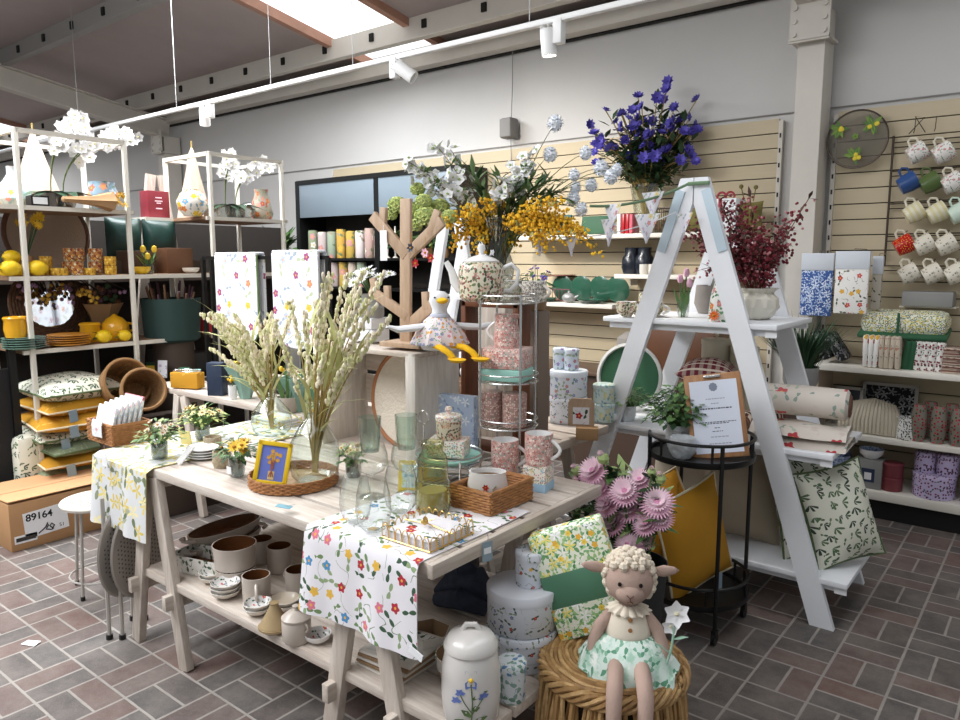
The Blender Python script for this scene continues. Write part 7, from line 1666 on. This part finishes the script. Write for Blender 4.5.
# cushions piled under the third shelf
heights = [('cream leaf cushion, topmost of the pile under the third shelf', F_leafc, 386, .1), ('mustard cushion, second from the top of the pile', F_must, 403, .09), ('mustard cushion, third from the top of the pile', F_must, 421, .09), ('cream leaf cushion, fourth from the top of the pile', F_leafc, 436, .07), ('sage green cushion, fifth from the top of the pile', F_green, 447, .06), ('mustard cushion, sixth from the top of the pile', M_must, 459, .06), ('sage green cushion, seventh from the top of the pile', F_green, 474, .075), ('sage green cushion, eighth from the top of the pile', F_green, 490, .08), ('cream leaf cushion, lowest of the pile, hidden by the carton', F_leafc, 505, .08)]
z = .30; H = []
yb = X(72, 400, -4.95).y
hs = [.1, .09, .075, .075, .08, .08, .09, .095, .11][:9]; tot = sum(hs); z = .06; 
for i, ((lab, m, v, h), hh) in enumerate(zip(heights[::-1], hs)):
    t = thing('cushion', lab, 'cushion', (-4.99 + .03 * math.sin(i * 2.3), yb + .02 * math.cos(i * 1.7), z + hh * .42), .1 * math.sin(i * 1.9), 'piled cushions on the nearest rack', (0, .04, .1 * math.sin(i * 1.9))); B().pillow(.5, .52, hh * 1.65, 0, None, seed=i, pip=1, ears=.03).build('cover', [m, M_pipe if m in (F_must, M_must) else mat('green piping', '#5a6b48', .8)], t)
    z += hh
    if i in (2, 3, 5, 6, 7): B().box((.262, (-.12 if i % 2 else -.06) + .0 * i, -.03), (.003, .05, .075), (.1, 0, 0)).build('price_tag', M_tagb, t)
PILE = z
one('rack_plinth', 'low dark base board under the cushion pile of the nearest rack', 'plinth', B().box((0, 0, .03), (.55, .6, .06)), mat('dark umber edge', '#4d4038', .7), (-5.2, 2.11, 0))
t = thing('rolled_cushion', 'cream leaf printed pouffe standing beside the carton and the rack post', 'pouffe', (-4.95, X(28, 470, -4.95).y, 0)); B().box((0, 0, .27), (.13, .15, .54), (0, 0, 0), 0, .05).build('cover', F_leafc, t)
# wicker baskets to the right
for i, (u, v, r, L_, lab, rr) in enumerate(((140, 392, .13, .26, 'honey wicker basket on its side with its mouth facing out below the third shelf', .2), (121, 385, .15, .26, 'larger honey wicker basket behind the tipped one', .0))):
    p = X(u, v, -4.6 - .2 * i); t = thing('wicker_basket', lab, 'basket', (p.x, p.y, p.z), 0, 'tipped wicker baskets'); M = Matrix.Rotation(1.25, 4, 'Y') @ Matrix.Rotation(rr, 4, 'X')
    B().lathe([(0, -L_ * .6), (r * .7, -L_ * .6), (r * .95, 0), (r, L_ * .4), (r * .94, L_ * .4), (r * .9, 0), (r * .66, -L_ * .55), (0, -L_ * .55)], 30, M=M).build('woven_body', M_straw if 0 else mat('honey weave', '#a8845c', .7, col2='#7d5c3a', vscale=50, bump=.8, bscale=110), t); B().tube([M @ Vector((r * math.cos(a), r * math.sin(a), L_ * .4)) for a in [2 * PI * k / 30 for k in range(30)]], .011, 6, 0, True).build('rim', mat('honey rim', '#8f6a42', .7), t)
p = X(133, 410, -4.7); one('basket_stand', 'dark stool base under the tipped wicker baskets', 'stand', B().box((0, 0, p.z / 2 - .03), (.5, .6, p.z - .06), bev=.01), mat('dark umber edge', '#4d4038', .7), (-4.55, p.y + .1, 0)) 
# dark bin and red planters right of the near rack
p = atY(172, 335, 2.75); t = thing('green_bin', 'dark green ribbed planter bag of dried stems between the racks', 'planter', (-5.02, atX(172, 320, -5.02).y, 0.0)); zz = atX(172, 341, -5.02).z; zt_ = atX(172, 298, -5.02).z
B().lathe([(0, zz), (.16, zz), (.185, zz + .02), (.2, zt_), (.192, zt_), (.18, zz + .03)], 30, flute=.012, nf=18).build('bag_body', mat('dark green felt', '#2c4340', .8), t); B().lathe([(0, 0), (.14, 0), (.14, zz), (0, zz)], 20).build('stand', mat('dark umber edge', '#4d4038', .7), t); b = B()
for i in range(22): a = rnd(0, 6.28); b.tube([(.08 * math.cos(a), .08 * math.sin(a), zz + .05), (.16 * math.cos(a), .16 * math.sin(a), zt_ + rnd(.03, .12))], .007, 5, i % 2)
stuff(b.build('dried_stems', [mat('dried brown', '#7a5b45', .8), mat('dried mauve', '#6b4a55', .8)], t))
for i, (u, v) in enumerate(((201, 328), (214, 328))):
    p = atX(u, v, -4.92); one('red_pot', ('red ribbed pot on the lower shelf of the second rack, left of two', 'red ribbed pot on the lower shelf of the second rack, right of two')[i], 'pot', B().lathe([(0, 0), (.06, 0), (.07, .03), (.07, .15), (.064, .15), (.06, .03)], 20, flute=.03, nf=9), M_red, (-4.98, p.y + .09, RC + .001), 0, 'red pots on the second rack')
# ---- second rack top
p = X(194, 218, -5.1); cone('pale cloth cone behind the flower ball on the second rack', (-5.32, X(195, 217, -5.32).y, 1.916), .52, .12, M_peach)
t = thing('flower_ball', 'round vase with yellow and blue painted flowers at the left of the second rack top', 'vase', (-5.02, X(193, 217, -5.02).y, 1.916)); B().lathe([(0, 0), (.06, 0), (.1, .05), (.11, .1), (.08, .16), (.05, .18), (.05, .19), (.045, .19)], 28).build('vase_body', floral('bright bloom print', '#e3ddd3', [('leaf', .05, .03, .5, ['#8fa0a6', '#a9b39a']), ('flower', .07, .026, .7, ['#e3c02a', '#6fa9d0', '#d9804a'])], rough=.3), t)
orchid('white orchid in the left half of the second rack top', (-5.12, X(226, 218, -5.12).y, 1.916), (.05, .02, 0), .52, 10, G_clear, 4)
orchid('white orchid arching to the right on the second rack top', (-5.05, X(236, 218, -5.05).y, 1.916), (.05, .28, 0), .45, 10, glass('frosted pot', '#cfd4d2', .2), 6)
t = thing('bloom_vase', 'tall vase painted with orange and pink blooms at the right of the second rack top', 'vase', (-5.1, X(262, 219, -5.1).y, 1.916)); B().lathe([(0, 0), (.07, 0), (.09, .05), (.07, .14), (.05, .2), (.055, .24), (.05, .24)], 26).build('vase_body', floral('orange bloom print', '#b9b3a3', [('leaf', .05, .035, .7, ['#8fa08a', '#a9b09a']), ('flower', .06, .024, .8, ['#d9784a', '#d99a90', '#c9605a'])], rough=.3), t)
one('glass_globe', 'clear glass globe beside the tall bloom vase on the second rack', 'glass globe', B().ball((0, 0, .06), .06, 0, 20), G_clear, (-4.95, X(248, 219, -4.95).y, 1.917))
t = thing('trailing_plant', 'dark leafy plant right of the second rack against the wall', 'plant', (-6.72, 5.0, 1.62)); cup_b(B(), .07, .12, .8).build('pot', M_navy, t); b = B()
for i in range(60): b.leaf((rnd(-.05, .05), rnd(-.05, .05), .1), (rnd(-1, 1), rnd(-1, .6), rnd(.2, 1.4)), rnd(.15, .32), .08, i % 2, .5)
b.build('foliage', [M_dgreen, M_green], t); one('plant_shelf', 'slim pale post stand carrying the dark leafy plant', 'stand', B().box((0, 0, .81), (.2, .2, 1.618)), M_cream, (-6.72, 5.0, 0))
# ---- double oven gloves over the black rail
P0, Q0 = RAIL
def glove(u0, u1, vtop, vbot, m, edge, lab):
    a = atY(u0, vtop, 2.735); c = atY(u1, vtop, 2.735); zb = atY((u0 + u1) / 2, vbot, 2.735).z; w = c.x - a.x; h = a.z - zb; t = thing('oven_glove', lab, 'oven glove', ((a.x + c.x) / 2, 2.75, a.z), 0, 'double oven gloves on the rail')
    b = B(); poly = []
    for k in range(13): q = PI + PI * k / 12; poly.append((w / 2 * math.cos(q), -h + w * .3 + w * .3 * math.sin(q)))
    poly = [(-w / 2, .0)] + poly + [(w / 2, .0)]
    b.prism(poly, .018, Matrix.Translation((0, -.026, 0))).prism([(x, z * .8) for x, z in poly], .018, Matrix.Translation((0, .026, 0))).box((0, 0, .006), (w, .07, .02), bev=.008); b.build('quilted_panel', m, t)
    e = B().tube([(x, -.026, z) for x, z in poly], .007, 6); e.build('binding', edge, t)
glove(217, 258, 255, 346, F_glove, mat('sage binding', '#6f8a55', .8), 'white floral double oven glove with a green edge hanging left on the black rail')
glove(274, 320, 253, 348, F_glove, mat('grey binding', '#a9a9ac', .8), 'white floral double oven glove with a grey edge hanging right on the black rail')
# ---- towel rolls and candlesticks in the cabinet
cols = ['#8f9a7c', '#c3b3b0', '#9aa892', '#c9a04a', '#c2a34f', '#d6ccc9', '#b89c94', '#c9b9a9']
fl = [floral('towel roll print %d' % i, c, [('leaf', .09, .05, .5, ['#6f7f5a', '#a08f7a']), ('flower', .12, .035, .45, ['#d9b04a', '#c98a90', '#e3dccf'])]) for i, c in enumerate(cols)]
for i in range(8):
    u = 312 + i * 9.4; p = atY(u, 255, 5.08); h = .27 if i % 3 else .29
    one('towel_roll', 'patterned towel roll upright in the upper cabinet row, %s from the left' % ('first', 'second', 'third', 'fourth', 'fifth', 'sixth', 'seventh', 'eighth')[i], 'towel', B().lathe([(0, 0), (.046, 0), (.05, .01), (.05, h - .01), (.044, h), (.035, h - .01), (0, h - .01)], 18), fl[i], (p.x, 5.1, 1.621), 0, 'towel rolls in the upper cabinet row')
for i in range(4):
    u = 334 + i * 9.; p = atY(u, 295, 5.08); one('towel_roll', 'patterned towel roll in the lower cabinet row, %s from the left' % ('first', 'second', 'third', 'fourth')[i], 'towel', B().lathe([(0, 0), (.046, 0), (.05, .01), (.05, .24), (.044, .25), (.035, .24), (0, .24)], 18), fl[(i * 3 + 1) % 8], (p.x, 5.1, 1.331), 0, 'towel rolls in the lower cabinet row')
for i, u in enumerate((386, 394)):
    p = atY(u, 255, 5.08); one('candlestick', ('slim pale candlestick in the right cabinet bay, left of two', 'slim pale candlestick in the right cabinet bay, right of two')[i], 'candlestick', B().lathe([(0, 0), (.03, 0), (.008, .02), (.012, .08), (.006, .12), (.014, .14), (.008, .15), (.008, .3), (0, .3)], 14), M_offw, (p.x, 5.1, 1.621), 0, 'candlesticks in the cabinet')
for i, (u, m) in enumerate(((405, M_kraft), (425, M_dgreen), (440, M_fgreen))):
    p = atY(u, 255, 5.08); pot_plant(('small green plant in the right cabinet bay beside the candlesticks', 'leafy green plant in the right cabinet bay behind the tree', 'leafy dark plant in the right cabinet bay near its end')[i], (p.x, 5.12, 1.621), .06, .09, M_kraft, m if i else M_green, .14, .28, 70, None, L=.08, w=.05, name='cabinet_plant')
# pine cone ornament, low hydrangea by the stepladder
one('pine_cone', 'dark pine cone ornament beside the stepladder leg', 'ornament', B().lathe([(0, 0), (.03, .005), (.05, .04), (.04, .08), (.015, .11), (0, .115)], 18, flute=.18, nf=7, twist=40), mat('pine cone brown', '#4a3322', .8), (-2.13, 2.22, CRZ + .012)) 
# ================================================================ willow stool, doll, blanket, bouquet
WC = on(616, 655, .44); WC = Vector((-.972, 1.855, 0)); WR, WH = .2, .43
t = thing('willow_basket', 'upturned round willow log basket used as a stool in the front, doll sitting on it', 'basket', WC)
M_wil = mat('willow', '#b8905c', .6, col2='#80603a', vscale=40, stretch=(1, 1, .3), bump=.4, bscale=60)
M_wil2 = mat('pale willow', '#d2ae7b', .6, col2='#a07c4c', vscale=40, bump=.4)
b = B()
for i in range(17):
    r = WR * (i + .5) / 17; b.tube([(r * math.cos(a) + .002 * math.sin(7 * a + i), r * math.sin(a), WH + .003 * math.sin(a * 5 + i * 2) + .010 * (1 - (i / 17) ** 4)) for a in [2 * PI * k / 40 + i for k in range(40)]], .0068, 6, i % 2, True)
b.build('coiled_top', [M_wil, M_wil2], t); b = B()
for i in range(6):
    pts = []
    for k in range(72):
        a = 2 * PI * k / 72; w = 7 * a + i * 1.05; pts.append(((WR + .006 + .012 * math.cos(w)) * math.cos(a), (WR + .006 + .012 * math.cos(w)) * math.sin(a), WH - .022 + .02 * math.sin(w)))
    b.tube(pts, .0075, 6, i % 2, True)
b.build('braided_edge', [M_wil, M_wil2], t); b = B()
for i in range(120):
    a = 2 * PI * i / 120 + rnd(-.02, .02); s = rnd(-.22, .22); r0 = WR + rnd(-.012, .012)
    b.tube([((r0 - .004 + .016 * math.sin(q * 3.1)) * math.cos(a + s * (q - .3) * (1 if i % 2 else -1)), (r0 - .004 + .016 * math.sin(q * 3.1)) * math.sin(a + s * (q - .3) * (1 if i % 2 else -1)), .012 + (WH - .035) * (1 - q)) for q in [j / 7 for j in range(8)]], rnd(.0055, .0085), 5, i % 2)
b.build('woven_side', [M_wil, M_wil2], t); b = B()
for z in (.03, .045): b.tube([((WR + .004) * math.cos(2 * PI * k / 48), (WR + .004) * math.sin(2 * PI * k / 48), z) for k in range(48)], .009, 6, 0, True)
b.lathe([(WR - .02, .01), (WR - .016, WH - .02)], 30, mi=1); b.build('base_band', [M_wil, mat('dark inside', '#2c2016', .9)], t)
b = B().box((0, 0, 0), (.05, .003, .07), (.2, 0, .6)); b.build('swing_tag', mat('teal paper tag', '#6fa3b3', .6), t).location = (.195, -.06, .1)
WZ = WH + .018
# --- doll
def sheep():
    P = on(627, 657, WZ); P.z = WZ - .004; rz_ = face(P) + .05; rel = P - WC; dv = Vector((math.sin(rz_), -math.cos(rz_), 0)); rel.z = 0; dt = rel.dot(dv); tl = (-dt + math.sqrt(dt * dt - rel.length_squared + (WR + .045) ** 2)) / 1.38
    t = thing('sheep_doll', 'sheep doll in a cream blouse and green floral skirt sitting on the willow basket', 'soft toy', P, rz_); t.scale = (1.38,) * 3; M_skin = mat('taupe plush', '#b3998c', .95, bump=.2, bscale=220)
    b = B()
    b.lathe([(0, .0), (.04, .004), (.052, .03), (.046, .075), (.034, .105), (.02, .12), (.016, .13)], 22, sy=.8)
    # head with muzzle
    hz = .178
    b.ball((0, -.006, hz), (.05, .046, .05), 0, 20); b.ball((0, -.036, hz - .014), (.03, .026, .023), 0, 16)
    for s in (-1, 1):
        b.tube([(s * .036, 0, .102), (s * .058, -.012, .078), (s * .07, -.02, .045), (s * .072, -.035, .02), (s * .07, -.045, .01)], [.012, .0135, .0135, .013, .008], 10)
        b.tube([(s * .024, -.03, .022), (s * .028, -tl + .025, .021), (s * .03, -tl + .004, .004), (s * .03, -tl, -.06), (s * .031, -tl, -.13), (s * .03, -tl - .006, -.165), (s * .03, -tl - .03, -.172)], [.017, .0165, .016, .0145, .0145, .017, .011], 12)
        b.lathe([(0, 0), (.009, .01), (.013, .028), (.008, .05), (0, .06)], 12, M=Matrix.Translation((s * .042, 0, hz + .018)) @ Matrix.Rotation(s * 1.45, 4, 'Y'), sy=.45)
    b.build('body', M_skin, t, sharp=0)
    w = B()
    for i in range(150):
        a = math.acos(1 - 2 * (i + .5) / 150); h = i * 2.39996; n = Vector((math.sin(a) * math.cos(h), math.sin(a) * math.sin(h), math.cos(a)))
        if n.y < -.35 and n.z < .52: continue
        if n.z < -.75: continue
        w.ball(Vector((0, .0, hz + .006)) + Vector((n.x * .05, n.y * .048, n.z * .054)), rnd(.008, .0115), 0, 7)
    w.build('wool', mat('cream wool', '#ddd0bd', .95, bump=.5, bscale=160), t)
    for s in (-1, 1): B().ball((s * .021, -.05, hz + .008), (.0042, .0035, .0048), 0, 8).build('eye', mat('black bead', '#120f0e', .15), t)
    B().tube([(-.007, -.0625, hz - .009), (0, -.0635, hz - .015), (.007, -.0625, hz - .009)], .0012, 5).tube([(0, -.0635, hz - .015), (0, -.062, hz - .022), (-.006, -.06, hz - .026)], .001, 5).tube([(0, -.062, hz - .022), (.006, -.06, hz - .026)], .001, 5).build('stitched_nose', mat('brown thread', '#6f4a40', .8), t)
    M_bl = mat('cream blouse', '#e3d8c6', .9)
    bl = B().lathe([(.05, .05), (.049, .075), (.037, .107), (.024, .122)], 24, sy=.84).build('blouse', M_bl, t)
    for k in range(2): B().lathe([(0, 0), (.0045, 0), (.0045, .002), (0, .0025)], 10, M=Matrix.Translation((.003, -.0385 + .004 * k, .083 + .02 * k)) @ Matrix.Rotation(PI / 2, 4, 'X')).build('button', mat('wooden button', '#a5764a', .6), bl)
    B().lathe([(.02, .124), (.03, .12), (.043, .113), (.044, .11), (.03, .114)], 40, sy=.85, flute=.12, nf=14).build('frill_collar', M_bl, t)
    F_sk = floral('green watercolour skirt print', '#d3e3da', [('blotch', .03, .15, .5, ['#a9cdb9']), ('leaf', .022, .018, .5, ['#7fae93', '#5f9678']), ('blotch', .045, .1, .42, ['#eef3ee'])], rough=.9)
    def sk(a, q):
        th = 2 * PI * a; r = .048 + .052 * q ** .8 + .004 * math.cos(11 * th) * q; x = r * math.cos(th) * 1.02; y = r * math.sin(th) * .95 - .03 * q
        z = .062 - .05 * q - (.055 * max(0, -math.sin(th)) * q ** 2 if y < -.03 else 0); return (x, y, max(z, .004) if y > -.08 else z)
    B().sheet(sk, 44, 12, 0, (.5, .12), .0012).build('skirt', F_sk, t)
    # flower in its left hand
    fl = B().tube([(.075, -.05, .015), (.085, -.055, .06), (.092, -.052, .13)], .0025, 6, 2).leaf((.083, -.055, .05), (-.7, -.3, .8), .045, .022, 2).leaf((.088, -.055, .08), (.8, -.2, .5), .03, .016, 2); fl.bloom((.092, -.056, .135), (.1, -1, .25), .028, 6, 0, 1, .2, .75, .18).bloom((.082, -.052, .105), (-.2, -1, -.1), .018, 5, 0, 1, .2, .8, .18)
    fl.build('cloth_flower', [M_pet_w, mat('pale lemon centre', '#d9d3b0', .8), mat('pale jade felt', '#9fc3ae', .8)], t)
    return t
sheep()
# --- folded blanket with green band
P = WC + Vector((-.085, .06, WZ + .02))
t = thing('banded_blanket', 'thick folded daffodil blanket with a sage green paper band leaning behind the sheep doll', 'blanket', P, 0, None, (-.1, -.34, .5)); w, h, d = .235, .335, .085
b = B()
for k in range(4): b.box((0, -d / 2 + d * (k + .5) / 4, h / 2), (w, d / 4 * 1.04, h), (0, 0, 0), 0, .011)
b.build('blanket_body', F_blanket, t); B().box((0, 0, h * .46), (w + .004, d + .006, .115), (0, .0, 0), 0, .012).build('paper_band', mat('sage green band', '#4f7d63', .6), t)
# --- pink chrysanthemums
P = on(628, 560, .0); P = Vector((-1.2, 2.43, 0))
t = thing('pink_chrysanthemums', 'big bunch of pink chrysanthemums in a dark bucket between the tables and the cart', 'flowers', P); B().lathe([(0, .0), (.09, 0), (.13, .48), (.125, .48), (.085, .02), (0, .02)], 26).build('bucket', mat('charcoal bucket', '#2c2f30', .5), t)
k = mpp(P + Vector((0, 0, .6))); lf = B(); st = B()
cc = P + Vector((0, 0, .0)); 
def cp(u, v, dep):
    q = atY(u, v, P.y); return q - P + Vector((-_f.x, -_f.y, 0)) * dep * .5
for (u, v, r, m) in ((592, 468, 15, 0), (622, 487, 15, 0), (640, 480, 12, 0), (606, 500, 14, 0), (632, 508, 16, 0), (655, 500, 15, 0), (614, 522, 15, 0), (645, 522, 13, 0), (660, 518, 12, 0), (600, 485, 12, 1), (582, 475, 10, 1), (650, 470, 7, 2), (660, 478, 8, 2), (601, 455, 9, 2), (575, 468, 8, 2), (625, 540, 12, 0), (596, 520, 12, 0), (643, 540, 10, 0)):
    p = cp(u, v, rnd(.0, .14)); st.tube([(0, 0, .2), p * .5 + Vector((0, 0, .15)), p - Vector((0, 0, .01))], .004, 5)
    n = Vector((p.x * 1.5 + rnd(-.3, .3), p.y * 1.5 - .7, .75)); f = B()
    if m < 2: r *= 1.2; f.bloom(p, n, r * k, 30, 0, 1, .05, .9, .12, 1).bloom(p + n.normalized() * .006, n, r * k * .72, 24, 2, 1, .75, .9, .12, 1).bloom(p + n.normalized() * .004, n, r * k * .86, 26, 0 if m else 2, 1, .45, .8, .26, 1)
    else: f.ball(p, r * k * .7, 3, 8).bloom(p + Vector((0, 0, r * k * .3)), n, r * k * .8, 8, 2, 3, 1.2, .9, .2)
    f.build('bloom', [M_pet_p, mat('mauve centre', '#c98aa9', .8), M_pet_pl, M_pgreen], t)
for i in range(420):
    a = rnd(0, 6.28); q = math.sqrt(rnd(0, 1)); p = cp(617 + 52 * q * math.cos(a), 512 + 46 * q * math.sin(a), rnd(-.14, .03)); lf.leaf(p, (rnd(-1, 1), rnd(-1, 1), rnd(-.3, .8)), rnd(.05, .085), .034, i % 3)
lf.build('foliage', [M_green, M_pgreen, M_dgreen], t); st.build('stems', M_green, t)
# white hydrangea-like pot foliage by the ladder

P = on(31, 644, 0); one('paper_scrap', 'small white paper scrap lying on the paving near the cardboard box', 'paper', B().sheet(lambda a, q: (.07 * (a - .5), .035 * (q - .5), .004 + .006 * a * q), 4, 4, 0, (.07, .035), .001), M_tagw, P, .4)
